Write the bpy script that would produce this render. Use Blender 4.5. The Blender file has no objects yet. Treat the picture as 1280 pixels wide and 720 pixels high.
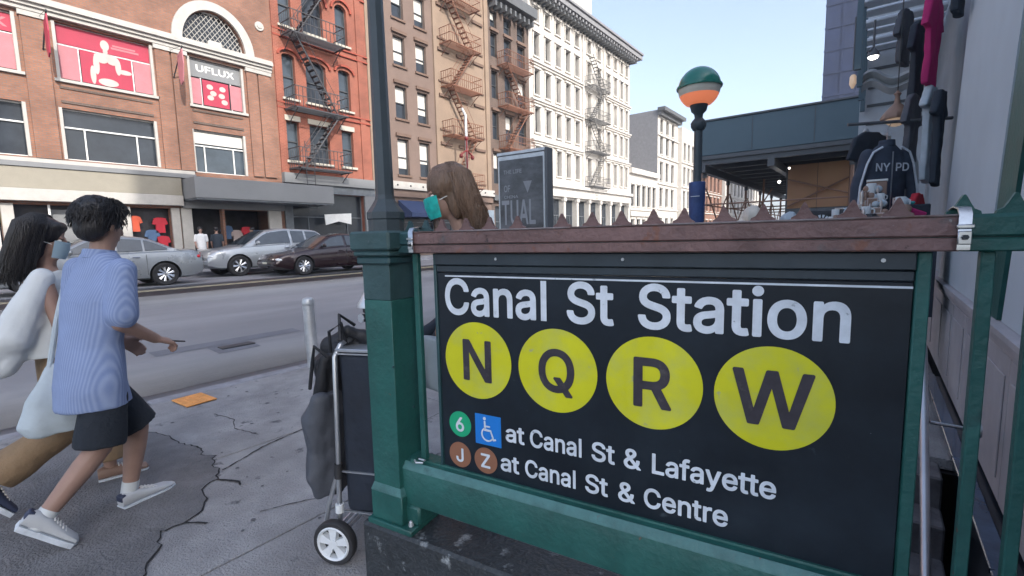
import bpy, math, random, json
from mathutils import Vector, Matrix, noise
random.seed(7)
R = math.radians
SC = bpy.context.scene
COL = SC.collection
GLYPHS = json.loads('''{"&":[448,[[155,-21,176,-23,204,-24,224,-22,244,-19,268,-12,288,-4,308,6,324,16,328,17,352,-12,360,-17,440,-17,449,-13,453,-9,455,-1,453,7,451,11,389,87,406,119,413,139,419,159,423,187,425,215,425,227,421,235,416,239,408,241,348,241,340,238,336,235,332,227,330,195,324,168,320,170,246,259,244,263,268,281,288,298,308,318,318,331,329,351,337,371,340,391,341,411,338,431,332,451,318,475,304,491,288,505,268,517,248,524,224,529,200,530,176,529,152,524,132,517,115,507,100,495,85,479,74,463,66,443,60,419,58,395,60,371,67,347,76,327,92,303,110,279,107,275,68,242,54,227,41,211,32,197,26,183,21,167,18,151,17,123,23,91,32,67,49,39,72,16,96,0,128,-14],[188,63,172,65,160,68,152,72,140,79,124,95,118,107,115,119,114,131,115,143,119,155,123,163,140,184,168,206,172,203,266,91,266,87,264,86,248,77,236,71,212,65],[184,335,167,359,158,375,154,395,155,407,157,415,160,423,167,431,180,440,188,442,200,444,220,441,232,434,238,427,242,419,245,403,242,387,235,375,224,363,188,335]]],"6":[453,[[190,-21,226,-24,258,-22,290,-14,319,-1,346,19,369,43,378,57,388,75,400,107,404,127,406,147,406,167,403,195,398,215,389,239,381,255,369,271,355,287,340,299,322,311,306,318,290,324,266,329,221,331,336,499,339,507,338,515,334,521,326,525,250,526,243,523,238,519,122,348,98,311,82,283,69,255,60,235,53,211,49,191,47,171,49,131,57,95,71,63,91,35,103,23,118,10,150,-8,170,-16],[210,66,194,71,178,81,166,91,155,107,147,123,143,143,142,163,145,183,150,199,158,214,169,227,182,237,194,243,210,247,226,248,246,246,262,241,274,234,286,224,296,211,304,195,308,179,310,155,308,135,304,119,296,103,286,90,274,80,259,71,246,67,226,65]]],"A":[480,[[6,-14,14,-17,86,-17,94,-14,98,-11,101,-6,145,122,150,125,330,125,334,120,379,-6,385,-14,394,-17,462,-17,470,-15,474,-13,478,-8,480,-2,479,6,292,514,287,522,282,525,274,526,198,526,190,522,186,517,0,6,-1,-2,0,-6],[182,216,179,218,206,294,238,394,272,294,299,218,294,216]]],"B":[456,[[50,-14,54,-16,62,-17,246,-17,282,-15,306,-12,342,-1,374,15,397,34,415,58,427,86,434,114,435,146,430,178,426,192,420,206,402,233,382,252,360,266,387,290,398,306,405,318,410,334,414,354,415,374,413,398,405,430,398,446,391,458,370,482,358,493,342,503,322,513,302,519,282,523,254,526,58,526,50,523,46,518,44,514,43,506,43,2,44,-6],[142,74,142,210,146,214,254,214,278,211,294,205,310,195,322,183,330,170,335,158,337,146,338,134,336,122,332,110,327,102,318,92,309,86,290,79,266,75],[142,302,142,434,238,435,266,433,282,428,294,422,302,416,310,406,315,394,318,382,319,366,317,354,313,342,306,331,298,323,290,317,270,307,250,303]]],"C":[510,[[225,-21,250,-23,274,-24,298,-22,318,-19,338,-14,362,-5,382,4,398,14,430,40,444,55,458,75,470,95,479,115,486,139,490,159,488,167,486,171,480,175,474,177,410,177,402,176,395,171,393,167,385,143,375,123,366,111,354,100,336,87,318,79,294,72,270,70,250,71,230,75,214,80,194,90,178,102,165,115,153,131,141,151,134,167,128,187,121,227,120,267,126,311,136,347,144,363,153,379,162,391,174,404,186,413,202,423,226,433,250,438,278,439,306,434,325,427,338,421,354,409,364,399,374,387,381,375,386,363,393,339,397,335,402,332,410,331,474,331,484,335,489,343,490,351,484,375,471,411,454,440,430,469,402,492,374,509,335,523,298,531,274,533,250,532,226,530,202,525,178,517,154,506,138,496,118,482,102,467,84,447,67,423,56,403,48,387,38,359,31,331,26,303,23,271,23,239,26,207,30,179,35,159,44,131,55,107,68,83,82,63,100,43,118,27,134,15,154,3,178,-8,202,-16]]],"D":[502,[[50,-14,54,-16,62,-17,234,-17,266,-14,298,-8,322,-1,346,9,381,30,410,56,434,87,448,110,460,138,467,162,474,190,478,222,479,254,478,286,474,318,468,346,459,374,448,398,435,422,421,442,406,459,394,470,372,486,350,499,322,511,294,519,258,524,226,526,58,526,50,523,46,518,44,514,43,506,43,2,44,-6],[142,74,142,434,242,434,270,430,298,420,310,414,326,403,346,382,355,370,363,354,375,318,381,278,381,230,375,190,363,154,350,132,330,111,310,96,286,85,266,79,238,75]]],"E":[419,[[50,-14,54,-16,62,-17,374,-17,382,-15,389,-10,392,-2,392,58,389,66,382,72,374,74,142,74,142,211,146,212,358,212,366,216,371,222,372,230,372,250,371,290,367,298,358,303,146,303,142,306,142,434,370,435,378,436,386,442,389,450,389,510,386,518,382,523,378,525,370,526,62,526,54,525,46,518,44,514,43,506,43,2,44,-6]]],"F":[410,[[50,-14,58,-17,126,-17,135,-14,141,-6,142,2,142,203,146,204,346,204,354,206,358,209,363,218,362,282,358,290,351,294,146,295,142,298,142,434,374,436,382,441,386,450,386,510,383,518,378,523,374,525,366,526,62,526,54,525,46,518,44,514,43,506,43,2,44,-6]]],"G":[520,[[226,-21,270,-24,294,-23,318,-19,342,-14,362,-7,386,5,403,15,422,30,438,45,453,63,464,79,472,95,481,115,488,139,493,163,495,187,495,255,493,263,486,271,478,273,282,273,276,271,270,267,266,259,266,199,268,191,271,187,277,183,282,182,394,182,397,179,393,159,385,139,374,119,358,101,346,92,334,85,306,74,290,71,270,70,238,73,222,77,206,83,194,90,182,98,161,119,143,147,130,179,122,219,120,243,120,267,126,311,136,347,144,363,153,379,173,403,198,421,226,433,250,438,274,439,302,434,318,429,331,423,346,413,358,402,368,391,378,375,394,339,402,333,410,332,474,332,484,335,490,343,491,351,488,367,481,387,473,407,454,439,431,467,402,491,370,510,335,523,298,531,274,533,250,533,222,529,198,524,174,516,154,506,138,497,118,483,98,464,82,446,66,423,55,403,48,387,38,359,30,331,26,303,23,271,23,239,26,207,30,179,37,151,44,131,54,107,68,83,82,63,99,43,118,26,138,12,161,-1,178,-8,202,-16]]],"H":[517,[[50,-14,58,-17,126,-17,135,-14,141,-6,142,2,142,214,146,215,374,215,375,2,376,-6,382,-14,390,-17,458,-17,466,-14,471,-10,473,-6,474,2,474,506,473,514,467,522,458,526,390,526,381,522,376,514,374,306,142,306,141,514,135,522,126,526,58,526,50,523,46,519,44,514,43,506,43,2,44,-6]]],"I":[300,[[21,-14,25,-16,33,-17,269,-17,279,-14,285,-6,286,58,285,62,281,69,277,72,269,74,201,74,200,78,200,434,269,435,277,437,281,440,286,450,286,510,283,518,277,524,269,526,29,526,20,522,15,514,14,450,17,442,21,438,29,435,97,435,100,434,101,430,101,78,100,74,97,74,29,74,21,71,17,67,14,58,14,-2,17,-10]]],"J":[396,[[147,-21,183,-24,211,-22,239,-17,263,-8,287,5,312,27,330,51,342,75,348,99,351,115,353,147,353,507,351,517,347,522,343,524,335,526,271,526,263,524,259,520,255,511,255,139,253,123,250,111,245,99,237,87,223,76,203,69,179,67,167,69,155,72,147,76,137,83,130,91,123,103,118,115,116,131,115,175,112,183,107,187,99,190,31,190,23,187,17,179,16,171,16,131,20,103,27,75,39,51,55,29,65,19,83,5,95,-3,115,-12]]],"K":[467,[[50,-14,58,-17,126,-17,134,-14,139,-10,141,-6,142,2,142,158,144,162,194,216,198,215,362,-14,370,-17,450,-17,458,-14,463,-10,465,-6,466,2,463,10,265,286,461,498,464,502,465,510,462,518,458,523,454,525,446,526,362,526,354,523,183,338,142,292,141,514,135,522,126,526,58,526,50,523,46,519,44,514,43,506,43,2,44,-6]]],"L":[393,[[50,-14,54,-16,62,-17,362,-17,370,-14,374,-11,378,-2,378,58,374,68,366,73,142,74,142,510,138,520,134,523,126,526,58,526,49,522,46,518,43,510,43,2,44,-6]]],"M":[628,[[50,-14,58,-17,122,-17,132,-14,138,-6,139,2,139,306,140,314,142,318,155,282,272,-10,278,-15,286,-17,342,-17,352,-14,358,-6,486,324,487,2,488,-6,494,-14,502,-17,570,-17,578,-14,584,-6,585,2,585,506,584,514,579,522,570,526,474,526,466,523,462,518,337,194,314,132,297,182,166,518,162,523,154,526,58,526,49,522,46,518,43,510,43,2,44,-6]]],"N":[523,[[50,-14,58,-17,126,-17,135,-14,141,-6,142,2,142,294,141,350,142,357,187,282,374,-11,378,-14,386,-17,462,-17,470,-15,477,-10,479,-6,480,2,480,506,479,514,474,522,470,524,462,526,398,526,389,522,383,514,382,166,382,162,378,159,150,518,142,525,134,526,58,526,50,523,46,519,44,514,43,506,43,2,44,-6]]],"O":[533,[[225,-21,254,-24,278,-24,298,-22,322,-18,346,-11,370,-2,394,11,411,23,426,35,442,52,458,72,473,95,481,111,491,135,499,163,505,191,509,223,510,255,509,287,505,315,499,347,491,371,480,399,471,415,458,435,442,456,423,475,402,492,382,505,358,516,334,524,306,530,282,533,254,533,226,530,210,527,186,520,165,511,142,499,126,488,110,475,91,455,76,435,61,411,48,387,39,363,32,335,28,315,24,287,23,255,24,223,28,191,34,162,43,135,49,119,62,94,77,71,93,51,110,34,130,18,150,5,174,-6,198,-15],[250,71,222,77,206,83,192,91,168,111,149,135,135,163,125,199,120,239,121,279,127,319,138,351,154,379,174,403,194,419,222,432,250,438,282,438,298,436,313,431,339,419,364,399,383,375,399,343,408,311,413,267,412,227,406,187,396,159,382,131,362,108,350,97,338,89,326,83,310,77,282,71]]],"P":[445,[[50,-14,58,-17,126,-17,135,-14,141,-6,142,2,142,167,146,169,258,170,290,174,314,181,342,193,366,210,386,230,403,254,415,282,424,318,426,338,426,358,421,394,409,430,394,455,382,470,370,481,342,501,322,511,302,518,282,522,258,525,58,526,50,523,46,518,44,514,43,506,43,2,44,-6],[142,262,142,434,234,435,258,433,274,430,286,425,298,418,306,410,318,394,323,382,326,362,327,342,325,322,320,306,314,294,302,281,294,274,282,268,270,263,254,260,234,259,146,259]]],"Q":[533,[[391,-62,398,-65,402,-65,470,-65,478,-62,482,-57,485,-50,484,-42,482,-38,428,34,429,38,442,52,458,72,479,106,495,146,505,190,510,238,509,286,502,334,490,374,480,398,472,414,458,436,442,456,424,474,406,489,390,500,370,511,346,520,330,525,306,530,282,533,254,533,229,530,210,527,186,520,162,510,141,498,119,482,101,466,84,446,70,426,56,402,43,374,34,346,28,318,24,286,23,254,24,222,28,190,34,162,43,134,62,94,86,59,101,42,118,27,150,5,174,-6,198,-15,226,-21,250,-23,282,-24,306,-21,330,-16,350,-10,354,-13],[258,70,242,72,226,76,198,88,186,95,174,105,154,128,139,154,128,186,122,222,120,266,124,302,133,338,146,366,165,394,187,414,198,421,214,429,242,437,274,439,290,437,306,434,334,422,358,405,378,382,388,366,396,350,406,322,411,286,413,242,409,206,401,170,388,142,370,116,366,117,326,170,318,175,246,176,238,175,232,170,228,162,229,154,230,150,288,74,286,72,282,71]]],"R":[449,[[50,-14,58,-17,126,-17,135,-14,141,-6,142,2,142,178,146,181,234,181,238,178,337,-6,343,-14,350,-17,354,-17,430,-17,438,-14,442,-9,445,-2,444,6,339,198,342,202,362,215,378,228,390,241,400,254,410,273,418,294,423,314,426,342,425,370,423,390,417,414,409,434,397,454,385,470,366,488,346,501,330,509,306,517,282,522,258,525,58,526,50,523,46,518,44,514,43,506,43,2,44,-6],[142,274,142,434,234,435,262,433,278,429,290,425,302,417,313,406,320,394,325,378,328,362,328,342,325,326,320,310,314,301,303,290,294,284,282,279,254,273,146,272]]],"S":[447,[[178,-23,224,-26,268,-23,292,-18,308,-13,344,3,372,22,384,33,396,48,413,77,419,93,423,113,425,129,424,153,422,173,417,189,410,205,402,217,389,233,376,246,348,265,316,281,280,292,216,310,172,325,160,332,148,341,140,349,135,357,132,373,134,389,140,404,151,417,164,427,180,435,200,440,220,442,240,441,260,438,276,432,295,421,304,413,310,405,317,393,322,369,326,365,332,362,404,361,412,365,416,369,418,377,417,389,415,405,410,421,397,449,380,472,357,493,332,509,304,521,268,530,228,533,204,532,184,530,148,520,112,504,84,483,72,471,61,457,51,441,44,425,37,397,35,381,35,361,41,329,48,312,56,298,66,285,80,272,108,252,144,235,176,224,260,200,292,188,304,181,316,171,324,161,327,153,329,137,326,121,320,109,308,93,292,82,276,74,252,68,228,66,204,67,184,71,164,78,148,88,138,97,131,105,124,121,119,145,116,149,109,153,36,154,28,151,24,147,21,137,22,125,26,105,30,89,37,73,46,57,64,33,86,13,112,-2,140,-14]]],"T":[449,[[183,-14,190,-17,194,-17,258,-17,266,-14,270,-11,274,-2,274,434,418,435,426,438,431,442,434,450,434,510,430,520,422,525,30,526,21,522,16,514,15,450,18,442,26,436,34,435,175,434,176,2,177,-6]]],"U":[517,[[215,-22,258,-25,294,-23,330,-16,362,-4,394,14,422,38,442,63,457,90,465,110,470,130,473,150,474,174,474,510,470,520,462,525,390,526,382,522,377,514,376,178,375,162,372,146,366,130,358,115,348,102,334,90,322,82,306,76,286,71,266,69,242,70,222,73,206,78,190,86,174,98,163,110,153,126,145,146,142,162,141,178,141,506,140,514,138,518,134,523,126,526,58,526,49,522,44,514,43,170,46,138,52,110,62,86,76,62,94,40,113,22,135,6,158,-6,186,-15]]],"V":[480,[[194,-14,202,-17,278,-17,288,-14,294,-6,479,502,480,510,479,514,474,522,470,524,462,526,394,526,386,523,381,518,267,190,242,116,238,120,210,206,98,518,94,523,86,526,30,526,10,525,2,518,-1,510,0,502,188,-6]]],"W":[686,[[145,-14,154,-17,230,-17,238,-15,244,-10,247,-2,281,122,342,350,346,339,438,-2,441,-10,446,-14,454,-17,530,-17,538,-15,542,-12,547,-2,686,502,687,510,686,514,682,521,678,524,670,526,602,526,594,523,589,518,586,510,496,158,494,151,490,151,478,202,394,518,390,523,382,526,306,526,296,522,290,514,194,148,190,157,99,510,96,518,90,524,82,526,14,526,5,522,0,514,-1,510,0,502,138,-3,141,-10]]],"X":[474,[[8,-14,12,-16,20,-17,92,-17,101,-14,122,14,195,118,236,182,240,178,279,118,372,-14,380,-17,456,-17,464,-15,470,-10,472,-6,473,2,470,10,296,262,460,500,463,510,460,518,457,522,448,526,388,526,372,526,363,522,301,434,240,342,236,340,210,382,132,498,114,522,104,526,28,526,20,523,16,520,12,510,13,502,16,498,178,262,178,258,4,10,1,2,1,-2,4,-10]]],"Y":[472,[[193,-14,202,-17,270,-17,278,-14,284,-6,285,2,285,202,470,501,472,506,471,514,466,522,462,524,454,526,382,526,374,525,370,522,266,354,238,305,234,305,177,402,102,522,98,524,90,526,14,526,6,523,2,518,-1,510,-1,506,2,499,186,202,186,-2,189,-10]]],"Z":[438,[[32,-14,42,-17,398,-17,406,-15,413,-10,416,-2,416,58,414,65,410,70,402,74,151,74,182,118,412,454,414,462,414,510,411,518,406,523,402,525,394,526,42,526,34,525,26,518,23,510,23,450,26,442,34,436,42,435,287,434,27,54,25,46,25,-2,28,-10]]],"a":[389,[[126,-23,160,-26,180,-25,196,-22,212,-18,228,-12,244,-3,256,5,258,5,260,1,261,-7,264,-11,269,-15,276,-17,340,-17,348,-13,353,-7,354,1,354,249,353,269,350,293,341,321,329,341,320,353,308,365,292,376,276,385,260,391,224,399,188,401,168,400,148,396,112,386,84,371,58,349,39,325,25,297,24,293,25,285,28,280,32,277,100,257,108,259,112,262,127,285,140,298,160,308,176,312,204,314,216,312,228,309,236,305,246,297,252,289,255,281,258,269,259,257,259,253,256,249,240,245,140,231,116,226,92,219,65,205,48,193,32,175,22,157,15,129,13,97,18,69,24,53,30,41,48,17,68,0,92,-13],[148,65,136,68,124,74,116,81,112,89,109,101,110,113,114,125,120,132,136,142,160,148,216,156,256,164,259,161,259,133,255,117,246,97,235,85,216,72,196,65,172,62]]],"e":[404,[[172,-22,212,-25,244,-23,276,-16,304,-5,332,13,353,34,364,49,372,62,379,78,382,90,380,99,372,106,324,118,304,122,296,119,292,115,284,99,278,90,268,80,260,74,244,68,232,65,216,63,200,64,176,68,156,78,138,94,125,114,117,138,115,150,116,152,372,152,380,155,387,162,388,170,387,214,382,254,372,290,356,322,336,348,324,359,308,371,292,381,276,388,260,394,240,398,204,401,184,400,164,397,132,387,114,378,96,367,81,354,68,341,56,326,47,310,38,294,30,274,21,234,18,210,17,186,18,162,21,138,25,118,32,98,49,62,69,34,84,19,100,7,116,-3,136,-12,156,-18],[116,238,119,250,126,266,134,278,145,290,156,299,169,306,184,311,200,313,216,313,232,310,244,305,256,298,268,286,276,274,282,262,289,242,288,238]]],"f":[254,[[71,-14,80,-17,144,-17,152,-14,158,-6,159,2,159,306,160,309,164,310,232,311,240,315,244,322,245,326,245,378,243,386,241,390,236,394,228,396,160,397,159,398,160,430,161,438,165,446,169,450,176,454,188,457,200,457,228,451,236,454,241,458,252,491,260,522,257,530,253,534,240,540,208,546,172,546,140,539,128,535,116,528,103,518,91,506,81,494,73,478,67,462,65,446,64,398,60,396,4,396,-1,394,-7,390,-11,382,-11,326,-9,318,-5,314,4,310,60,310,64,306,64,-2,67,-10]]],"i":[167,[[43,-14,51,-17,115,-17,123,-14,127,-11,131,-2,131,378,129,386,127,390,121,394,115,396,51,396,46,394,40,390,36,382,36,2,37,-6],[78,426,99,428,111,432,119,437,129,446,135,454,139,462,142,474,143,486,141,498,136,510,131,518,124,526,115,532,103,538,91,541,79,541,67,539,56,534,47,529,37,518,31,511,27,502,24,490,25,470,30,458,35,450,47,438,55,433,67,428]]],"l":[189,[[107,-16,139,-19,159,-18,177,-16,191,-11,197,-4,198,4,187,56,183,65,179,68,171,71,151,69,139,70,134,72,132,80,131,100,131,512,127,520,121,524,115,526,51,526,46,524,40,520,38,516,36,508,37,68,39,52,44,36,51,22,58,12,67,3,79,-5,95,-13]]],"n":[410,[[43,-14,51,-17,115,-17,124,-14,130,-6,131,2,131,230,135,258,143,278,151,288,159,296,171,303,183,308,207,312,231,310,243,306,251,301,259,294,267,284,272,274,276,262,279,234,279,2,280,-6,286,-14,295,-17,359,-17,367,-14,371,-10,373,-6,374,2,374,242,371,278,365,306,353,334,335,358,323,370,311,379,295,388,275,395,259,398,235,401,203,399,175,393,151,382,131,367,129,370,129,382,127,386,123,392,115,396,51,396,43,393,39,389,36,378,36,2,37,-6]]],"o":[415,[[170,-22,208,-25,228,-24,248,-21,268,-16,284,-11,300,-3,316,7,332,20,346,34,366,62,383,98,390,118,394,138,397,162,398,186,397,210,394,234,386,270,378,290,368,310,358,326,346,342,332,356,316,369,300,379,284,387,268,392,248,397,228,400,208,401,173,398,156,395,136,388,108,374,91,362,76,349,63,334,52,318,41,298,33,282,23,246,19,222,17,198,17,174,19,150,23,130,29,106,37,86,45,70,57,50,70,34,84,20,100,7,116,-3,132,-11,152,-18],[184,66,168,71,152,82,137,98,126,118,118,142,114,166,113,194,116,222,122,246,130,266,141,282,156,297,172,306,188,311,208,313,224,312,244,306,260,296,274,282,287,262,295,238,301,210,302,182,299,154,294,130,285,110,272,91,258,78,244,70,224,64,204,63]]],"r":[259,[[43,-14,51,-17,115,-17,124,-14,130,-6,131,2,131,238,134,258,140,274,147,284,159,295,171,302,187,307,203,309,219,308,243,305,251,307,255,310,258,314,260,322,260,386,256,394,251,399,243,401,215,402,199,401,183,399,155,389,143,381,131,372,129,374,127,387,123,392,115,396,51,396,43,393,38,386,36,378,36,2,37,-6]]],"t":[227,[[134,-18,168,-21,200,-19,220,-13,225,-10,230,-2,229,6,218,58,214,66,204,71,172,67,160,68,152,70,148,73,146,78,143,94,143,306,144,309,148,310,204,310,212,312,216,315,220,322,221,326,221,382,216,391,208,395,144,397,143,398,143,474,140,480,136,485,128,488,64,488,58,486,52,482,48,474,48,398,44,396,4,396,-4,393,-9,386,-11,378,-11,326,-8,317,0,311,44,310,48,306,48,86,51,62,57,42,68,22,79,10,88,2,108,-10]]],"y":[389,[[56,-159,79,-162,103,-162,123,-159,143,-153,163,-142,179,-129,191,-116,203,-99,220,-63,387,373,388,381,387,385,383,391,379,394,371,396,303,396,296,393,291,389,215,181,195,122,97,389,93,393,87,396,19,396,11,395,3,389,0,381,1,373,144,-3,128,-47,121,-59,113,-67,103,-72,95,-73,59,-69,51,-72,46,-79,31,-135,30,-143,35,-151,39,-154]]]}''')

# ---------------------------------------------------------------- materials
def mat(name, rgb, rough=.6, metal=0., var=.12, scale=3., bump=0., bscale=40., rgb2=None, mask=None,
        spec=None, coat=0., trans=0., emit=0., stretch=(1, 1, 1), detail=5, chip=None):
    m = bpy.data.materials.new(name); m.use_nodes = True
    nt = m.node_tree; N = nt.nodes; L = nt.links
    b = N['Principled BSDF']
    b.inputs['Roughness'].default_value = rough
    b.inputs['Metallic'].default_value = metal
    if spec is not None: b.inputs['Specular IOR Level'].default_value = spec
    if coat: b.inputs['Coat Weight'].default_value = coat; b.inputs['Coat Roughness'].default_value = .06
    if trans: b.inputs['Transmission Weight'].default_value = trans
    c = (*rgb, 1)
    tc = N.new('ShaderNodeTexCoord'); mp = N.new('ShaderNodeMapping'); mp.inputs['Scale'].default_value = stretch
    L.new(tc.outputs['Object'], mp.inputs['Vector'])
    nz = N.new('ShaderNodeTexNoise'); nz.inputs['Scale'].default_value = scale; nz.inputs['Detail'].default_value = detail
    nz.inputs['Roughness'].default_value = .62
    L.new(mp.outputs['Vector'], nz.inputs['Vector'])
    mr = N.new('ShaderNodeMapRange'); mr.inputs['From Min'].default_value = .3; mr.inputs['From Max'].default_value = .7
    mr.inputs['To Min'].default_value = 1 - var; mr.inputs['To Max'].default_value = 1 + var
    L.new(nz.outputs['Fac'], mr.inputs['Value'])
    vm = N.new('ShaderNodeVectorMath'); vm.operation = 'SCALE'
    L.new(mr.outputs['Result'], vm.inputs['Scale'])
    if rgb2:
        mx = N.new('ShaderNodeMix'); mx.data_type = 'RGBA'
        mx.inputs['A'].default_value = c; mx.inputs['B'].default_value = (*rgb2, 1)
        n2 = N.new('ShaderNodeTexNoise'); n2.inputs['Scale'].default_value = (mask or (2, .5, .1))[0]; n2.inputs['Detail'].default_value = 7
        n2.inputs['Roughness'].default_value = .65
        L.new(mp.outputs['Vector'], n2.inputs['Vector'])
        r2 = N.new('ShaderNodeMapRange'); t, w_ = (mask or (2, .5, .1))[1:]
        r2.inputs['From Min'].default_value = t - w_; r2.inputs['From Max'].default_value = t + w_
        L.new(n2.outputs['Fac'], r2.inputs['Value']); L.new(r2.outputs['Result'], mx.inputs['Factor'])
        L.new(mx.outputs['Result'], vm.inputs[0])
    else:
        vm.inputs[0].default_value = rgb
    last = vm.outputs['Vector']
    for rgbc, sc_, th_, sf_ in (chip or ()):
        n3 = N.new('ShaderNodeTexNoise'); n3.inputs['Scale'].default_value = sc_; n3.inputs['Detail'].default_value = 6; n3.inputs['Roughness'].default_value = .6
        L.new(tc.outputs['Object'], n3.inputs['Vector'])
        r3 = N.new('ShaderNodeMapRange'); r3.inputs['From Min'].default_value = th_; r3.inputs['From Max'].default_value = th_ + sf_
        m3 = N.new('ShaderNodeMix'); m3.data_type = 'RGBA'; m3.inputs['B'].default_value = (*rgbc, 1)
        L.new(n3.outputs['Fac'], r3.inputs['Value']); L.new(r3.outputs['Result'], m3.inputs['Factor']); L.new(last, m3.inputs['A']); last = m3.outputs['Result']
    L.new(last, b.inputs['Base Color'])
    # roughness breakup
    rr = N.new('ShaderNodeMapRange'); rr.inputs['To Min'].default_value = max(0, rough - .08); rr.inputs['To Max'].default_value = min(1, rough + .1)
    L.new(nz.outputs['Fac'], rr.inputs['Value']); L.new(rr.outputs['Result'], b.inputs['Roughness'])
    if bump:
        bn = N.new('ShaderNodeTexNoise'); bn.inputs['Scale'].default_value = bscale; bn.inputs['Detail'].default_value = 4
        L.new(mp.outputs['Vector'], bn.inputs['Vector'])
        bp = N.new('ShaderNodeBump'); bp.inputs['Strength'].default_value = min(1, bump); bp.inputs['Distance'].default_value = .02
        L.new(bn.outputs['Fac'], bp.inputs['Height']); L.new(bp.outputs['Normal'], b.inputs['Normal'])
    if emit:
        b.inputs['Emission Color'].default_value = c; b.inputs['Emission Strength'].default_value = emit
    return m

def brick_mat(name, c1, c2, mortar, bw=.2, bh=.068, var=.3):
    m = mat(name, c1, .85, var=var, scale=.7)
    nt = m.node_tree; N = nt.nodes; L = nt.links
    tc = N.new('ShaderNodeTexCoord'); sx = N.new('ShaderNodeSeparateXYZ'); cx = N.new('ShaderNodeCombineXYZ')
    ad = N.new('ShaderNodeMath'); ad.operation = 'ADD'
    L.new(tc.outputs['Object'], sx.inputs[0]); L.new(sx.outputs['X'], ad.inputs[0]); L.new(sx.outputs['Y'], ad.inputs[1])
    L.new(ad.outputs[0], cx.inputs['X']); L.new(sx.outputs['Z'], cx.inputs['Y'])
    bt = N.new('ShaderNodeTexBrick'); bt.inputs['Scale'].default_value = 1
    bt.inputs['Brick Width'].default_value = bw; bt.inputs['Row Height'].default_value = bh; bt.inputs['Mortar Size'].default_value = .012
    bt.inputs['Color1'].default_value = (*c1, 1); bt.inputs['Color2'].default_value = (*c2, 1); bt.inputs['Mortar'].default_value = (*mortar, 1)
    L.new(cx.outputs[0], bt.inputs['Vector'])
    vm = [n for n in N if n.type == 'VECT_MATH'][0]
    L.new(bt.outputs['Color'], vm.inputs[0])
    return m

M = {}
def mk(k, *a, **kw): M[k] = mat(k, *a, **kw)
mk('green_paint', (.015, .092, .080), .46, var=.28, scale=5, bump=.22, bscale=45, rgb2=(.026, .112, .10), mask=(3.5, .6, .1), chip=(((.10, .06, .045), 22, .70, .02), ((.10, .17, .16), 60, .70, .03), ((.016, .045, .045), 7, .62, .12)))
mk('green_highlight', (.06, .165, .16), .45, var=.3, scale=9, bump=.2, bscale=40, chip=(((.12, .08, .07), 30, .67, .03), ((.03, .08, .08), 9, .6, .1)))  # brighter green paints the highlight on the bevels; chips are wear
mk('green_dark', (.022, .062, .07), .4, var=.2, scale=5, bump=.1)
mk('post_paint', (.042, .058, .068), .45, var=.2, scale=4, bump=.1)
mk('rust_paint', (.165, .098, .092), .62, var=.3, scale=6, bump=.4, bscale=50, rgb2=(.045, .085, .095), mask=(4, .62, .05), chip=(((.19, .085, .06), 14, .62, .06), ((.05, .03, .03), 20, .66, .04), ((.24, .22, .22), 55, .70, .02)))
mk('rust_edge', (.2, .17, .17), .5, var=.3, scale=14, rgb2=(.09, .045, .035), mask=(6, .55, .1))
mk('sign_black', (.009, .014, .021), .34, var=.3, scale=3, rgb2=(.017, .026, .036), mask=(4.5, .6, .2), spec=.35, chip=(((.05, .065, .08), 11, .66, .08), ((.3, .32, .34), 45, .735, .01)))
mk('sign_white', (.62, .67, .73), .45, var=.16, scale=16, chip=(((.3, .34, .38), 35, .64, .05),))
mk('sign_yellow', (.60, .59, .012), .4, var=.1, scale=4, rgb2=(.50, .52, .09), mask=(7, .58, .12), chip=(((.42, .43, .16), 28, .64, .05), ((.2, .18, .08), 60, .71, .02)))
mk('sign_letter', (.035, .03, .04), .5, var=.3, scale=20, rgb2=(.09, .08, .08), mask=(18, .64, .08))
mk('bullet_green', (.01, .36, .17), .4); mk('bullet_brown', (.27, .12, .07), .4); mk('icon_blue', (.01, .19, .62), .4)
mk('steel', (.5, .52, .55), .28, 1., var=.2, scale=20)
mk('granite_dark', (.035, .04, .045), .45, var=.35, scale=25, bump=.5, bscale=60, rgb2=(.3, .32, .33), mask=(7, .61, .03))
mk('concrete', (.325, .32, .322), .9, var=.22, scale=1.6, bump=.8, bscale=85, rgb2=(.25, .246, .25), mask=(2.3, .53, .12), chip=(((.11, .11, .12), 5, .63, .06), ((.05, .05, .055), 26, .715, .012), ((.36, .36, .38), 70, .69, .02), ((.13, .13, .145), 120, .62, .04)))
mk('asphalt_patch', (.165, .163, .168), .93, var=.25, scale=4, bump=1., bscale=75, rgb2=(.3, .3, .32), mask=(95, .67, .03))
mk('crack', (.018, .018, .02), .95, bump=.6)
mk('kerb_stone', (.26, .262, .285), .8, var=.3, scale=4, bump=.3)
mk('road', (.26, .258, .268), .82, var=.14, scale=.55, bump=.35, bscale=60, rgb2=(.205, .205, .215), mask=(.35, .52, .08), stretch=(1, .22, 1))
mk('road_repair', (.15, .155, .175), .85, bump=.4)
mk('lane_yellow', (.62, .55, .36), .7, var=.3, scale=6); mk('lane_white', (.55, .56, .58), .7, var=.35, scale=5)
mk('orange_plate', (.78, .33, .09), .6, var=.2, scale=12, bump=.3, bscale=50)
mk('awning_navy', (.03, .05, .12), .7); mk('fe_grey', (.11, .11, .11), .6); mk('jacket_navy', (.04, .055, .085), .75, var=.25, scale=8, bump=.3, bscale=14); mk('gum', (.10, .10, .11), .8); mk('galv', (.5, .52, .54), .42, .6, var=.2, scale=8, bump=.1)
mk('hydrant_black', (.02, .02, .022), .5); mk('silver_paint', (.6, .63, .66), .35, .5)
M['brick_brown'] = brick_mat('brick_brown', (.285, .125, .074), (.22, .095, .056), (.17, .125, .105))
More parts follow.
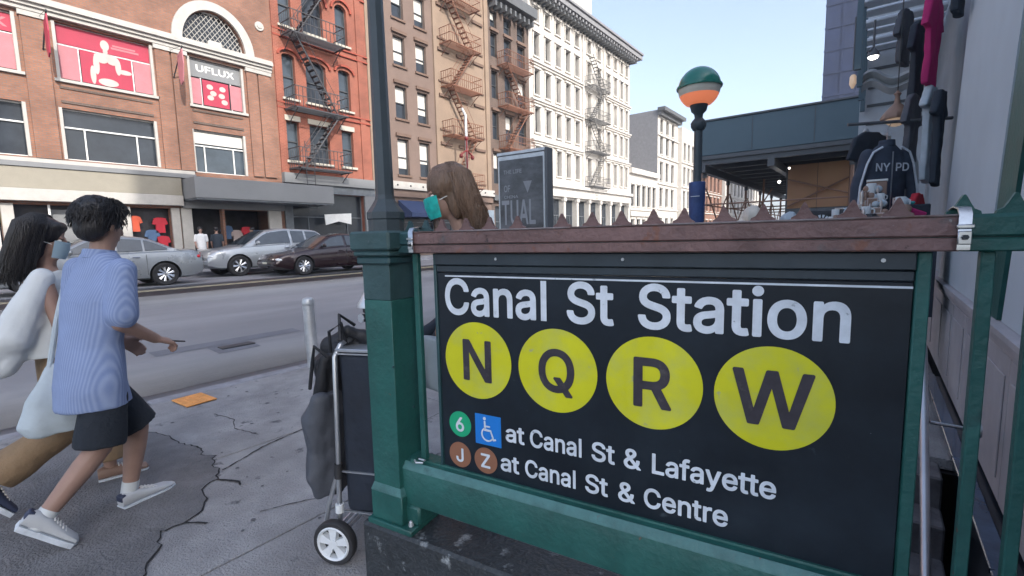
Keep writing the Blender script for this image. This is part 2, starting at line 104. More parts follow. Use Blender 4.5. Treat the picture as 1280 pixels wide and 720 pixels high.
M['brick_red'] = brick_mat('brick_red', (.26, .075, .048), (.215, .062, .04), (.28, .12, .08))
M['brick_dark'] = brick_mat('brick_dark', (.115, .075, .058), (.09, .058, .045), (.13, .105, .09))
mk('trim_white', (.42, .4, .37), .7, var=.1); mk('trim_cream', (.48, .44, .37), .7, var=.1)
mk('stone_tan', (.17, .12, .098), .85, var=.13, scale=.8, bump=.2); mk('stone_tan_light', (.255, .185, .135), .85, var=.12, scale=.8)
mk('trim_brown', (.15, .095, .07), .8); mk('red_trim', (.3, .065, .04), .8)
mk('white_wall', (.52, .49, .45), .75, var=.08, scale=.6, rgb2=(.47, .44, .40), mask=(.5, .6, .1)); mk('white_trim', (.52, .49, .45), .75, var=.12)
mk('cornice_dark', (.1, .105, .11), .6); mk('grey_wall', (.22, .22, .23), .85, rgb2=(.2, .2, .21), mask=(.25, .5, .15))
mk('frame_dark', (.05, .055, .06), .5); mk('frame_white', (.7, .7, .68), .5); mk('blind', (.55, .53, .49), .7, var=.05)
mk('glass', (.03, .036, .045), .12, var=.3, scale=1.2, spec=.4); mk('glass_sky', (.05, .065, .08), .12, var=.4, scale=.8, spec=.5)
mk('iron_dark', (.05, .05, .055), .6); mk('iron_rust', (.2, .085, .05), .75); mk('iron_black', (.03, .035, .04), .55)
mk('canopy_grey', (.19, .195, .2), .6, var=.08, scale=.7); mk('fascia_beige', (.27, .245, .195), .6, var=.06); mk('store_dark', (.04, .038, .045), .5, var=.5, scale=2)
mk('store_grey', (.13, .145, .16), .6, var=.25); mk('red_banner', (.36,.028,.06), .6, var=.08); mk('pink_banner', (.42, .16, .18), .6, var=.1)
mk('figure_white', (.5, .4, .37), .7); mk('sign_green', (.16, .6, .25), .5); mk('panel_white', (.75, .75, .72), .6)
mk('tyre', (.02, .02, .022), .8); mk('rim', (.62, .64, .67), .25, .85); mk('car_glass', (.035, .045, .055), .05, spec=.9, var=.3)
mk('chrome', (.7, .72, .75), .15, 1.); mk('lens', (.65, .68, .7), .1, coat=.5); mk('tail_red', (.5, .01, .02), .2, coat=.4); mk('amber', (.7, .25, .03), .3)
mk('plate', (.6, .6, .5), .5); mk('rubber', (.03, .03, .033), .6); mk('plastic_white', (.75, .78, .8), .4)
mk('skin', (.33, .205, .16), .55, var=.1, scale=12); mk('hair_black', (.012, .011, .013), .45, var=.3, scale=40, bump=.4, bscale=120, stretch=(1, 1, .15))
mk('hair_brown', (.145, .09, .06), .45, var=.4, scale=25, bump=.5, bscale=90, stretch=(1, 1, .15))
mk('shorts_navy', (.014, .02, .03), .85, bump=.3, bscale=60); mk('cloth_white', (.60, .63, .64), .85, var=.08, scale=4, bump=.2, bscale=15)
mk('khaki', (.25, .17, .1), .85, var=.15, scale=8, bump=.3); mk('tote_cloth', (.43, .5, .55), .8, var=.12, scale=8, bump=.3, bscale=15)
mk('shoe_white', (.5, .52, .54), .6, var=.08); mk('shoe_navy', (.03, .04, .08), .6); mk('mask_green', (.01, .42, .38), .6, var=.3, scale=30); mk('mask_blue', (.3, .42, .5), .6)
mk('jacket_dark', (.02, .03, .045), .75, bump=.3, bscale=20); mk('jeans_grey', (.3, .32, .36), .8, bump=.2); mk('leather_tan', (.32, .16, .08), .6)
mk('navy_fabric', (.014, .02, .033), .7, var=.3, scale=6, bump=.3, bscale=14); mk('grey_fabric', (.075, .082, .10), .6, var=.25, scale=7, bump=.6, bscale=9)
mk('black_fabric', (.015, .016, .02), .6, bump=.5, bscale=18); mk('alu', (.55, .57, .6), .35, .8)
mk('column_grey', (.5, .58, .64), .7, var=.07, scale=1.2); mk('wall_grey', (.33, .38, .42), .75, var=.1); mk('wall_pale', (.36, .35, .38), .6, var=.16, scale=2.5, rgb2=(.43, .42, .43), mask=(2, .5, .2))
mk('black_stone', (.012, .017, .024), .22, var=.4, scale=4, rgb2=(.05, .065, .08), mask=(6, .68, .05), coat=.2); mk('coping_reflection', (.05, .085, .14), .16, var=.5, scale=5, coat=.5)
mk('stair_stone', (.12, .115, .12), .85, var=.35, scale=9, bump=.3)
mk('shed_blue', (.085, .135, .165), .6, var=.08, scale=.8); mk('shed_steel', (.09, .1, .11), .5); mk('plywood', (.5, .29, .16), .75, var=.25, scale=3, stretch=(1, 1, .3), rgb2=(.28, .15, .1), mask=(1.5, .55, .15))
mk('pole_rust', (.25, .15, .11), .7); mk('slat_metal', (.65, .7, .75), .4, .3, var=.15); mk('awning_fabric', (.42, .44, .45), .8, var=.15, scale=4)
mk('tower_blue', (.025, .038, .085), .6, var=.25, scale=.3, spec=.2); mk('shop_wall', (.5, .54, .58), .7, var=.1); mk('cap_paint', (.032, .075, .08), .5, var=.25, scale=6, bump=.2, bscale=40, chip=(((.1, .12, .13), 40, .66, .04),)); mk('header_paint', (.028, .04, .05), .5, var=.3, scale=5, bump=.1); mk('shirt_magenta', (.45, .02, .14), .8, bump=.3, bscale=12); mk('globe_green', (.006, .16, .12), .25, coat=.3)
mk('globe_orange', (.8, .22, .1), .35, emit=.22, var=.1, rgb2=(.62, .55, .46), mask=(1.2, .7, .05)); mk('globe_cream', (.6, .56, .46), .35)
mk('sticker_blue', (.035, .07, .2), .5, var=.4, scale=6); mk('poster_dark', (.035, .035, .042), .35, rgb2=(.11, .115, .13), mask=(3, .55, .15), coat=.3, stretch=(1, 1, 1.5))
mk('poster_text', (.24, .25, .27), .6); mk('poster_mid', (.11, .12, .14), .6, var=.4, scale=9)
mk('red_metal', (.16, .015, .015), .5); mk('ped_white', (.7, .7, .7), .8); mk('fleece_cream', (.7, .64, .55), .9); mk('bulb', (1, .95, .85), .3, emit=5.)
mk('lantern_lit', (.7, .5, .34), .3, emit=.12); mk('cloth_orange', (.6, .1, .05), .8); mk('cloth_red', (.55, .03, .05), .8); mk('cloth_blue', (.1, .17, .3), .8)
mk('trinket_silver', (.5, .46, .44), .3, .6); mk('trinket_brown', (.25, .16, .12), .5); mk('trinket_black', (.03, .03, .035), .5); mk('teal', (.03, .3, .3), .5)

def shirt_mat():
    m = mat('shirt_stripe', (.16, .225, .42), .85, var=.08, scale=6, bump=.2, bscale=22)
    nt = m.node_tree; N = nt.nodes; L = nt.links
    tc = N.new('ShaderNodeTexCoord'); w = N.new('ShaderNodeTexWave'); w.wave_type = 'BANDS'; w.bands_direction = 'X'
    w.inputs['Scale'].default_value = 30; w.inputs['Distortion'].default_value = .15
    L.new(tc.outputs['Object'], w.inputs['Vector'])
    mx = N.new('ShaderNodeMix'); mx.data_type = 'RGBA'
    mx.inputs['A'].default_value = (.185, .25, .44, 1); mx.inputs['B'].default_value = (.27, .34, .52, 1)
    L.new(w.outputs['Fac'], mx.inputs['Factor'])
    vm = [n for n in N if n.type == 'VECT_MATH'][0]; L.new(mx.outputs['Result'], vm.inputs[0])
    return m
M['shirt_stripe'] = shirt_mat()
def paint(name, rgb): M[name] = mat(name, rgb, .28, .35, var=.05, scale=2, coat=.7)
paint('paint_silver', (.27, .29, .31)); paint('paint_champagne', (.36, .385, .41)); paint('paint_maroon', (.022, .010, .014)); paint('paint_blue', (.03, .07, .16)); paint('paint_white', (.65, .66, .66))

# ---------------------------------------------------------------- mesh builder
class MB:
    def __init__(s): s.v = []; s.f = []; s.m = []; s.sm = []; s.mats = []
    def mi(s, k):
        if k not in s.mats: s.mats.append(k)
        return s.mats.index(k)
    def add(s, vs, fs, k, smooth=False, X=None):
        o = len(s.v)
        s.v += [tuple(X @ Vector(p)) if X is not None else tuple(p) for p in vs]
        i = s.mi(k)
        for f in fs: s.f.append([o + a for a in f]); s.m.append(i); s.sm.append(smooth)
        return s
    def box(s, x0, x1, y0, y1, z0, z1, k, X=None, bev=0):
        if x1 < x0: x0, x1 = x1, x0
        if y1 < y0: y0, y1 = y1, y0
        if z1 < z0: z0, z1 = z1, z0
        b = min(bev, (x1 - x0) * .45, (y1 - y0) * .45, (z1 - z0) * .45)
        if b <= 0:
            vs = [(x, y, z) for x in (x0, x1) for y in (y0, y1) for z in (z0, z1)]
            fs = [(0, 1, 3, 2), (4, 6, 7, 5), (0, 4, 5, 1), (2, 3, 7, 6), (0, 2, 6, 4), (1, 5, 7, 3)]
            return s.add(vs, fs, k, False, X)
        # chamfered box: convex hull of 24 points
        import bmesh
        bm = bmesh.new()
        for sx, xx in ((1, x0), (-1, x1)):
            for sy, yy in ((1, y0), (-1, y1)):
                for sz, zz in ((1, z0), (-1, z1)):
                    bm.verts.new((xx, yy + sy * b, zz + sz * b)); bm.verts.new((xx + sx * b, yy, zz + sz * b)); bm.verts.new((xx + sx * b, yy + sy * b, zz))
        bmesh.ops.convex_hull(bm, input=bm.verts)
        bmesh.ops.dissolve_limit(bm, angle_limit=.01, verts=bm.verts, edges=bm.edges)
        bm.verts.index_update()
        s.add([tuple(v.co) for v in bm.verts], [[v.index for v in f.verts] for f in bm.faces], k, False, X); bm.free()
        return s
    def cyl(s, p0, p1, r0, r1=None, k='steel', n=12, cap=True, smooth=True, X=None):
        p0 = Vector(p0); p1 = Vector(p1); r1 = r0 if r1 is None else r1
        a = (p1 - p0)
        if a.length < 1e-6: return s
        a.normalize(); t = Vector((0, 0, 1)) if abs(a.z) < .9 else Vector((1, 0, 0))
        u = a.cross(t).normalized(); w = a.cross(u)
        vs = []
        for c, r in ((p0, r0), (p1, r1)):
            for i in range(n):
                q = 2 * math.pi * i / n; vs.append(c + (u * math.cos(q) + w * math.sin(q)) * r)
        fs = [(i, (i + 1) % n, n + (i + 1) % n, n + i) for i in range(n)]
        s.add(vs, fs, k, smooth, X)
        if cap:
            s.add(vs[:n], [list(range(n))[::-1]], k, False, X); s.add(vs[n:], [list(range(n))], k, False, X)
        return s
    def tube(s, pts, r, k, n=8, X=None):
        rr = r if isinstance(r, (list, tuple)) else [r] * len(pts)
        P = [Vector(p) for p in pts]; vs = []; u = None
        for i, p in enumerate(P):
            a = (P[min(i + 1, len(P) - 1)] - P[max(i - 1, 0)]).normalized()
            if u is None:
                t = Vector((0, 0, 1)) if abs(a.z) < .9 else Vector((1, 0, 0)); u = a.cross(t).normalized()
            u = (u - a * u.dot(a)).normalized(); w = a.cross(u)
            for j in range(n):
                q = 2 * math.pi * j / n; vs.append(p + (u * math.cos(q) + w * math.sin(q)) * rr[i])
        fs = [(i * n + j, i * n + (j + 1) % n, (i + 1) * n + (j + 1) % n, (i + 1) * n + j) for i in range(len(P) - 1) for j in range(n)]
        fs += [list(range(n))[::-1], [(len(P) - 1) * n + j for j in range(n)]]
        return s.add(vs, fs, k, True, X)
    def lathe(s, prof, k, c=(0, 0, 0), n=24, axis='Z', X=None, smooth=True, ring=False):
        vs = []; C = Vector(c)
        for r, h in prof:
            for i in range(n):
                q = 2 * math.pi * i / n; a, b = r * math.cos(q), r * math.sin(q)
                vs.append(C + Vector({'Z': (a, b, h), 'X': (h, a, b), 'Y': (a, h, b)}[axis]))
        m = len(prof); q_ = m if ring else m - 1
        fs = [(i * n + j, i * n + (j + 1) % n, (i + 1) % m * n + (j + 1) % n, (i + 1) % m * n + j) for i in range(q_) for j in range(n)]
        if not ring: fs += [list(range(n))[::-1], [(m - 1) * n + j for j in range(n)]]
        return s.add(vs, fs, k, smooth, X)
    def sph(s, c, r, k, n=12, sc=(1, 1, 1), X=None, z0=-1, z1=1):
        m = n // 2 + 1; a0 = math.asin(z0); a1 = math.asin(z1); vs = []
        for i in range(m + 1):
            ph = a0 + (a1 - a0) * i / m
            for j in range(n):
                q = 2 * math.pi * j / n
                vs.append((c[0] + r * sc[0] * math.cos(ph) * math.cos(q), c[1] + r * sc[1] * math.cos(ph) * math.sin(q), c[2] + r * sc[2] * math.sin(ph)))
        fs = [(i * n + j, i * n + (j + 1) % n, (i + 1) * n + (j + 1) % n, (i + 1) * n + j) for i in range(m) for j in range(n)]
        fs += [list(range(n))[::-1], [m * n + j for j in range(n)]]
        return s.add(vs, fs, k, True, X)
    def prism(s, poly, h0, h1, k, axis='X', X=None):
        # poly in the plane normal to axis: X -> (y,z), Y -> (x,z), Z -> (x,y)
        def P(a, b, h): return {'X': (h, a, b), 'Y': (a, h, b), 'Z': (a, b, h)}[axis]
        n = len(poly); vs = [P(a, b, h0) for a, b in poly] + [P(a, b, h1) for a, b in poly]
        fs = [list(range(n))[::-1], list(range(n, 2 * n))] + [(i, (i + 1) % n, n + (i + 1) % n, n + i) for i in range(n)]
        return s.add(vs, fs, k, False, X)
    def mesh(s, name, off=None):
        me = bpy.data.meshes.new(name)
        vs = s.v if off is None else [(a - off[0], b - off[1], c - off[2]) for a, b, c in s.v]
        me.from_pydata(vs, [], s.f)
        for k in s.mats: me.materials.append(M[k])
        me.polygons.foreach_set('material_index', s.m); me.polygons.foreach_set('use_smooth', s.sm)
        import bmesh
        bm = bmesh.new(); bm.from_mesh(me)
        if any(s.sm): bmesh.ops.remove_doubles(bm, verts=bm.verts, dist=1e-5)
        bmesh.ops.recalc_face_normals(bm, faces=bm.faces); bm.to_mesh(me); bm.free()
        if any(s.sm): me.set_sharp_from_angle(angle=R(40))
        me.update(); return me
    def build(s, name, parent=None, label=None, kind=None, off=None, world=False):
        if world and parent is not None: off = parent['_o']
        o = bpy.data.objects.new(name, s.mesh(name, off)); COL.objects.link(o)
        if off is not None and parent is None: o.location = off
        if parent is not None: o.parent = parent
        if label: o['label'] = label
        if kind: o['kind'] = kind
        return o

ROOTS = []
def thing(name, label, cat, loc=(0, 0, 0), rz=0, group=None):
    o = bpy.data.objects.new(name, None); COL.objects.link(o); o.empty_display_size = .2
    o.location = loc; o.rotation_euler = (0, 0, rz); o['label'] = label; o['category'] = cat; o['_o'] = list(loc)
    if group: o['group'] = group
    ROOTS.append(o); return o
def single(o, label, cat, group=None):
    o['label'] = label; o['category'] = cat
    if group: o['group'] = group
    return o
def put(mesh, name, parent, loc=(0, 0, 0), label=None, rot=None):
    o = bpy.data.objects.new(name, mesh); COL.objects.link(o); o.parent = parent; o.location = loc
    if rot: o.rotation_euler = rot
    if label: o['label'] = label
    return o
def dup(root, loc, rz=None, label=None):
    def cp(o, par):
        c = o.copy(); COL.objects.link(c); c.parent = par
        for ch in list(o.children): cp(ch, c)
        return c
    r = cp(root, None); r.location = loc
    if rz is not None: r.rotation_euler = (0, 0, rz)
    if label: r['label'] = label
    ROOTS.append(r); return r

# ---------------------------------------------------------------- lettering
_gc = {}
def text_geo(word, size, bold=.017, ext=.0015, track=0.):
    bold = .017
    key = (word, bold, track)
    if key not in _gc:
        x = 0; VS, FS = [], []
        for ch in word:
            if ch == ' ': x += .2; continue
            adv, sps = GLYPHS[ch]
            if ch == 'l': adv, sps = 175, [[42, -17, 42, 526, 133, 526, 133, -17]]
            cu = bpy.data.curves.new('lettering', 'CURVE'); cu.dimensions = '2D'; cu.fill_mode = 'BOTH'
            for sp in sps:
                n = len(sp) // 2; s = cu.splines.new('POLY'); s.points.add(n - 1); s.use_cyclic_u = True
                for i in range(n): s.points[i].co = (x + sp[2 * i] / 1000, sp[2 * i + 1] / 1000, 0, 1)
            x += adv / 1000 + track
            o = bpy.data.objects.new('tmp', cu); COL.objects.link(o)
            dg = bpy.context.evaluated_depsgraph_get(); dg.update()
            me = bpy.data.meshes.new_from_object(o.evaluated_get(dg)); o_ = len(VS)
            VS += [(v.co.x, v.co.y, (o_ % 2) * .00008) for v in me.vertices]; FS += [[o_ + a for a in q.vertices] for q in me.polygons]
            bpy.data.objects.remove(o); bpy.data.meshes.remove(me); bpy.data.curves.remove(cu)
        _gc[key] = (VS, FS)
    vs, fs = _gc[key]
    x0 = min(v[0] for v in vs); x1 = max(v[0] for v in vs)
    return vs, fs, x0, x1
def add_text(mb, word, u0, base, u1=None, cap=.1, k='sign_white', X=None, t=.002, bold=.017, center=False, track=0.):
    """letters in the local XZ plane, front towards -Y, sheet of thickness t"""
    vs, fs, x0, x1 = text_geo(word, 1, bold, track=track); bold = .017
    sc = cap / (.509 + 2 * bold); sx = sc if u1 is None else (u1 - u0) / (x1 - x0)
    if center: u0 = u0 - (x1 - x0) * sx / 2
    P = [(u0 + (a - x0) * sx, -t - c, base + (b + bold) * sc) for a, b, c in vs]
    mb.add(P, fs, k, False, X)

# ---------------------------------------------------------------- organic blobs
def blob(mb, name, parent, voxel=.01, sm=3, k='skin', wrinkle=0., wscale=8., off=None, label=None, fn=None):
    me = mb.mesh('tmp', off)
    o = bpy.data.objects.new('tmp', me); COL.objects.link(o)
    md = o.modifiers.new('r', 'REMESH'); md.mode = 'VOXEL'; md.voxel_size = voxel; md.use_smooth_shade = True
    if sm: s2 = o.modifiers.new('s', 'SMOOTH'); s2.iterations = sm; s2.factor = .5
    dg = bpy.context.evaluated_depsgraph_get(); dg.update()
    m2 = bpy.data.meshes.new_from_object(o.evaluated_get(dg)); bpy.data.objects.remove(o)
    m2.name = name; m2.materials.clear(); m2.materials.append(M[k])
    if wrinkle:
        ns = [v.normal.copy() for v in m2.vertices]
        for v, n in zip(m2.vertices, ns):
            p = v.co
            d = noise.noise(Vector((p.x * wscale, p.y * wscale, p.z * wscale * .3 + .8 * noise.noise(p * 3)))) + .3 * noise.noise(Vector((p.x, p.y, p.z * .6)) * wscale * 2.1)
            v.co = p + n * d * wrinkle
    for p in m2.polygons: p.use_smooth = True; p.material_index = 0
    if fn: fn(m2)
    ob = bpy.data.objects.new(name, m2); COL.objects.link(ob)
    if parent is not None: ob.parent = parent
    if label: ob['label'] = label
    return ob
def caps(mb, p0, p1, r0, r1, k='skin', n=12):
    mb.cyl(p0, p1, r0, r1, k, n); mb.sph(p0, r0, k, n); mb.sph(p1, r1, k, n)
def etube(mb, rings, k='skin', n=20, yaw=0):
    """rings: (center, rx, ry) stacked sections, rx across, ry front-back, turned by yaw"""
    vs = []
    for r in rings:
        c, rx, ry = r[:3]; ya = r[3] if len(r) > 3 else yaw
        for j in range(n):
            q = 2 * math.pi * j / n; a = rx * math.cos(q); b = ry * math.sin(q)
            vs.append((c[0] + a * math.cos(ya) - b * math.sin(ya), c[1] + a * math.sin(ya) + b * math.cos(ya), c[2]))
    m = len(rings)
    fs = [(i * n + j, i * n + (j + 1) % n, (i + 1) * n + (j + 1) % n, (i + 1) * n + j) for i in range(m - 1) for j in range(n)]
    fs += [list(range(n))[::-1], [(m - 1) * n + j for j in range(n)]]
    mb.add(vs, fs, k, True)

_h = bpy.data.materials.new('haze'); _h.use_nodes = True; _n = _h.node_tree.nodes; _n.clear()
_o = _n.new('ShaderNodeOutputMaterial'); _v = _n.new('ShaderNodeVolumePrincipled'); _v.inputs['Color'].default_value = (.9, .93, 1, 1); _v.inputs['Density'].default_value = .0009; _v.inputs['Anisotropy'].default_value = .2
_h.node_tree.links.new(_v.outputs['Volume'], _o.inputs['Volume']); M['haze'] = _h

# ================================================================ ground
def road_z(x):
    pts = [(-400, .33), (-12, .33), (-8, .12), (-4.75, -.06), (-4.38, -.07)]
    for (a, b), (c, d) in zip(pts, pts[1:]):
        if a <= x <= c: return b + (d - b) * (x - a) / (c - a)
    return -.07
g = MB()
xs = [-600, -100, -40, -22, -18.8, -15, -12, -10, -8, -6.4, -4.75, -4.30]
for a, b in zip(xs, xs[1:]):
    g.add([(a, -60, road_z(a)), (b, -60, road_z(b)), (b, 900, road_z(b)), (a, 900, road_z(a))], [(0, 1, 2, 3)], 'road', True)
g.build('road', kind='structure')
g = MB()
g.add([(-4.2, -60, -.09), (.44, -60, -.09), (.44, 900, -.09), (-4.2, 900, -.09)], [(0, 1, 2, 3)], 'crack')
g.add([(.44, 2.72, -.09), (600, 2.72, -.09), (600, 900, -.09), (.44, 900, -.09)], [(0, 1, 2, 3)], 'crack')
g.add([(.44, -60, -.09), (600, -60, -.09), (600, .1, -.09), (.44, .1, -.09)], [(0, 1, 2, 3)], 'crack')
g.build('ground', kind='structure')
# sidewalk slabs with open joints
sw = MB()
def slabs(xs, ys, z=0):
    for i in range(len(xs) - 1):
        for j in range(len(ys) - 1):
            e = .006
            sw.box(xs[i] + e, xs[i + 1] - e, ys[j] + e, ys[j + 1] - e, -.075, z + random.uniform(-.002, .002), 'concrete', bev=.004)
slabs([-4.18, -3.55, -2.42, -1.2, .42], [-8, -5.2, -3.9, -1.35, 1.62, 3.1, 5.6, 8.1, 10.6, 13, 16, 20, 30, 50, 80])
slabs([.42, 1.7], [2.74, 4.1, 5.6, 8.1, 10.6, 13, 16, 20, 30, 50, 80])
slabs([.42, 3.2], [-8, -5.2, -3.9, -1.35, .1])
sw.build('sidewalk', kind='structure')
kb = MB()
for j in range(-8, 60): kb.box(-4.34, -4.19, j * 1.5 + .004, j * 1.5 + 1.496, -.3, .004, 'kerb_stone', bev=.012)
kb.build('kerb', kind='structure')
# asphalt repair on the sidewalk with a ragged, cracked rim
random.seed(3)
edge = [(-3.5, -.26), (-3.16, -.17), (-2.8, -.09), (-2.37, -.11), (-2.17, -.15), (-2.03, -.29), (-1.9, -.33), (-1.79, -.4), (-1.74, -.5), (-1.756, -.62),
        (-1.62, -.66), (-1.5, -.72), (-1.3, -.76), (-1.1, -.9), (-.9, -1.4), (-1.2, -2.1), (-2.2, -2.3), (-3.6, -2.0), (-3.95, -1.2), (-3.9, -.5)]
def ragged(poly, amp, per=.035):
    out = []
    for (a, b), (c, d) in zip(poly, poly[1:] + poly[:1]):
        L_ = math.hypot(c - a, d - b); n = max(1, int(L_ / per))
        for i in range(n):
            t = i / n; x = a + (c - a) * t; y = b + (d - b) * t
            nn = noise.noise(Vector((x * 9, y * 9, 1.3))) + .6 * noise.noise(Vector((x * 30, y * 30, 4)))
            out.append((x + nn * amp * (d - b) / L_ + 0, y - nn * amp * (c - a) / L_))
    return out
pm = MB(); rim = ragged(edge, .05)
cx = sum(p[0] for p in rim) / len(rim); cy = sum(p[1] for p in rim) / len(rim)
def fan(mb, ring, z, zc, k, sub=10):
    n = len(ring); vs = [(cx, cy, zc)]
    for s_ in range(1, sub + 1):
        f_ = s_ / sub
        for (x, y) in ring:
            px = cx + (x - cx) * f_; py = cy + (y - cy) * f_
            zz = (z if s_ == sub else zc + .006 * noise.noise(Vector((px * 3, py * 3, 0))))
            vs.append((px, py, zz))
    fs = [(0, 1 + i, 1 + (i + 1) % n) for i in range(n)]
    for s_ in range(sub - 1):
        o = 1 + s_ * n; fs += [(o + i, o + n + i, o + n + (i + 1) % n, o + (i + 1) % n) for i in range(n)]
    mb.add(vs, fs, k, True)
fan(pm, rim, .006, .016, 'asphalt_patch')
pm.build('asphalt_patch', kind='structure')
cm = MB(); rim2 = [(cx + (x - cx) * (1.006 + .012 * abs(noise.noise(Vector((x * 7, y * 7, 9))))), cy + (y - cy) * (1.006 + .014 * abs(noise.noise(Vector((x * 7, y * 7, 3)))))) for x, y in rim]
n = len(rim2); cm.add([(x, y, .0045) for x, y in rim2], [list(range(n))], 'crack')
def crack(pts, w=.006):
    pts2 = ragged_open(pts)
    for (a, b), (c, d) in zip(pts2, pts2[1:]):
        L_ = math.hypot(c - a, d - b) or 1; w1 = w * random.uniform(.5, 1.4); nx = -(d - b) / L_ * w1; ny = (c - a) / L_ * w1
        cm.add([(a - nx, b - ny, .0047), (c - nx, d - ny, .0047), (c + nx, d + ny, .0047), (a + nx, b + ny, .0047)], [(0, 1, 2, 3)], 'crack')
def ragged_open(pts):
    out = []
    for (a, b), (c, d) in zip(pts, pts[1:]):
        L_ = math.hypot(c - a, d - b); n = max(1, int(L_ / .03))
        for i in range(n):
            t = i / n; x = a + (c - a) * t; y = b + (d - b) * t
            out.append((x + .012 * noise.noise(Vector((x * 20, y * 20, 0))), y + .012 * noise.noise(Vector((x * 20, y * 20, 7)))))
    out.append(pts[-1]); return out
crack([(-2.1, -.2), (-1.95, -.12), (-1.9, -.14)], .01); crack([(-1.3, -.76), (-1.05, -.62), (-.9, -.6)], .008)
crack([(-2.2, -.13), (-2.35, .2), (-2.42, .58)], .005); crack([(-1.75, -.5), (-1.62, -.42)], .007)
crack([(-3.4, .25), (-3.1, .3), (-2.9, .22), (-2.6, .28)], .003); crack([(-1.5, -.2), (-1.35, .1), (-1.4, .45), (-1.2, .8)], .003); crack([(-2.9, 1.1), (-2.5, 1.3), (-2.3, 1.2)], .003); crack([(-1.95, .6), (-1.7, .9), (-1.75, 1.4)], .0025)
cm.build('pavement_crack', kind='structure')
gm = MB(); rg = random.Random(11)
for i in range(170):
    x_, y_ = rg.uniform(-4.1, -.7), rg.uniform(-1.2, 4.5); r_ = rg.uniform(.006, .017); m = 9; nn_ = [r_ * rg.uniform(.75, 1.2) for _ in range(m)]
    z_ = .0052 if not (-3.9 < x_ < -1.9 and y_ < -.15) else .0
    gm.add([(x_ + nn_[j] * math.cos(j * 2 * math.pi / m), y_ + nn_[j] * math.sin(j * 2 * math.pi / m), z_) for j in range(m)], [list(range(m))], 'gum')
gm.build('gum_spots', kind='stuff', label='dark flattened chewing gum spots dotted over the pavement')
# carriageway markings and a repaired strip
ln = MB()
for x0, x1, k in ((-13.72, -13.6, 'lane_yellow'), (-13.45, -13.33, 'lane_yellow')):
    ln.add([(x0, -30, .334), (x1, -30, .334), (x1, 200, .334), (x0, 200, .334)], [(0, 1, 2, 3)], k)
ln.build('lane_marking', kind='structure')
rp = MB()
for (x0, x1, y0, y1) in ((-6.35, -5.85, 1.2, 1.75), (-6.6, -6.3, .6, 2.6)):
    rp.add([(x0, y0, road_z(x0) + .005), (x1, y0, road_z(x1) + .005), (x1, y1, road_z(x1) + .005), (x0, y1, road_z(x0) + .005)], [(0, 1, 2, 3)], 'road_repair')
rp.build('road_repair', kind='structure')
mh = MB(); mh.box(-6.2, -6.02, 1.3, 1.75, road_z(-6.1) + .004, road_z(-6.1) + .02, 'iron_dark', bev=.008)
o = mh.build('manhole_cover'); single(o, 'small dark iron cover set nearly flush in the road near the bollard', 'manhole cover')
# far pavement
fs_ = MB(); fs_.box(-22.0, -18.9, -40, 200, -.2, .46, 'concrete', bev=.01); fs_.box(-18.9, -18.72, -40, 200, -.2, .462, 'kerb_stone', bev=.01)
fs_.build('far_sidewalk', kind='structure')
# orange plate
pl = MB(); X = Matrix.Translation((-3.965, .285, .004)) @ Matrix.Rotation(R(4), 4, 'Z')
pl.box(-.17, .17, -.13, .13, 0, .012, 'orange_plate', X, bev=.004)
for i in range(7):
    for j in range(5): pl.cyl((-.14 + i * .047, -.1 + j * .05, .0125), (-.14 + i * .047, -.1 + j * .05, .016), .009, .006, 'orange_plate', 8, X=X)
o = pl.build('tactile_plate'); single(o, 'bright orange square plate lying flat in the pavement near the kerb', 'plate')

# ================================================================ subway entrance fence
TH = .1558
def FM(u, v, z=0):
    return (u * math.cos(TH) - v * math.sin(TH), u * math.sin(TH) + v * math.cos(TH), z)
# granite plinth
b = MB(); b.box(-.555, 2.0, -.10, .10, -.08, .305, 'granite_dark', bev=.012)
o = b.build('stone_plinth'); o.rotation_euler = (0, 0, TH); single(o, 'worn dark stone plinth chipped white along its edge, under the green fence', 'plinth')
fence = thing('subway_fence', 'green iron subway entrance fence with spiked rust brown top rail on a dark plinth', 'fence', (0, 0, .305), TH)
def fpart(mb, name, label=None): return mb.build(name, fence, label, off=(0, 0, .305))
# pier
b = MB(); c = -.422
b.box(c - .072, c + .072, -.072, .072, .46, 1.262, 'green_paint', bev=.002); b.box(c - .072, c + .072, -.072, .072, 1.2625, 1.42, 'cap_paint', bev=.002)
b.box(c - .085, c + .085, -.082, .082, .33, .455, 'green_paint', bev=.004)
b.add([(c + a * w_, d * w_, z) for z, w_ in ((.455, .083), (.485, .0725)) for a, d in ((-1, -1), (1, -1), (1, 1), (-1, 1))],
      [(0, 1, 5, 4), (1, 2, 6, 5), (2, 3, 7, 6), (3, 0, 4, 7), (4, 5, 6, 7)], 'green_highlight')
b.box(c - .1, c + .14, -.095, .095, .305, .33, 'green_paint', bev=.004)
for px, pz in ((.06, .8), (.06, .55), (-.05, 1.0), (.062, .38)):
    b.cyl((c + .073, px - .03, pz), (c + .076, px - .03, pz), .006, .005, 'green_dark', 8)
b.cyl((c + .11, -.06, .33), (c + .11, -.06, .342), .012, .01, 'galv', 6); b.sph((c + .11, -.06, .344), .009, 'galv', 8)
fpart(b, 'pier')
b = MB()
b.box(c - .088, c + .088, -.088, .088, 1.405, 1.435, 'green_dark', bev=.006); b.box(c - .096, c + .096, -.096, .096, 1.437, 1.458, 'cap_paint', bev=.006)
b.box(c - .105, c + .105, -.105, .105, 1.46, 1.535, 'cap_paint', bev=.008)
fpart(b, 'pier_cap')
b = MB()
b.lathe([(.07, 1.536), (.07, 1.58), (.074, 1.585), (.074, 1.61), (.055, 1.635), (.04, 1.66), (.036, 1.68)], 'post_paint', (c, 0, 0), 8, smooth=False)
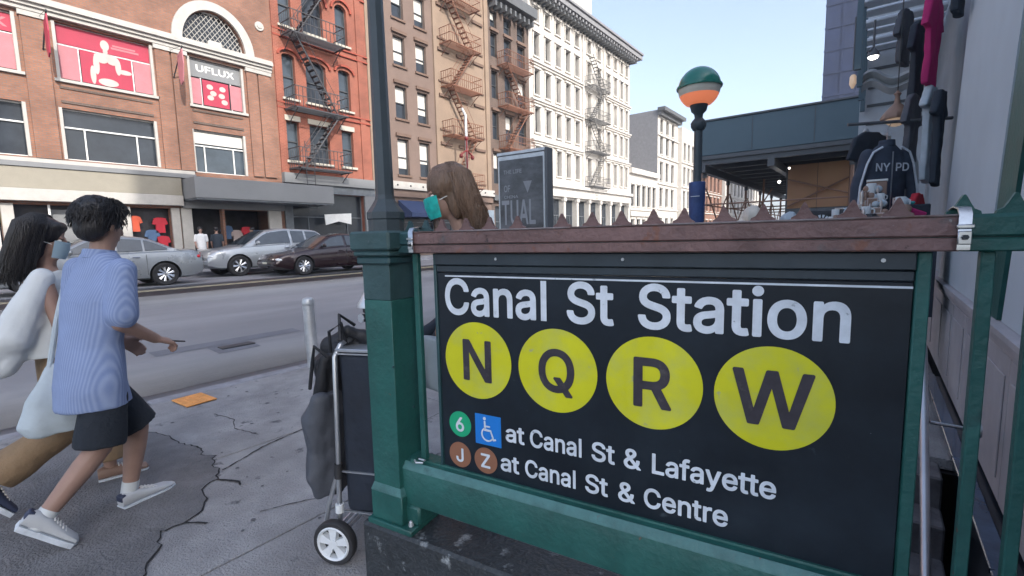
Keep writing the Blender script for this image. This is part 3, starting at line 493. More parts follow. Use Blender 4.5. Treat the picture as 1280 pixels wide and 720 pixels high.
b.lathe([(.036, 1.68), (.03, 2.4), (.028, 3.6)], 'post_paint', (c, 0, 0), 8, smooth=False)
fpart(b, 'lamp_pole')
# bottom rail (big bevelled channel)
b = MB()
prof = [(.05, .415), (-.05, .415), (-.052, .425), (-.052, .567), (-.032, .592), (-.012, .594), (-.010, .600), (.05, .600)]
b.prism(prof, -.355, 2.0, 'green_paint', 'X')
b.prism([(-.0535, .5665), (-.0525, .571), (-.0345, .5935), (-.0325, .593)], -.353, 1.99, 'green_highlight', 'X')  # highlight along the chamfer, painted as a lighter strip
b.box(-.36, -.27, -.055, .05, .330, .414, 'green_paint', bev=.01)
b.cyl((-.3, -.04, .601), (-.3, -.04, .618), .014, .012, 'green_paint', 10)
b.tube([(-.29, -.045, .612), (-.27, -.06, .612), (-.245, -.05, .612), (-.25, -.03, .612), (-.28, -.03, .612)], .004, 'galv', 6)
fpart(b, 'bottom_rail')
# top rail: green end, rust brown middle, green end
def rail(u0, u1, k, name, label=None):
    b = MB()
    P = [(.04, 1.478), (.04, 1.522), (.036, 1.528), (-.036, 1.528), (-.042, 1.52), (-.042, 1.483), (-.036, 1.479)]
    b.prism(P, u0, u1, k, 'X')
    b.prism([(.036, 1.4465), (.036, 1.477), (-.0355, 1.477), (-.039, 1.474), (-.039, 1.450), (-.034, 1.4465)], u0, u1, k, 'X')
    b.box(u0 + .001, u1 - .001, -.031, .031, 1.470, 1.486, 'green_dark')
    if k == 'rust_paint': b.box(u0, u1, -.0445, -.03, 1.5235, 1.529, 'rust_edge', bev=.002)
    return fpart(b, name, label)
rail(-.345, -.258, 'green_dark', 'top_rail', 'short dark green top rail beside the pier')
rail(-.252, 1.309, 'rust_paint', 'top_rail', 'long rust brown top rail with peeling patches')
rail(1.315, 2.0, 'green_paint', 'top_rail', 'green top rail right of the steel clamp')
# cast spikes
def spike_mesh(k):
    b = MB(); P = [(-.031, 0), (-.029, .007), (-.018, .013), (-.012, .024), (-.005, .039), (-.0015, .045), (.0015, .045), (.005, .039), (.012, .024), (.018, .013), (.029, .007), (.031, 0)]
    b.prism(P, -.007, .007, k, 'Y'); return b.mesh('spike')
sr, sg, sd = spike_mesh('rust_paint'), spike_mesh('green_paint'), spike_mesh('green_dark')
for i, u in enumerate([-.312, -.235, -.158, -.044, .056, .17, .338, .44, .536, .633, .719, .827, .922, 1.017, 1.118, 1.208]):
    put(sd if u < -.2 else sr, 'spike', fence, (u, .02, 1.2235), rot=(R(random.uniform(-4, 4)), R(random.uniform(-3, 3)), 0))
for u in (1.325, 1.41, 1.49, 1.57, 1.65): put(sg, 'spike', fence, (u, .02, 1.2235))
# worm-drive clamps round the joints
for u in (-.255, 1.312):
    b = MB(); e = .048
    P = [(-e, 1.452), (-e, 1.525), (-e + .012, 1.539), (-.005, 1.545), (e, 1.536), (e + .003, 1.533), (-.002, 1.5475), (-e + .008, 1.543), (-e - .003, 1.528), (-e - .003, 1.45)]
    b.prism(P, u - .011, u + .011, 'steel', 'X')
    b.box(u - .015, u + .015, -e - .010, -e - .0035, 1.497, 1.506, 'steel', bev=.002); b.box(u - .012, u + .012, -e - .008, -e - .0035, 1.462, 1.492, 'steel', bev=.002)
    b.cyl((u, -e - .008, 1.478), (u, -e - .014, 1.478), .006, .006, 'iron_black', 6)
    fpart(b, 'hose_clamp')
# balusters
for u in (-.272, 1.366, 1.448, 1.53, 1.612, 1.694, 1.776):
    b = MB(); w_ = .0125
    b.box(u - w_, u + w_, -.012, .012, .6005, 1.446, 'green_paint', bev=.003)
    fpart(b, 'baluster')
# ---- the sign hung on the fence
sign = thing('station_sign', 'large black subway station sign with white lettering and yellow lettered discs on the green fence', 'sign', FM(.53, -.004, .6), TH)
SO = (.53, -.004, .6)
def spart(mb, name, label=None, par=None):
    o = mb.build(name, par or sign, label, off=SO); return o
b = MB(); b.box(-.172, 1.243, -.002, .024, .596, 1.372, 'sign_black', bev=.0015); spart(b, 'sign_board')
b = MB()
b.box(-.186, -.173, -.008, .03, .596, 1.4445, 'green_dark', bev=.002)
b.box(1.2445, 1.272, -.012, .03, .6005, 1.4445, 'green_paint', bev=.003)
b.box(-.1725, 1.2435, -.006, .03, 1.374, 1.400, 'header_paint', bev=.003); b.box(-.1725, 1.2435, -.016, .03, 1.4015, 1.4445, 'header_paint', bev=.003)
for u in (.1, .55, 1.18): b.cyl((u, -.02, 1.425), (u, -.015, 1.425), .005, .005, 'galv', 8)
spart(b, 'sign_frame')
b = MB(); b.box(-.134, 1.242, -.0042, -.0022, 1.357, 1.3625, 'sign_white'); spart(b, 'white_stripe')
def words(lst, base, cap, name, bold=.02):
    for w_, u0, u1 in lst:
        b = MB(); add_text(b, w_, u0, base, u1, cap, 'sign_white', t=.0045, bold=bold); spart(b, name)
words([('Canal', -.137, .287), ('St', .36, .519), ('Station', .594, 1.126)], 1.214, .137, 'lettering', .02)
words([('at', .115, .193), ('Canal', .215, .409), ('St', .444, .523), ('&', .552, .607), ('Lafayette', .641, .979)], .7555, .066, 'lettering', .019)
words([('at', .091, .169), ('Canal', .193, .387), ('St', .421, .500), ('&', .534, .589), ('Centre', .617, .86)], .6385, .066, 'lettering', .019)
def disc(u, z, r, ch, k, lk, cap, bold=.02, sx=1.):
    b = MB(); b.lathe([(0.001, -.0024), (r, -.0024), (r, -.0040), (0.001, -.0040)], k, (u, 0, z), 64, 'Y')
    d = spart(b, 'route_disc')
    vs, fs, x0, x1 = text_geo(ch, 1, bold)
    sc = cap / (.509 + 2 * bold); w_ = (x1 - x0) * sc * sx
    b = MB(); add_text(b, ch, u - w_ / 2, z - cap / 2, u + w_ / 2, cap, lk, t=.0056, bold=bold); spart(b, 'letter', par=d)
for i, ch in enumerate('NQRW'):
    disc(.0 + .3196 * i, 1.045, .145, ch, 'sign_yellow', 'sign_letter', .158 if ch != 'Q' else .15, .022)
disc(-.088, .784, .0505, '6', 'bullet_green', 'sign_white', .058, .012)
disc(-.093, .659, .0505, 'J', 'bullet_brown', 'sign_white', .056, .014)
disc(.025, .660, .0505, 'Z', 'bullet_brown', 'sign_white', .056, .014)
b = MB(); b.box(-.018, .095, -.0042, -.0022, .723, .841, 'icon_blue', bev=.0008); ic = spart(b, 'access_icon')
b = MB()  # seated figure in a wheelchair
iu, iz = .037, .782
b.lathe([(.001, -.0045), (.0065, -.0045), (.0065, -.0055), (.001, -.0055)], 'sign_white', (iu - .012, 0, iz + .044), 16, 'Y')
ring = []
def arc(cx_, cz_, r0, r1, a0, a1, n=22):
    P = [(cx_ + r1 * math.cos(R(a0 + (a1 - a0) * i / n)), cz_ + r1 * math.sin(R(a0 + (a1 - a0) * i / n))) for i in range(n + 1)]
    P += [(cx_ + r0 * math.cos(R(a1 + (a0 - a1) * i / n)), cz_ + r0 * math.sin(R(a1 + (a0 - a1) * i / n))) for i in range(n + 1)]
    for i in range(n): b.prism([P[i], P[i + 1], P[2 * n - i], P[2 * n + 1 - i]], -.0055, -.0045, 'sign_white', 'Y')
arc(iu, iz - .016, .022, .028, 105, 340)
b.prism([(iu - .015, iz + .034), (iu - .008, iz + .034), (iu - .007, iz + .004), (iu + .016, iz + .003), (iu + .028, iz - .03), (iu + .036, iz - .028), (iu + .037, iz - .034), (iu + .024, iz - .038), (iu + .012, iz - .004), (iu - .014, iz - .004)], -.0055, -.0045, 'sign_white', 'Y')
b.prism([(iu - .009, iz + .018), (iu + .012, iz + .018), (iu + .012, iz + .012), (iu - .009, iz + .012)], -.0057, -.0047, 'sign_white', 'Y')
spart(b, 'wheelchair_symbol', par=ic)

# ================================================================ stairwell and the building wall on the right
st = MB()
nst = 15
for i in range(nst):
    y1 = 2.7 - i * .25; z1 = -.02 - i * .19
    st.box(.46, 1.55, y1 - .252, y1, z1 - .6, z1, 'stair_stone', bev=.01)
o = st.build('stairs'); single(o, 'grimy stone stairs going down behind the station sign', 'stairs')
sw2 = MB(); sw2.box(.3, .45, .1, 2.71, -3.2, .02, 'black_stone', bev=.01); sw2.box(.3, 1.7, -.06 + .16, .2, -3.2, -.09, 'black_stone')
o = sw2.build('stairwell_wall'); single(o, 'black stone side wall of the stairwell below the fence', 'wall')
bw = thing('corner_building', 'grey building front with pale panelled base and black stone skirting beside the stairwell', 'building', (1.7, 3, 0))
def bp(mb, name, label=None): return mb.build(name, bw, label, world=True)
b = MB()
b.box(1.62, 1.85, -.5, 4.6, -3.2, .10, 'black_stone', bev=.01); bp(b, 'skirting')
b = MB()
b.box(1.585, 1.66, -.5, 4.6, .102, .118, 'coping_reflection', bev=.004)  # blue reflections on the black coping are put into its colour
for j in range(9): b.box(1.582, 1.60, -.5 + j * .6, -.497 + j * .6, .10, .119, 'black_stone')
bp(b, 'coping')
b = MB()
ys = [-.5, .55, 1.25, 1.95, 2.65, 3.35, 4.05, 4.75, 5.6, 6.6, 7.4]
for a, c_ in zip(ys, ys[1:]):
    b.box(1.7, 1.9, a + .004, c_ - .004, .12, .86, 'wall_pale', bev=.006)
    b.box(1.692, 1.7, a + .08, c_ - .08, .22, .76, 'wall_pale', bev=.005)
b.prism([(1.7, .862), (1.688, .875), (1.686, .9), (1.668, .915), (1.664, .945), (1.655, .955), (1.655, .985), (1.70, .995), (1.9, .995), (1.9, .862)], -.5, 7.4, 'wall_pale', 'Y')
bp(b, 'panelled_base')
b = MB()
b.box(1.74, 6, -.5, 9.5, .997, 5.6, 'wall_grey'); b.box(1.9, 12, -.5, 9.5, -.07, .994, 'wall_grey')
bp(b, 'wall')
# pier with slightly battered sides
b = MB()
def quadpier(y0b, y1b, y0t, y1t, x0, x1, zb, zt, k):
    b.add([(x0, y0b, zb), (x0, y1b, zb), (x1, y1b, zb), (x1, y0b, zb), (x0, y0t, zt), (x0, y1t, zt), (x1, y1t, zt), (x1, y0t, zt)],
          [(0, 1, 5, 4), (1, 2, 6, 5), (2, 3, 7, 6), (3, 0, 4, 7), (4, 5, 6, 7), (3, 2, 1, 0)], k)
quadpier(2.78, 5.25, 1.9, 4.1, 1.69, 1.745, .998, 4.2, 'column_grey')
quadpier(2.3, 2.72, 1.5, 1.84, 1.69, 1.745, .998, 4.2, 'green_paint')
quadpier(.2, 2.24, -.2, 1.45, 1.70, 1.745, .998, 4.2, 'column_grey')
bp(b, 'pilaster')
hr = MB()
hr.tube([(1.4, 2.42, .70), (1.4, 2.38, .80), (1.4, 2.3, .83), (1.4, 2.2, .775), (1.4, .25, -1.06)], .019, 'alu', 12)
for y_, z_ in ((1.95, .54), (.9, -.45)):
    hr.tube([(1.4, y_, z_ - .02), (1.43, y_, z_ - .06), (1.62, y_, z_ - .06)], .009, 'steel', 8); hr.cyl((1.60, y_, z_ - .06), (1.62, y_, z_ - .06), .035, .035, 'steel', 14)
o = hr.build('handrail'); single(o, 'stainless steel handrail running down into the stairwell', 'handrail')

# ---- globe lamp of the entrance
lamp = thing('globe_lamp', 'station lamp with half green half orange globe on a dark post with blue sticker box', 'street lamp', (-.365, 3.92, 0))
b = MB()
b.lathe([(.075, 0), (.075, .12), (.05, .16), (.046, .3)], 'post_paint', n=12); b.lathe([(.046, .3), (.042, 2.56), (.058, 2.57), (.075, 2.6), (.078, 2.64), (.058, 2.67), (.04, 2.69), (.045, 2.73), (.075, 2.76), (.09, 2.82)], 'post_paint', n=16)
b.build('post', lamp)
b = MB(); b.sph((0, 0, 2.99), .205, 'globe_orange', 28, z0=-.8, z1=-.36); b.build('orange_bowl', lamp)
b = MB(); b.sph((0, 0, 2.99), .206, 'globe_cream', 28, z0=-.36, z1=.02); b.build('cream_band', lamp)
b = MB(); b.sph((0, 0, 2.99), .209, 'globe_green', 28, z0=.02, z1=1); b.lathe([(.2, -.005), (.222, -.005), (.226, .008), (.222, .02), (.2, .02)], 'globe_green', (0, 0, 2.99), 28, ring=True); b.build('green_dome', lamp)
b = MB(); b.lathe([(.058, 1.5), (.074, 1.6), (.082, 1.8), (.084, 2.03), (.076, 2.035)], 'sticker_blue', n=14); b.box(-.04, .05, -.088, -.083, 1.88, 1.886, 'sign_white'); b.build('sticker_box', lamp)

# ---- bollard, hydrant
b = MB(); b.lathe([(.066, 0), (.066, .74), (.068, .742), (.07, .745), (.07, .79), (.066, .80), (.066, .815), (.05, .835), (.005, .845)], 'galv', n=24)
o = b.build('bollard'); o.location = (-4.14, 1.60, 0); o.rotation_euler = (0, R(-2), 0); single(o, 'dented galvanised steel bollard standing at the kerb', 'bollard')
hy = thing('fire_hydrant', 'black fire hydrant with silver bonnet half hidden behind the green fence pier', 'hydrant', (-4.36, 2.62, -.06))
b = MB(); b.lathe([(.16, 0), (.16, .04), (.1, .06), (.095, .55), (.12, .57), (.12, .62), (.1, .64)], 'hydrant_black', n=18); b.build('barrel', hy)
b = MB(); b.lathe([(.19, .64), (.185, .69), (.14, .76), (.09, .85), (.04, .92), (.03, .98), (.005, 1.0)], 'silver_paint', n=18); b.build('bonnet', hy)
for s in (-1, 1):
    b = MB(); b.cyl((0, s * .08, .5), (0, s * .17, .5), .055, .055, 'hydrant_black', 12); b.cyl((0, s * .17, .5), (0, s * .19, .5), .062, .062, 'silver_paint', 8); b.build('nozzle', hy)

# ---- poster kiosk
kz = thing('poster_kiosk', 'tall dark poster panel in a grey metal frame standing beyond the spiked rail', 'poster panel', (-2.5, 3.72, -.06), R(4))
KX = None
b = MB(); b.box(-.36, .36, -.06, .06, .25, 2.62, 'galv', bev=.01); b.box(-.3, .3, -.05, .05, 0, .25, 'shed_steel'); b.box(.365, .40, -.075, .075, .2, 2.66, 'shed_steel', bev=.005); b.box(-.36, .36, -.07, .07, 2.625, 2.66, 'galv'); b.build('frame', kz)
b = MB(); b.box(-.33, .33, -.066, -.0605, .35, 2.56, 'poster_dark'); po = b.build('poster', kz)
b = MB()
add_text(b, 'TUAL', -.30, 1.72, .22, .32, 'poster_text', Matrix.Translation((0, -.067, 0)), bold=.01)
b.build('printing', kz); b = MB()
add_text(b, 'THE LIFE', -.26, 2.38, .02, .05, 'poster_text', Matrix.Translation((0, -.067, 0)), bold=.01)
b.build('printing', kz); b = MB()
add_text(b, 'OF', -.26, 2.15, -.16, .085, 'poster_text', Matrix.Translation((0, -.067, 0)), bold=.01)
b.build('printing', kz); b = MB()
add_text(b, 'CHINA', -.26, 2.065, -.04, .038, 'poster_text', Matrix.Translation((0, -.067, 0)), bold=.01)
b.build('printing', kz)
b = MB(); b.prism([(.04, 2.27), (.17, 2.27), (.105, 2.12)], -.069, -.067, 'poster_text', 'Y'); b.build('printed_triangle', kz)
b = MB(); b.box(-.27, .26, -.069, -.0672, .9, 1.66, 'poster_mid'); b.build('printed_picture', kz)

# ================================================================ buildings across the street
FX = -22.0
def wall_mb(b, x, y0, y1, z0, z1, ops, k, depth=.28, back=12, roofk=None, sidek=None):
    """front wall with real openings (y0,y1,z0,z1); reveals; sides, roof and back"""
    ys = sorted(set([y0, y1] + [v for o in ops for v in o[:2]])); zs = sorted(set([z0, z1] + [v for o in ops for v in o[2:4]]))
    for a, c in zip(ys, ys[1:]):
        for d, e in zip(zs, zs[1:]):
            my, mz = (a + c) / 2, (d + e) / 2
            if any(o[0] < my < o[1] and o[2] < mz < o[3] for o in ops): continue
            b.add([(x, a, d), (x, c, d), (x, c, e), (x, a, e)], [(0, 1, 2, 3)], k)
    for o in ops:
        a, c, d, e = o[:4]; xb = x - depth
        b.add([(x, a, d), (x, c, d), (x, c, e), (x, a, e), (xb, a, d), (xb, c, d), (xb, c, e), (xb, a, e)], [(0, 4, 5, 1), (1, 5, 6, 2), (2, 6, 7, 3), (3, 7, 4, 0)], k)
    xb = x - back; sk = sidek or k
    b.add([(x, y0, z0), (x, y1, z0), (x, y1, z1), (x, y0, z1), (xb, y0, z0), (xb, y1, z0), (xb, y1, z1), (xb, y0, z1)], [(0, 3, 7, 4), (1, 5, 6, 2), (4, 7, 6, 5), (3, 2, 6, 7)], sk)
_wm = {}
def win(par, y0, y1, z0, z1, x=FX, fr='frame_dark', style='sash', blind=0., glass='glass', depth=.2, arch=False, seed=0):
    w = round(y1 - y0, 3); h = round(z1 - z0, 3); key = (w, h, fr, style, arch)
    if key not in _wm:
        b = MB(); t = .055 if style != 'wide' else .045
        b.box(-.06, 0, -w / 2, w / 2, 0, t, fr); b.box(-.06, 0, -w / 2, w / 2, h - t, h, fr)
        b.box(-.06, 0, -w / 2, -w / 2 + t, t, h - t, fr); b.box(-.06, 0, w / 2 - t, w / 2, t, h - t, fr)
        if style == 'sash': b.box(-.05, .01, -w / 2 + t, w / 2 - t, h * .5 - .03, h * .5 + .03, fr)
        if style == 'wide':
            b.box(-.055, .005, -w / 2 + t, w / 2 - t, h * .64 - .025, h * .64 + .025, fr)
            for q in (-w * .27, w * .27): b.box(-.05, .004, q - .022, q + .022, t, h * .64 - .026, fr)
        me = b.mesh('window')
        g2 = MB(); g2.box(-.07, -.062, -w / 2 + .01, w / 2 - .01, .01, h - .01, 'glass'); mg = g2.mesh('pane')
        _wm[key] = (me, mg)
    me, mg = _wm[key]; o_ = par['_o']; rx = x - depth
    wo = put(me, 'window', par, (rx - o_[0], (y0 + y1) / 2 - o_[1], z0 - o_[2]))
    if glass != 'glass':
        kk = (key, glass)
        if kk not in _wm: m2 = mg.copy(); m2.materials.clear(); m2.materials.append(M[glass]); _wm[kk] = m2
        mg = _wm[kk]
    put(mg, 'pane', wo)
    if blind:
        bl = round(blind, 1); kk = (w, h, bl)
        if kk not in _wm:
            b = MB(); b.box(-.061, -.056, -w / 2 + .06, w / 2 - .06, h * (1 - bl), h - .06, 'blind'); _wm[kk] = b.mesh('blind')
        put(_wm[kk], 'blind', wo)
    if arch:
        b = MB(); n = 10; cy_ = (y0 + y1) / 2; r = w / 2; zb = z1 - r * arch
        for s in (-1, 1):
            for i in range(n):
                a0 = math.pi / 2 * i / n; a1 = math.pi / 2 * (i + 1) / n
                p = [(cy_ + s * r * math.cos(a0), zb + r * arch * math.sin(a0)), (cy_ + s * r * math.cos(a1), zb + r * arch * math.sin(a1)), (cy_ + s * r * math.cos(a1), z1 + .001), (cy_ + s * r * math.cos(a0), z1 + .001)]
                b.prism(p, x - .25, x - .002, par['wk'], 'X')
        b.build('arch_spandrel', par, world=True)
    return wo
def trim(b, y0, y1, z0, z1, k, out=.12, x=FX): b.box(x + .002, x + out, y0, y1, z0, z1, k)
def fire_escape(par, y0, y1, floors, k, label, x=FX, out=1.05, drop=True, flip=False, last_top=None):
    b = MB(); xo = x + out; t = .022
    for i, z in enumerate(floors):
        for s in range(int(out / .12)): b.box(x + .03 + s * .12, x + .075 + s * .12, y0, y1, z - .03, z, k)
        b.box(x + .01, xo, y0, y0 + .05, z - .09, z - .031, k); b.box(x + .01, xo, y1 - .05, y1, z - .09, z - .031, k); b.box(xo - .04, xo, y0, y1, z - .09, z - .031, k)
        for zz in (z + .45, z + .9):
            b.box(xo - .035, xo, y0, y1, zz, zz + .035, k); b.box(x + .01, xo, y0, y0 + .03, zz, zz + .035, k); b.box(x + .01, xo, y1 - .03, y1, zz, zz + .035, k)
        n = int((y1 - y0) / .2)
        for j in range(n + 1):
            yy = y0 + (y1 - y0) * j / n; b.box(xo - .03, xo - .008, yy - .011, yy + .011, z, z + .9, k)
        for j in range(5): b.box(x + .1 + j * .2, x + .122 + j * .2, y0, y0 + .022, z, z + .9, k)
        for yy in (y0 + .15, y1 - .15):   # brackets under the balcony
            b.tube([(x + .02, yy, z - .75), (x + out * .5, yy, z - .35), (xo - .05, yy, z - .08)], .022, k, 5)
        if i < len(floors) - 1 or last_top:
            z2 = floors[i + 1] if i < len(floors) - 1 else last_top
            a, c = (y0 + .5, y1 - .35) if (i % 2 == 0) != flip else (y1 - .5, y0 + .35)
            for xs_ in (x + .28, x + .78): b.tube([(xs_, a, z), (xs_, c, z2)], .035, k, 5)
            for xs_ in (x + .28, x + .78): b.tube([(xs_, a, z + .8), (xs_, c, z2 + .8)], .015, k, 4)
            m = int((z2 - z) / .24)
            for j in range(1, m):
                q = j / m; b.box(x + .28, x + .78, a + (c - a) * q - .09, a + (c - a) * q + .09, z + (z2 - z) * q - .015, z + (z2 - z) * q + .012, k)
    if drop:
        z = floors[0]
        for yy in (y0 + .3, y0 + .72): b.box(xo + .01, xo + .035, yy, yy + .03, z - 2.2, z + 1.2, k)
        for j in range(12): b.box(xo + .012, xo + .032, y0 + .33, y0 + .72, z - 2.1 + j * .28, z - 2.07 + j * .28, k)
    return b.build('fire_escape', par, label, world=True)

# ---------- brown brick shop building
bb = thing('brick_shop_building', 'brown brick shop building with white cornice, arched lattice window and red window posters', 'building', (FX, 3, .46)); bb['wk'] = 'brick_brown'
W2 = [(-1.9, 1.68, 4.64, 6.45), (2.5, 5.38, 4.64, 6.45), (6.58, 8.74, 4.58, 6.38)]
W3 = [(-1.9, 1.68, 7.44, 9.36), (2.57, 5.47, 7.44, 9.40), (6.66, 8.86, 7.40, 9.36)]
W1 = [(-6, .75, .5, 3.1), (1.05, 3.9, .5, 3.0), (4.2, 5.55, .5, 3.0), (6.3, 7.5, .5, 3.1), (7.6, 10.0, .6, 3.0)]
AR = (6.57, 9.0, 9.96, 11.45)
b = MB(); wall_mb(b, FX, -8, 10.3, .42, 15.5, W2 + W3 + W1 + [AR], 'brick_brown', .3)
bb_w = b.build('wall', bb, world=True)
for i, w_ in enumerate(W2): win(bb, *w_, fr='frame_white', style='wide', glass='glass' if i < 2 else 'glass_sky', depth=.16)
for i, w_ in enumerate(W3): win(bb, *w_, fr='frame_white', style='wide', depth=.16)
win(bb, AR[0], AR[1], AR[2], AR[3], fr='frame_white', style='plain', depth=.2, arch=1.22)
b = MB()  # white lattice
cy_, cz_, r_ = (AR[0] + AR[1]) / 2, AR[2], 1.2
for i in range(-14, 15):
    for s in (-1, 1):
        o_ = i * .2; pts = []
        for t in [q * .04 for q in range(-80, 80)]:
            yy = o_ + t * .7; zz = s * t * .9 + 1.0
            if zz > .03 and (yy / r_) ** 2 + (zz / 1.47) ** 2 < .98: pts.append((FX - .13, cy_ + yy, cz_ + zz))
        if len(pts) > 2: b.tube([pts[0], pts[-1]], .014, 'trim_white', 4)
b.build('lattice', bb, world=True)
b = MB()  # arch surround
n = 22
for i in range(n):
    a0, a1 = math.pi * i / n, math.pi * (i + 1) / n
    b.prism([(cy_ + 1.24 * math.cos(a0), cz_ + 1.5 * math.sin(a0)), (cy_ + 1.24 * math.cos(a1), cz_ + 1.5 * math.sin(a1)), (cy_ + 1.62 * math.cos(a1), cz_ + 1.86 * math.sin(a1)), (cy_ + 1.62 * math.cos(a0), cz_ + 1.86 * math.sin(a0))], FX + .003, FX + .11, 'trim_white', 'X')
b.build('arch_surround', bb, world=True)
b = MB(); b.box(FX - .12, FX + .14, cy_ - .28, cy_ + .28, cz_ + .0, cz_ + .26, 'trim_white', bev=.05)
b.build('keystone', bb, world=True)
b = MB(); b.lathe([(.001, .003), (.2, .003), (.2, .06), (.12, .06), (.1, .09), (.001, .1)], 'trim_white', (FX, 9.75, 11.5), 20, 'X'); b.build('roundel', bb, world=True)
b = MB()
for (z0, z1, o_) in ((9.48, 9.62, .16), (9.62, 9.74, .24), (9.74, 9.9, .34), (9.9, 9.97, .28)): trim(b, -8, 10.12, z0, z1, 'trim_white', o_)
b.build('cornice', bb, world=True)
b = MB()
for (a, c) in ((1.78, 2.42), (5.52, 6.02), (6.08, 6.6), (8.98, 9.42), (9.5, 10.05)): trim(b, a, c, 4.6, 9.3, 'brick_brown', .1); trim(b, a - .04, c + .04, 9.302, 9.46, 'trim_white', .15)
for (a, c, d, e) in W3: trim(b, a - .08, c + .08, d - .1, d - .002, 'trim_white', .1)
for (a, c, d, e) in W2 + W3:
    b.box(FX - .1, FX + .02, a - .001, a + .09, d, e, 'trim_white'); b.box(FX - .1, FX + .02, c - .09, c + .001, d, e, 'trim_white'); 
for (a, c) in ((2.6, 5.3), (6.7, 8.7)): trim(b, a, c, 6.62, 6.7, 'brick_dark', .04); trim(b, a, c, 7.12, 7.2, 'brick_dark', .04)
b.build('pilasters', bb, world=True)
b = MB(); trim(b, -8, 6.5, 4.42, 4.56, 'trim_white', .22); trim(b, -8, 6.5, 4.25, 4.415, 'canopy_grey', .35); b.build('belt_course', bb, world=True)
# posters inside the third-floor windows
def poster(y0, y1, z0, z1, k, name='window_poster', x=FX - .145):
    b = MB(); b.box(x, x + .01, y0, y1, z0, z1, k); return b
b = poster(2.66, 5.4, 8.72, 9.36, 'red_banner'); b.box(FX - .133, FX - .130, 4.2, 5.05, 8.93, 9.0, 'pink_banner'); b.box(FX - .133, FX - .130, 4.25, 4.95, 9.03, 9.09, 'pink_banner'); b.build('window_poster', bb, 'red poster strip across the top of the window', world=True)
for a, c, k in ((2.66, 3.22, 'pink_banner'), (3.28, 4.78, 'red_banner'), (4.84, 5.4, 'pink_banner')): poster(a, c, 7.52, 8.66, k).build('window_poster', bb, 'plain %s poster pane' % k.split('_')[0], world=True)
b = MB()  # pale figure printed on the poster, generic
def blobpoly(c0, c1, ry, rz): return [(c0 + ry * math.cos(i * math.pi / 8), c1 + rz * math.sin(i * math.pi / 8)) for i in range(16)]
xq = FX - .1335
for pl_ in (blobpoly(4.02, 9.0, .13, .19), blobpoly(4.02, 8.78, .07, .12), blobpoly(4.03, 8.58, .36, .13), blobpoly(3.72, 8.25, .09, .36), blobpoly(3.60, 7.85, .08, .33), blobpoly(4.36, 8.3, .09, .3), blobpoly(4.55, 8.15, .22, .09), blobpoly(4.03, 7.66, .3, .14), blobpoly(3.9, 8.45, .16, .12), blobpoly(4.2, 8.45, .16, .12)):
    b.prism(pl_, xq, xq + .003, 'figure_white', 'X'); xq += .0005
b.build('printed_figure', bb, world=True)
b = poster(6.76, 8.78, 8.62, 9.32, 'canopy_grey'); b.build('sign_board', bb, world=True)
X = Matrix.Translation((FX - .133, 7.02, 8.86)) @ Matrix.Rotation(R(90), 4, 'Z')
b = MB(); add_text(b, 'UFLUX', 0, 0, 1.5, .28, 'panel_white', X, bold=.03); b.build('lettering', bb, world=True)
for a, c, k in ((6.76, 7.16, 'pink_banner'), (7.22, 8.25, 'red_banner'), (8.31, 8.78, 'pink_banner')): poster(a, c, 7.5, 8.56, k).build('window_poster', bb, world=True)
b = MB(); 
for i, (py, pz) in enumerate(((7.5, 8.3), (7.62, 8.05), (7.5, 7.85), (8.0, 8.3), (7.95, 8.0), (8.05, 7.75))): b.prism(blobpoly(py, pz, .13, .11), FX - .1335, FX - .131 + i * .0004, 'figure_white', 'X')
b.build('printed_figure', bb, world=True)
b = poster(-1.8, 1.6, 8.72, 9.3, 'red_banner'); X = Matrix.Translation((FX - .133, .6, 8.86)) @ Matrix.Rotation(R(90), 4, 'Z'); add_text(b, 'EX', .1, 0, .9, .3, 'pink_banner', X, bold=.03); b.build('window_poster', bb, world=True)
poster(-1.8, 1.6, 7.52, 8.66, 'pink_banner').build('window_poster', bb, world=True)
poster(6.68, 8.64, 5.82, 6.3, 'blind', x=FX - .15).build('window_blind', bb, world=True)
# shop fascia, canopy and shopfront
b = MB(); b.box(FX + .003, FX + .30, -8, 5.95, 3.52, 4.24, 'fascia_beige', bev=.01); b.build('fascia', bb, 'beige shop fascia band', world=True)
b = MB(); b.box(FX + .003, FX + .36, -8, 5.95, 3.1, 3.515, 'trim_white', bev=.01); b.box(FX + .003, FX + .2, 5.955, 10.25, 3.02, 3.3, 'canopy_grey'); b.build('lower_band', bb, world=True)
b = MB(); b.box(FX + .004, FX + 1.55, 6.0, 12.1, 3.36, 4.2, 'canopy_grey', bev=.015); b.box(FX + .004, FX + 1.5, 6.05, 12.05, 3.3, 3.357, 'store_grey'); b.build('canopy', bb, 'flat grey box canopy over the shop entrance', world=True)
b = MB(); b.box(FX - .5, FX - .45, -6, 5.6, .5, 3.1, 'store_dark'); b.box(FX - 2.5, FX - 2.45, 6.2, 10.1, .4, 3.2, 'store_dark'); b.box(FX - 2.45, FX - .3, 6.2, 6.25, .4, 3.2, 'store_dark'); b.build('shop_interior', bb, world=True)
for yy, ww in ((.75, .3), (3.9, .3), (5.55, .3), (5.9, .39), (9.5, .6)):
    b = MB(); b.box(FX - .05, FX + .11, yy, yy + ww, .47, 3.01, 'trim_white', bev=.01); b.build('shopfront_pillar', bb, world=True)
for yy in (1.9, 2.9):
    b = MB(); b.box(FX - .05, FX, yy, yy + .06, .5, 3.0, 'frame_white'); b.build('shopfront_post', bb, world=True)
for q in ((-.2, .72, 2.35, 2.62, 'sign_green'), (-.1, .7, 1.2, 2.3, 'panel_white'), (1.96, 2.9, 1.7, 2.85, 'canopy_grey')):
    b = MB(); b.box(FX - .3, FX - .27, *q); b.build('shop_poster', bb, world=True)
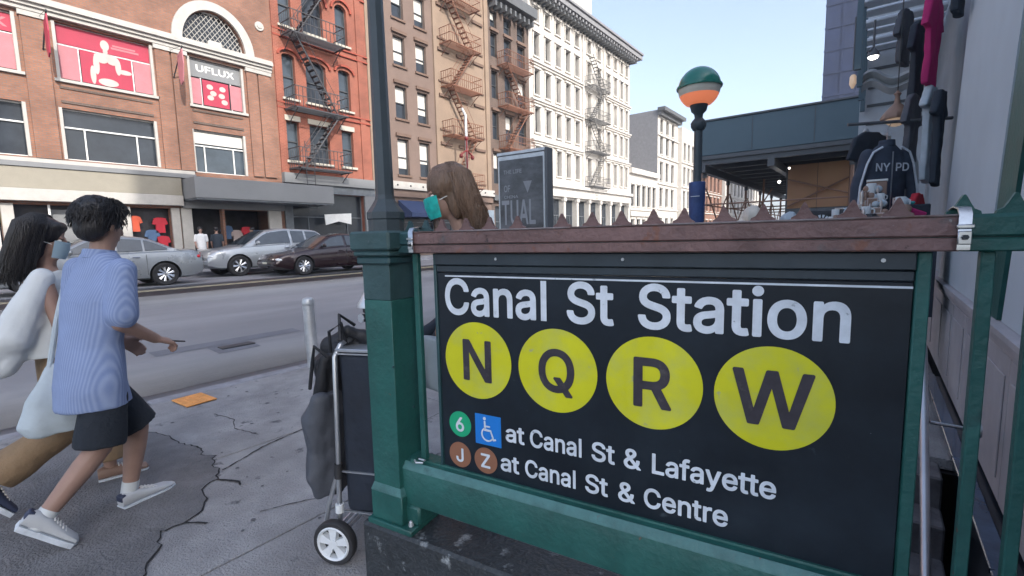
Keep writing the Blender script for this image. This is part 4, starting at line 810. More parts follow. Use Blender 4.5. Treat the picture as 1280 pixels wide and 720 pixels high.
b = MB(); X = Matrix.Translation((FX - .262, -.1, 2.42)) @ Matrix.Rotation(R(90), 4, 'Z'); b.build('green_lettering', bb, world=True) if b.v else None
# hanging garments and racks in the shopfront
def garment_mb(k, w=.5, h=.62):
    b = MB(); P = [(-.09, h), (.09, h), (.2 * w / .5, h - .04), (w / 2 + .02, h - .26), (w / 2 - .08, h - .3), (w / 2 - .1, h - .2), (w / 2 - .09, 0), (-w / 2 + .09, 0), (-w / 2 + .1, h - .2), (-w / 2 + .08, h - .3), (-w / 2 - .02, h - .26), (-.2 * w / .5, h - .04)]
    b.prism(P, -.05, .05, k, 'X'); return b
gset = [(3.1, 1.95, 'cloth_orange'), (4.35, 2.05, 'cloth_orange'), (4.9, 1.5, 'cloth_blue'), (5.2, 2.0, 'cloth_red'), (5.25, 1.25, 'cloth_red'), (4.4, 1.2, 'cloth_blue'), (7.9, 1.7, 'cloth_blue'), (8.3, 1.5, 'figure_white'), (8.75, 1.65, 'cloth_red'), (9.2, 1.5, 'cloth_blue')]
gl_ = {'cloth_orange': 'orange', 'cloth_red': 'red', 'cloth_blue': 'blue', 'figure_white': 'pale pink'}
wh = ['left of the white shop pillar', 'upper one between white pillars', 'middle one below the orange shirt', 'upper one beside the wide pillar', 'lowest one beside the wide pillar', 'lowest one below the orange shirt', 'just inside the dark entrance', 'second in the entrance row', 'third in the entrance row', 'last in the entrance row']
for (yy, zz, k), wv in zip(gset, wh):
    o = garment_mb(k).build('hanging_shirt'); o.location = (FX - .2 - (.5 if yy > 7 else 0), yy, zz); single(o, '%s shirt hanging in the far shopfront, %s' % (gl_[k], wv), 'shirt', 'shirts in the far shopfront')
# projecting pink banners on rods
for i, (yy, nm) in enumerate(((2.28, 'left'), (6.1, 'right'))):
    t = thing('flag_banner', 'narrow pink banner on a rod %s' % ('left of the widest red window poster' if i == 0 else 'between the two red poster windows'), 'banner', (FX, yy, 8.2), group='banners on the brick front')
    b = MB(); b.tube([(FX + .1, yy, 8.3), (FX + 1.3, yy, 9.25)], .025, 'iron_black', 6); b.tube([(FX + 1.3, yy, 9.25), (FX + 1.3, yy, 9.2)], .02, 'iron_black', 5); b.tube([(FX + .1, yy, 9.4), (FX + 1.3, yy, 9.25)], .008, 'iron_black', 4); b.build('rod', t, world=True)
    b = MB(); P = [(FX + .75, 9.0), (FX + 1.25, 9.15), (FX + 1.3, 8.6), (FX + 1.12, 7.95), (FX + .9, 7.85), (FX + .72, 8.2)]
    b.prism(P, yy - .02, yy + .02, 'pink_banner' if i else 'red_banner', 'Y'); b.build('cloth', t, world=True)

# ---------- red brick building with arched windows
rb = thing('red_brick_building', 'bright red brick building with arched windows and a dark iron fire escape', 'building', (FX, 13, .46)); rb['wk'] = 'brick_red'
rows = [(5.55, 7.45, 0), (8.55, 10.65, .42), (11.95, 14.0, .9), (15.2, 17.2, .4)]
cols = [(10.72, 11.36), (11.92, 13.02), (13.75, 14.45)]
ops = [(a, c, z0, z1) for z0, z1, _ in rows for a, c in cols] + [(10.7, 14.9, .6, 4.0)]
b = MB(); wall_mb(b, FX, 10.303, 15.6, .42, 18.5, ops, 'brick_red', .3); b.build('wall', rb, world=True)
for z0, z1, ar in rows:
    for j, (a, c) in enumerate(cols): win(rb, a, c, z0, z1, arch=ar, glass='glass_sky' if j != 1 else 'glass')
win(rb, 10.7, 14.9, .6, 4.0, style='wide', depth=.25, fr='store_grey')
b = MB()
for z in (8.25, 8.0, 11.65, 11.35, 14.85, 14.6): trim(b, 10.32, 15.6, z, z + .07, 'red_trim', .09)
for z in (8.43, 11.83): 
    for a, c in cols: trim(b, a - .12, c + .12, z, z + .1, 'trim_cream', .14)
for a, c in cols: trim(b, a - .12, c + .12, 5.42, 5.54, 'trim_cream', .12); trim(b, a - .08, c + .08, 7.47, 7.72, 'trim_cream', .05)
for (z0, z1, ar), rr in ((rows[1], .45), (rows[2], .95)):
    for a, c in cols:
        n = 12; r1 = (c - a) / 2; cy_ = (a + c) / 2; zb = z1 - r1 * ar
        for i in range(n):
            a0, a1 = math.pi * i / n, math.pi * (i + 1) / n
            q = lambda an, e: (cy_ + (r1 + e) * math.cos(an), zb + (r1 * ar + e) * math.sin(an))
            b.prism([q(a0, .16), q(a1, .16), q(a1, .27), q(a0, .27)], FX + .003, FX + .12, 'red_trim', 'X')
trim(b, 10.32, 10.62, 4.9, 18.4, 'brick_red', .07); trim(b, 14.95, 15.3, 4.9, 18.4, 'brick_red', .07)
b.build('trim', rb, world=True)
b = MB(); trim(b, 10.305, 15.6, 4.42, 4.9, 'canopy_grey', .3); trim(b, 10.305, 15.6, 4.0, 4.4, 'store_grey', .15); trim(b, 10.305, 10.7, .46, 4.0, 'store_grey', .1); trim(b, 14.9, 15.6, .46, 4.0, 'canopy_grey', .14); trim(b, 15.605, 16.6, .46, 16, 'stone_tan_light', .05)
b.build('shopfront', rb, world=True)
b = MB(); b.prism([(12.3, 2.9), (13.9, 3.0), (13.88, 2.4), (13.1, 2.55), (12.35, 2.35)], FX + .2, FX + .23, 'panel_white', 'X'); b.build('shop_banner', rb, 'small white cloth banner across the shopfront', world=True)
fire_escape(rb, 10.7, 13.6, [5.15, 8.0, 11.45], 'iron_dark', 'dark iron fire escape in front of the left windows', last_top=14.6, drop=True)

# ---------- tan stone building, two light bays
ta = thing('tan_stone_building', 'tall tan stone building with white blinds and a rusty central fire escape', 'building', (FX, 21, .46)); ta['wk'] = 'stone_tan'
rows = [(5.45, 7.62), (8.8, 10.72), (11.9, 13.62), (14.6, 16.4), (17.4, 19.2)]
cols = [(17.52, 18.4), (19.25, 20.12), (21.2, 22.0), (22.95, 23.75), (24.62, 25.45)]
ops = [(a, c, z0, z1) for z0, z1 in rows for a, c in cols] + [(17.2, 20.4, .6, 3.7), (21, 25.6, .6, 3.7)]
b = MB(); wall_mb(b, FX, 15.603, 26.2, .42, 21, ops, 'stone_tan', .25); b.build('wall', ta, world=True)
for i, (z0, z1) in enumerate(rows):
    for j, (a, c) in enumerate(cols): win(ta, a, c, z0, z1, fr='frame_dark', blind=(.8, .6, .5, .7)[(i * 2 + j) % 4] if j in (0, 1) else (.5 if (i + j) % 3 == 0 else 0))
win(ta, 17.2, 20.4, .6, 3.7, style='wide', fr='store_grey'); win(ta, 21, 25.6, .6, 3.7, style='wide', fr='store_grey')
b = MB()
for z0, z1 in rows:
    for a, c in cols: trim(b, a - .12, c + .12, z1 + .12, z1 + .3, 'trim_brown', .14); trim(b, a - .1, c + .1, z0 - .12, z0 - .003, 'trim_brown', .1)
for (a, c) in ((20.7, 21.0), (25.75, 26.15)): trim(b, a, c, 5.0, 20.6, 'stone_tan_light', .12)
trim(b, 21.003, 25.747, 5.0, 20.6, 'stone_tan_light', .015)
b.build('trim', ta, world=True)
b = MB(); trim(b, 16.6, 26.2, 4.55, 5.0, 'trim_white', .35); trim(b, 16.6, 26.2, 4.1, 4.545, 'stone_tan', .18)
for i in range(10): b.sph((FX + .36, 17.1 + i, 4.78), .06, 'iron_black', 8)
b.build('shop_cornice', ta, world=True)
for a, c in ((17.3, 19.2), (19.5, 20.7)):
    b = MB(); b.prism([(FX + .1, 3.9), (FX + 1.3, 3.1), (FX + 1.3, 2.85), (FX + .1, 2.85)], a, c, 'awning_navy', 'Y'); b.build('awning', ta, 'navy blue shop awning', world=True)
fire_escape(ta, 21.3, 24.3, [5.0, 8.35, 11.5, 14.2, 17.0], 'iron_rust', 'rusty red fire escape on the centre bay', drop=False)
b = MB(); b.tube([(FX + 1.5, 22.0, .46), (FX + 1.5, 22.0, 9.5), (FX + 1.2, 22.0, 10)], .09, 'galv', 8); o = b.build('street_pole'); single(o, 'grey steel pole standing before the tan stone building', 'pole')
b = MB(); b.tube([(0, 0, 0), (0, 0, 7)], .06, 'red_metal', 8); b.tube([(0, -.5, 6.1), (0, 0, 6.4), (0, .5, 6.1)], .05, 'red_metal', 6)
for q in (-.5, .5, 0): b.sph((0, q, 6.0 if q else 7.1), .12, 'red_metal', 10, (1, 1, 1.2))
b.lathe([(.3, 4.2), (.3, 4.3), (.1, 4.5)], 'red_metal', n=10)
o = b.build('ornate_lamp'); o.location = (-18.9, 20.3, .46); single(o, 'dark red ornate street lamp rising before the tan building', 'street lamp')
b = MB(); b.box(0, .05, 0, 1, 0, 1.1, 'tote_cloth'); b.box(-.05, -.001, .45, .55, -1.9, 1.1, 'galv'); o = b.build('street_sign'); o.location = (-16.8, 19.2, 2.0); single(o, 'pale blue square street sign behind the woman in the green mask', 'sign')

# ---------- dark brown brick building
db = thing('dark_brick_building', 'dark brown brick building with rusty balconies between the tan and white buildings', 'building', (FX, 29, .46)); db['wk'] = 'brick_dark'
rows = [(5.6, 7.9), (8.9, 10.9), (11.9, 13.9), (14.9, 16.6), (17.0, 18.15)]
cols = [(26.55, 27.3), (28.15, 29.05), (29.85, 30.85)]
ops = [(a, c, z0, z1) for z0, z1 in rows for a, c in cols] + [(26.6, 31.0, .6, 3.9)]
b = MB(); wall_mb(b, FX, 26.203, 31.4, .42, 18.6, ops, 'brick_dark', .25); b.build('wall', db, world=True)
for i, (z0, z1) in enumerate(rows):
    for j, (a, c) in enumerate(cols): win(db, a, c, z0, z1, blind=(.5 if (i * 3 + j) % 4 == 0 else 0))
win(db, 26.6, 31.0, .6, 3.9, style='wide', fr='store_grey')
b = MB()
for z0, z1 in rows[:-1]:
    for a, c in cols: trim(b, a - .1, c + .1, z1 + .1, z1 + .28, 'trim_brown', .14)
b.build('trim', db, world=True)
b = MB(); trim(b, 26.2, 31.45, 18.6, 18.8, 'cornice_dark', .4); trim(b, 26.2, 31.45, 18.8, 19.5, 'cornice_dark', .9)
for i in range(9): b.box(FX + .01, FX + .7, 26.4 + i * .58, 26.6 + i * .58, 18.2, 18.59, 'cornice_dark')
b.build('cornice', db, world=True)
b = MB(); trim(b, 26.2, 31.4, 4.3, 4.7, 'cornice_dark', .35); b.build('shop_cornice', db, world=True)
fire_escape(db, 27.2, 30.6, [5.0, 8.3, 11.4, 14.4], 'iron_rust', 'rust red fire escape across the dark front', drop=False, flip=True)

# ---------- long white building
wb = thing('white_building', 'long white six storey building with bracketed grey cornice and grey fire escape', 'building', (FX, 41, .46)); wb['wk'] = 'white_wall'
rows = [(19.2, 20.35), (16.5, 18.3), (13.4, 15.4), (10.3, 12.35), (6.95, 9.1)]
cols = [(32.1, 32.85), (33.8, 34.55), (35.5, 36.25), (37.15, 37.9), (38.85, 39.6), (41.2, 41.95), (43.3, 44.05), (45.5, 46.2), (47.15, 47.85), (48.75, 49.4), (50.1, 50.7)]
ops = [(a, c, z0, z1) for z0, z1 in rows for a, c in cols] + [(31.9 + i * 2.4, 33.9 + i * 2.4, .8, 4.9) for i in range(8)]
b = MB(); wall_mb(b, FX, 31.403, 51.3, .42, 21, ops, 'white_wall', .35, sidek='white_wall'); b.build('wall', wb, world=True)
for z0, z1 in rows:
    for j, (a, c) in enumerate(cols): win(wb, a, c, z0, z1, depth=.3, fr='frame_dark', blind=.5 if (j * 7 + int(z0)) % 3 == 0 else 0)
for i in range(8): win(wb, 31.9 + i * 2.4, 33.9 + i * 2.4, .8, 4.9, depth=.3, fr='store_grey', style='wide')
b = MB()
for z0, z1 in rows:
    for a, c in cols:
        trim(b, a - .14, a - .02, z0, z1, 'white_trim', .09); trim(b, c + .02, c + .14, z0, z1, 'white_trim', .09)
        trim(b, a - .18, c + .18, z1 + .06, z1 + .2, 'white_trim', .16)
        trim(b, a - .15, c + .15, z0 - .14, z0 - .02, 'white_trim', .12)
for z in (15.9, 12.85, 9.55):
    for (a, c) in ((31.5, 40.2), (44.9, 51.3)): trim(b, a, c, z, z + .14, 'white_trim', .3); trim(b, a, c, z - .18, z - .003, 'white_trim', .18)
for yy in (40.2, 44.6): trim(b, yy, yy + .25, 5.9, 20.6, 'white_trim', .14)
b.build('window_surrounds', wb, world=True)
b = MB(); trim(b, 31.45, 51.3, 5.9, 6.2, 'white_trim', .55); trim(b, 31.45, 51.3, 5.1, 5.897, 'white_trim', .3)
for i in range(9): trim(b, 31.5 + i * 2.4, 31.86 + i * 2.4, .46, 5.0, 'white_trim', .22); trim(b, 31.46 + i * 2.4, 31.9 + i * 2.4, 4.7, 5.05, 'white_trim', .32)
b.build('shop_cornice', wb, world=True)
b = MB(); trim(b, 31.45, 52.1, 21.0, 21.25, 'cornice_dark', .55); trim(b, 31.45, 52.4, 21.3, 21.7, 'grey_wall', 1.1); trim(b, 31.45, 52.4, 21.75, 21.95, 'grey_wall', 1.25)
for i in range(34): b.box(FX + .01, FX + .85, 31.6 + i * .59, 31.82 + i * .59, 20.72, 20.997, 'cornice_dark'); b.box(FX + .01, FX + 1.0, 31.6 + i * .59, 31.82 + i * .59, 21.0, 21.24, 'grey_wall')
b.build('cornice', wb, world=True)
b = MB(); b.box(FX - 6, FX - 2, 41, 46, 21, 27.6, 'white_wall'); b.box(FX - 5.5, FX - 3, 41.5, 43, 27.6, 27.9, 'grey_wall'); b.build('rooftop_hut', wb, world=True)
fire_escape(wb, 40.7, 44.4, [6.4, 9.8, 12.9, 16.0], 'fe_grey', 'grey painted fire escape with zigzag stairs', last_top=18.9)

# ---------- lower white shop and the buildings beyond
def plain_building(name, label, y0, y1, top, wk, cols, rows, x=FX, cornice=None, side=None, loc=True, back=14, fr='frame_dark', z1st=5):
    t = thing(name, label, 'building', (x, (y0 + y1) / 2, .46)); t['wk'] = wk
    ops = [(a, c, z0, z1) for z0, z1 in rows for a, c in cols]
    b = MB(); wall_mb(b, x, y0, y1, .42, top, ops, wk, .3, back=back, sidek=side); b.build('wall', t, world=True)
    for z0, z1 in rows:
        for a, c in cols: win(t, a, c, z0, z1, x=x, depth=.25, fr=fr)
    b = MB()
    for z0, z1 in rows:
        for a, c in cols: trim(b, a - .12, c + .12, z1 + .08, z1 + .24, 'white_trim', .12, x); trim(b, a - .1, c + .1, z0 - .12, z0 - .01, 'white_trim', .1, x)
    for r in rows[1:]: trim(b, y0 + .05, y1 - .05, r[0] - .5, r[0] - .35, 'white_trim', .18, x)
    b.build('trim', t, world=True)
    if cornice:
        b = MB(); trim(b, y0 - .1, y1 + .3, top - .7, top - .2, cornice, .5, x); trim(b, y0 - .2, y1 + .5, top - .2, top + .25, cornice, 1.0, x); b.build('cornice', t, world=True)
    return t
t = plain_building('low_white_building', 'low white two storey building beside the long white one', 51.303, 60.3, 9.0, 'white_wall', [(51.9 + i * 1.7, 53.0 + i * 1.7) for i in range(5)], [(1.0, 3.3), (4.9, 7.4)])
b = MB(); trim(b, 51.3, 60.3, 8.7, 9.3, 'white_trim', .4); trim(b, 51.3, 60.3, 3.7, 4.2, 'white_trim', .3); b.build('cornice', t, world=True)
t = plain_building('narrow_building', 'narrow building with blank grey side wall above the low white roof', 60.303, 68.2, 17.6, 'white_wall', [(61.2, 62.3), (63.4, 64.5), (65.6, 66.7)], [(1.2, 3.6), (5.2, 7.6), (8.6, 11), (12.1, 14.4), (14.9, 16.6)], cornice='cornice_dark', side='grey_wall', back=22)
t = plain_building('pale_corner_building', 'pale stone building farthest left of the globe lamp post', 68.203, 76, 16.6, 'white_wall', [(69 + i * 1.9, 70.0 + i * 1.9) for i in range(4)], [(1.2, 3.6), (5.2, 7.6), (8.6, 11), (12.1, 14.4)], side='white_wall', x=FX + .6)
t = plain_building('far_brick_building', 'far reddish brick building seen between the lamp post and scaffold', 76.2, 92, 15, 'brick_brown', [(77 + i * 2.4, 78.2 + i * 2.4) for i in range(6)], [(1.2, 3.6), (5.2, 7.6), (8.6, 11), (11.8, 13.6)], x=FX + .3)
t = plain_building('far_cream_building', 'far cream building at the end of the street behind the scaffold', 92.3, 125, 17, 'white_wall', [(93.5 + i * 3, 95 + i * 3) for i in range(10)], [(1.2, 3.6), (5.2, 7.6), (8.6, 11), (12.1, 14.4)], x=FX + .8)
# far end of the street
t = thing('far_street_block', 'distant pale block closing the view down the street', 'building', (-8, 190, .3)); t['wk'] = 'white_wall'
b = MB(); b.box(-21, 6, 185, 200, .3, 17, 'white_wall'); b.build('wall', t, world=True)
b = MB()
for i in range(8):
    for j in range(4): b.box(-19.5 + i * 3.1, -18.1 + i * 3.1, 184.9, 185.0, 2 + j * 3.8, 4.2 + j * 3.8, 'glass')
b.build('windows', t, world=True)
t = thing('navy_tower', 'dark navy tower rising above the scaffold shed, cut by the shop canopy', 'building', (2, 90, 0))
b = MB(); b.box(-6.6, 22, 90, 104, 0, 64, 'tower_blue'); b.build('shaft', t, world=True)
b = MB()
for j in range(18): b.box(-6.65, 22, 89.9, 89.99, 2 + j * 3.4, 2.3 + j * 3.4, 'tower_blue')
for j in range(14): b.box(-6.5 + j * 2.1, -6.3 + j * 2.1, 89.92, 89.998, 2.4, 63, 'tower_blue')
b.build('window_bands', t, world=True)
# unseen blocks added on our side, set back and sized to shade the street
t = thing('tall_shade_block', 'tall plain block added out of view to shade the street', 'building', (40, 0, 0))
b = MB(); b.box(35, 50, -13, 8, -.05, 43, 'stone_tan'); b.build('shaft', t, world=True)
b = MB()
for j in range(12):
    for i in range(8): b.box(34.95, 34.998, -12.3 + i * 2.55, -10.9 + i * 2.55, 2 + j * 3.4, 4 + j * 3.4, 'glass')
b.build('windows', t, world=True)
t = thing('lower_shade_block', 'slightly lower plain block added out of view to shade the road', 'building', (40, -17, 0))  # lower added block: shades the road, leaves the far fascia sunlit
b = MB(); b.box(35, 50, -20, -13.003, -.05, 40.6, 'brick_dark'); b.build('shaft', t, world=True)
b = MB()
for j in range(11):
    for i in range(2): b.box(34.95, 34.998, -19.3 + i * 2.9, -17.5 + i * 2.9, 2 + j * 3.4, 4 + j * 3.4, 'glass')
b.build('windows', t, world=True)

# ================================================================ cars
def lerp_prof(P, x):
    for (a, b), (c, d) in zip(P, P[1:]):
        if a <= x <= c:
            t = (x - a) / (c - a) if c > a else 0; return b + (d - b) * t
    return P[0][1] if x < P[0][0] else P[-1][1]
def smooth_prof(P, x, h=.09): return (lerp_prof(P, x - h) + lerp_prof(P, x) * 2 + lerp_prof(P, x + h)) / 4
def make_car(name, label, L, W, H, belt, hoodf, cab, roofp, wb0, wb1, wr, pk, loc, rz, rear_up=True, spokes=7, suv=False):
    """local frame: front at x=0 looking towards -X, rear at x=L. belt: profile of shoulder height, roofp: profile of roof height"""
    car = thing(name, label, 'car', loc, rz, None)
    hw = W / 2
    def halfw(x):
        f = 1.
        if x < .7: f = .80 + .20 * math.sin(min(1, x / .7) * math.pi / 2)
        if x > L - .6: f = .84 + .16 * math.sin(min(1, (L - x) / .6) * math.pi / 2)
        return hw * f
    def zb(x): return smooth_prof(belt, x)
    def zt(x): return smooth_prof(roofp, x, .12)
    def side(x, z):   # half width of the cabin at height z
        b = zb(x); return halfw(x) * .925 - max(0, z - b) * .42
    b = MB(); n = 34; vs = []; ring = []
    sill = .2 if not suv else .27
    xs = [L * i / n for i in range(n + 1)]
    for i, x in enumerate(xs):
        w = halfw(x); z = zb(x); e = 0
        lo = sill + (.10 * max(0, 1 - x / .35)) + (.12 * max(0, 1 - (L - x) / .35))
        if i == 0 or i == n: z = z - .12
        sec = [(w * .80, lo), (w * .95, lo + .05), (w * .985, lo + .16), (w, lo + (z - lo) * .5), (w * .985, lo + (z - lo) * .76), (w * .955, z - .045), (w * .90, z), (w * .6, z + .03), (w * .25, z + .045)]
        P = [(x, y, zz) for y, zz in sec] + [(x, -y, zz) for y, zz in sec[::-1]]
        ring.append(P)
    m = len(ring[0])
    for P in ring: vs += P
    fs = [(i * m + j, (i + 1) * m + j, (i + 1) * m + (j + 1) % m, i * m + (j + 1) % m) for i in range(n) for j in range(m)]
    fs += [list(range(m)), [n * m + j for j in range(m)][::-1]]
    b.add(vs, fs, pk, True)
    # cabin
    c0, c1 = cab; nc = 30; vs = []; rings = []
    for i in range(nc + 1):
        x = c0 + (c1 - c0) * i / nc; zl = zb(x) - .06; zz = max(zt(x), zb(x) + .005); ws = side(x, zz)
        wl = halfw(x) * .925
        sec = [(wl, zl), (side(x, zb(x) + (zz - zb(x)) * .5), zb(x) + (zz - zb(x)) * .5), (ws + .012, zz - .05 if zz - zb(x) > .1 else zz - .01), (ws - .05, zz - .008), (ws * .55, zz + .014), (ws * .15, zz + .02)]
        rings.append([(x, y, q) for y, q in sec] + [(x, -y, q) for y, q in sec[::-1]])
    m = len(rings[0])
    for P in rings: vs += P
    fs = [(i * m + j, (i + 1) * m + j, (i + 1) * m + (j + 1) % m, i * m + (j + 1) % m) for i in range(nc) for j in range(m)]
    fs += [list(range(m)), [nc * m + j for j in range(m)][::-1]]
    cabmb = MB(); cabmb.add(vs, fs, pk, True)
    # body object with wheel arches cut
    me = b.mesh('body'); o = bpy.data.objects.new('body', me); COL.objects.link(o)
    cut = MB()
    for wx in (wb0, wb1):
        for s in (-1, 1): cut.cyl((wx, s * (hw - .26), wr), (wx, s * (hw + .2), wr), wr + .055, wr + .055, 'rubber', 28)
    cm_ = cut.mesh('cut'); co = bpy.data.objects.new('cut', cm_); COL.objects.link(co)
    bo = o.modifiers.new('b', 'BOOLEAN'); bo.operation = 'DIFFERENCE'; bo.object = co; bo.solver = 'EXACT'
    try: bo.material_mode = 'TRANSFER'
    except Exception: pass
    dg = bpy.context.evaluated_depsgraph_get(); dg.update()
    m2 = bpy.data.meshes.new_from_object(o.evaluated_get(dg)); bpy.data.objects.remove(o); bpy.data.objects.remove(co)
    m2.name = 'body'; m2.set_sharp_from_angle(angle=R(35)); put(m2, 'body', car)
    cabmb.build('cabin', car)
    # glazing patches following the cabin
    def patch(fn, nu, nv, nm, k='car_glass', par=car):
        g_ = MB(); P = [fn(i / nu, j / nv) for i in range(nu + 1) for j in range(nv + 1)]
        f_ = [(i * (nv + 1) + j, (i + 1) * (nv + 1) + j, (i + 1) * (nv + 1) + j + 1, i * (nv + 1) + j + 1) for i in range(nu) for j in range(nv)]
        g_.add(P, f_, k, True); return g_.build(nm, par)
    pts = [p[0] for p in roofp]
    xa, xb_, xc, xd = pts[1], pts[2], pts[-3], pts[-2]
    def wind(u, v):
        x = xa + .05 + (xb_ - xa - .02) * u; z = max(zt(x), zb(x)) + .022; w_ = side(x, z) - .09 + .02 * 0
        return (x, (v * 2 - 1) * w_, z + .008 - .02 * abs(v * 2 - 1) ** 3)
    patch(wind, 8, 10, 'windscreen')
    def rearw(u, v):
        x = xc + .06 + (xd - xc - .14) * u; z = max(zt(x), zb(x)) + .022; w_ = side(x, z) - .12
        return (x, (v * 2 - 1) * w_, z + .008 - .02 * abs(v * 2 - 1) ** 3)
    patch(rearw, 8, 10, 'rear_window')
    mid = (xb_ + xc) / 2 - .1
    spans = [(xa + .42, mid - .05), (mid + .05, xc - .12 if not suv else xc - .55)]
    spans.append((xc - .07 if not suv else xc - .47, xd - .35 if not suv else xd - .22))
    for s in (-1, 1):
        for q, (p0, p1) in enumerate(spans):
            def sw_(u, v, p0=p0, p1=p1, s=s):
                x = p0 + (p1 - p0) * u; lo = zb(x) + .035; hi = max(lo + .015, zt(x) - .075); z = lo + (hi - lo) * v
                # follow the three-point cabin section
                zm = zb(x) + (max(zt(x), zb(x) + .005) - zb(x)) * .5
                return (x, s * (side(x, z) + .014), z)
            patch(sw_, 8, 4, 'side_window')
    # wheels
    wm = MB(); wm.lathe([(wr * .62, -.10), (wr * .9, -.11), (wr * .985, -.085), (wr, -.05), (wr, .05), (wr * .985, .085), (wr * .9, .11), (wr * .62, .10)], 'tyre', n=28, axis='Y', ring=True); tm = wm.mesh('tyre')
    rm = MB(); rm.lathe([(wr * .64, .105), (wr * .66, .095), (wr * .6, .06), (wr * .58, -.1)], 'rim', n=24, axis='Y', ring=True); rm.lathe([(.001, .02), (wr * .6, .02), (wr * .6, .01), (.001, .01)], 'rubber', n=20, axis='Y')
    for i in range(spokes):
        a = 2 * math.pi * i / spokes
        for da in (-.10, .10):
            rm.tube([(math.cos(a) * .05, .085, math.sin(a) * .05), (math.cos(a + da) * wr * .62, .092, math.sin(a + da) * wr * .62)], [.022, .016], 'rim', 6)
    rm.lathe([(.001, .1), (.06, .095), (.065, .04), (.001, .04)], 'rim', n=14, axis='Y'); rmm = rm.mesh('rim')
    for wx in (wb0, wb1):
        for s in (-1, 1):
            wo = bpy.data.objects.new('wheel', tm); wo.name = 'wheel'; COL.objects.link(wo); wo.parent = car; wo.location = (wx, s * (hw - .12), wr)
            if s < 0: wo.rotation_euler = (0, 0, math.pi)
            put(rmm, 'rim', wo)
    # lights, grille, plates, mirrors, handles
    zf = lerp_prof(belt, .15)
    for s in (-1, 1):
        b = MB(); w0 = halfw(.12); b.sph((.16, s * (w0 * .80), zf - .14), .17, 'lens', 14, (.85, 1.0, .5)); b.build('headlight', car)
        b = MB(); w0 = halfw(L - .1); b.sph((L - .13, s * (w0 * .84), lerp_prof(belt, L - .1) - .17), .16, 'tail_red', 14, (.7, .9, .55)); b.build('tail_light', car)
        x = xa + .45; z = zb(x) + .1
        b = MB(); b.sph((x, s * (halfw(x) * .925 + .12), z), .11, pk, 12, (.55, .95, .62)); b.tube([(x + .02, s * (halfw(x) * .9), z - .06), (x, s * (halfw(x) * .925 + .08), z - .03)], .025, pk, 6); b.build('mirror', car)
        for (p0, p1) in spans[:2]:
            x = p1 - .18; b = MB(); b.box(x - .09, x + .09, s * (halfw(x) * .985), s * (halfw(x) * .985 + .028), zb(x) - .16, zb(x) - .13, 'chrome' if pk != 'paint_maroon' else pk, bev=.008); b.build('door_handle', car)
    b = MB(); b.box(-.012, .05, -hw * .42, hw * .42, zf - .30, zf - .15, 'frame_dark', bev=.01)
    for i in range(4): b.box(-.02, -.0125, -hw * .40, hw * .40, zf - .285 + i * .035, zf - .272 + i * .035, 'chrome')
    b.build('grille', car)
    b = MB(); b.box(-.055, .12, -hw * .74, hw * .74, .36 if not suv else .42, .5 if not suv else .6, pk, bev=.05); b.box(-.058, -.054, -hw * .5, hw * .5, .37, .42, 'frame_dark'); b.build('front_bumper', car)
    b = MB(); b.box(-.066, -.058, -.15, .15, .43, .5 if not suv else .53, 'plate'); b.build('number_plate', car)
    b = MB(); b.box(L - .1, L + .05, -hw * .76, hw * .76, .36, .56, pk, bev=.05); b.build('rear_bumper', car)
    b = MB()
    for (p0, p1) in spans[:2]:
        for s in (-1, 1):
            for x in (p1 + .05,): b.box(x - .004, x + .004, s * (halfw(x) * 1.0 - .012), s * (halfw(x) * 1.0 + .0015), .34, zb(x) - .08, 'frame_dark')
    b.build('door_gap', car)
    return car
RZ = .33
# cars face towards the viewer's left: local -X (front) points to -Y in the street => rotate by +90 degrees
sed = dict(L=4.65, W=1.8, H=1.45, belt=[(0, .66), (.25, .74), (1.2, .90), (2.2, .96), (3.6, 1.0), (4.5, 1.0), (4.65, .93)], hoodf=0, cab=(1.15, 4.1),
           roofp=[(0, .6), (1.2, .9), (2.05, 1.38), (2.6, 1.45), (3.3, 1.39), (4.1, .99), (4.65, .9)], wb0=.9, wb1=3.65, wr=.33)
make_car('silver_sedan', 'silver grey four door sedan seen side on behind the man in the blue shirt', pk='paint_silver', loc=(-15.87, -.42, RZ), rz=R(90), spokes=9, **sed)
suvp = dict(L=4.75, W=1.88, H=1.68, belt=[(0, .78), (.25, .92), (1.15, 1.05), (2.2, 1.1), (4.0, 1.14), (4.6, 1.1), (4.75, 1.0)], hoodf=0, cab=(1.05, 4.6),
            roofp=[(0, .7), (1.15, 1.06), (2.0, 1.60), (2.7, 1.70), (4.0, 1.64), (4.62, 1.12), (4.75, 1.0)], wb0=.95, wb1=3.75, wr=.37, suv=True)
make_car('silver_suv', 'pale silver sport utility car with its front wheel turned, behind the maroon sedan', pk='paint_champagne', loc=(-17.6, 4.97, RZ), rz=R(90), spokes=7, **suvp)
make_car('maroon_sedan', 'dark maroon sedan partly hidden by the green fence pier', pk='paint_maroon', loc=(-15.5, 6.3, RZ), rz=R(90), spokes=10, **sed)

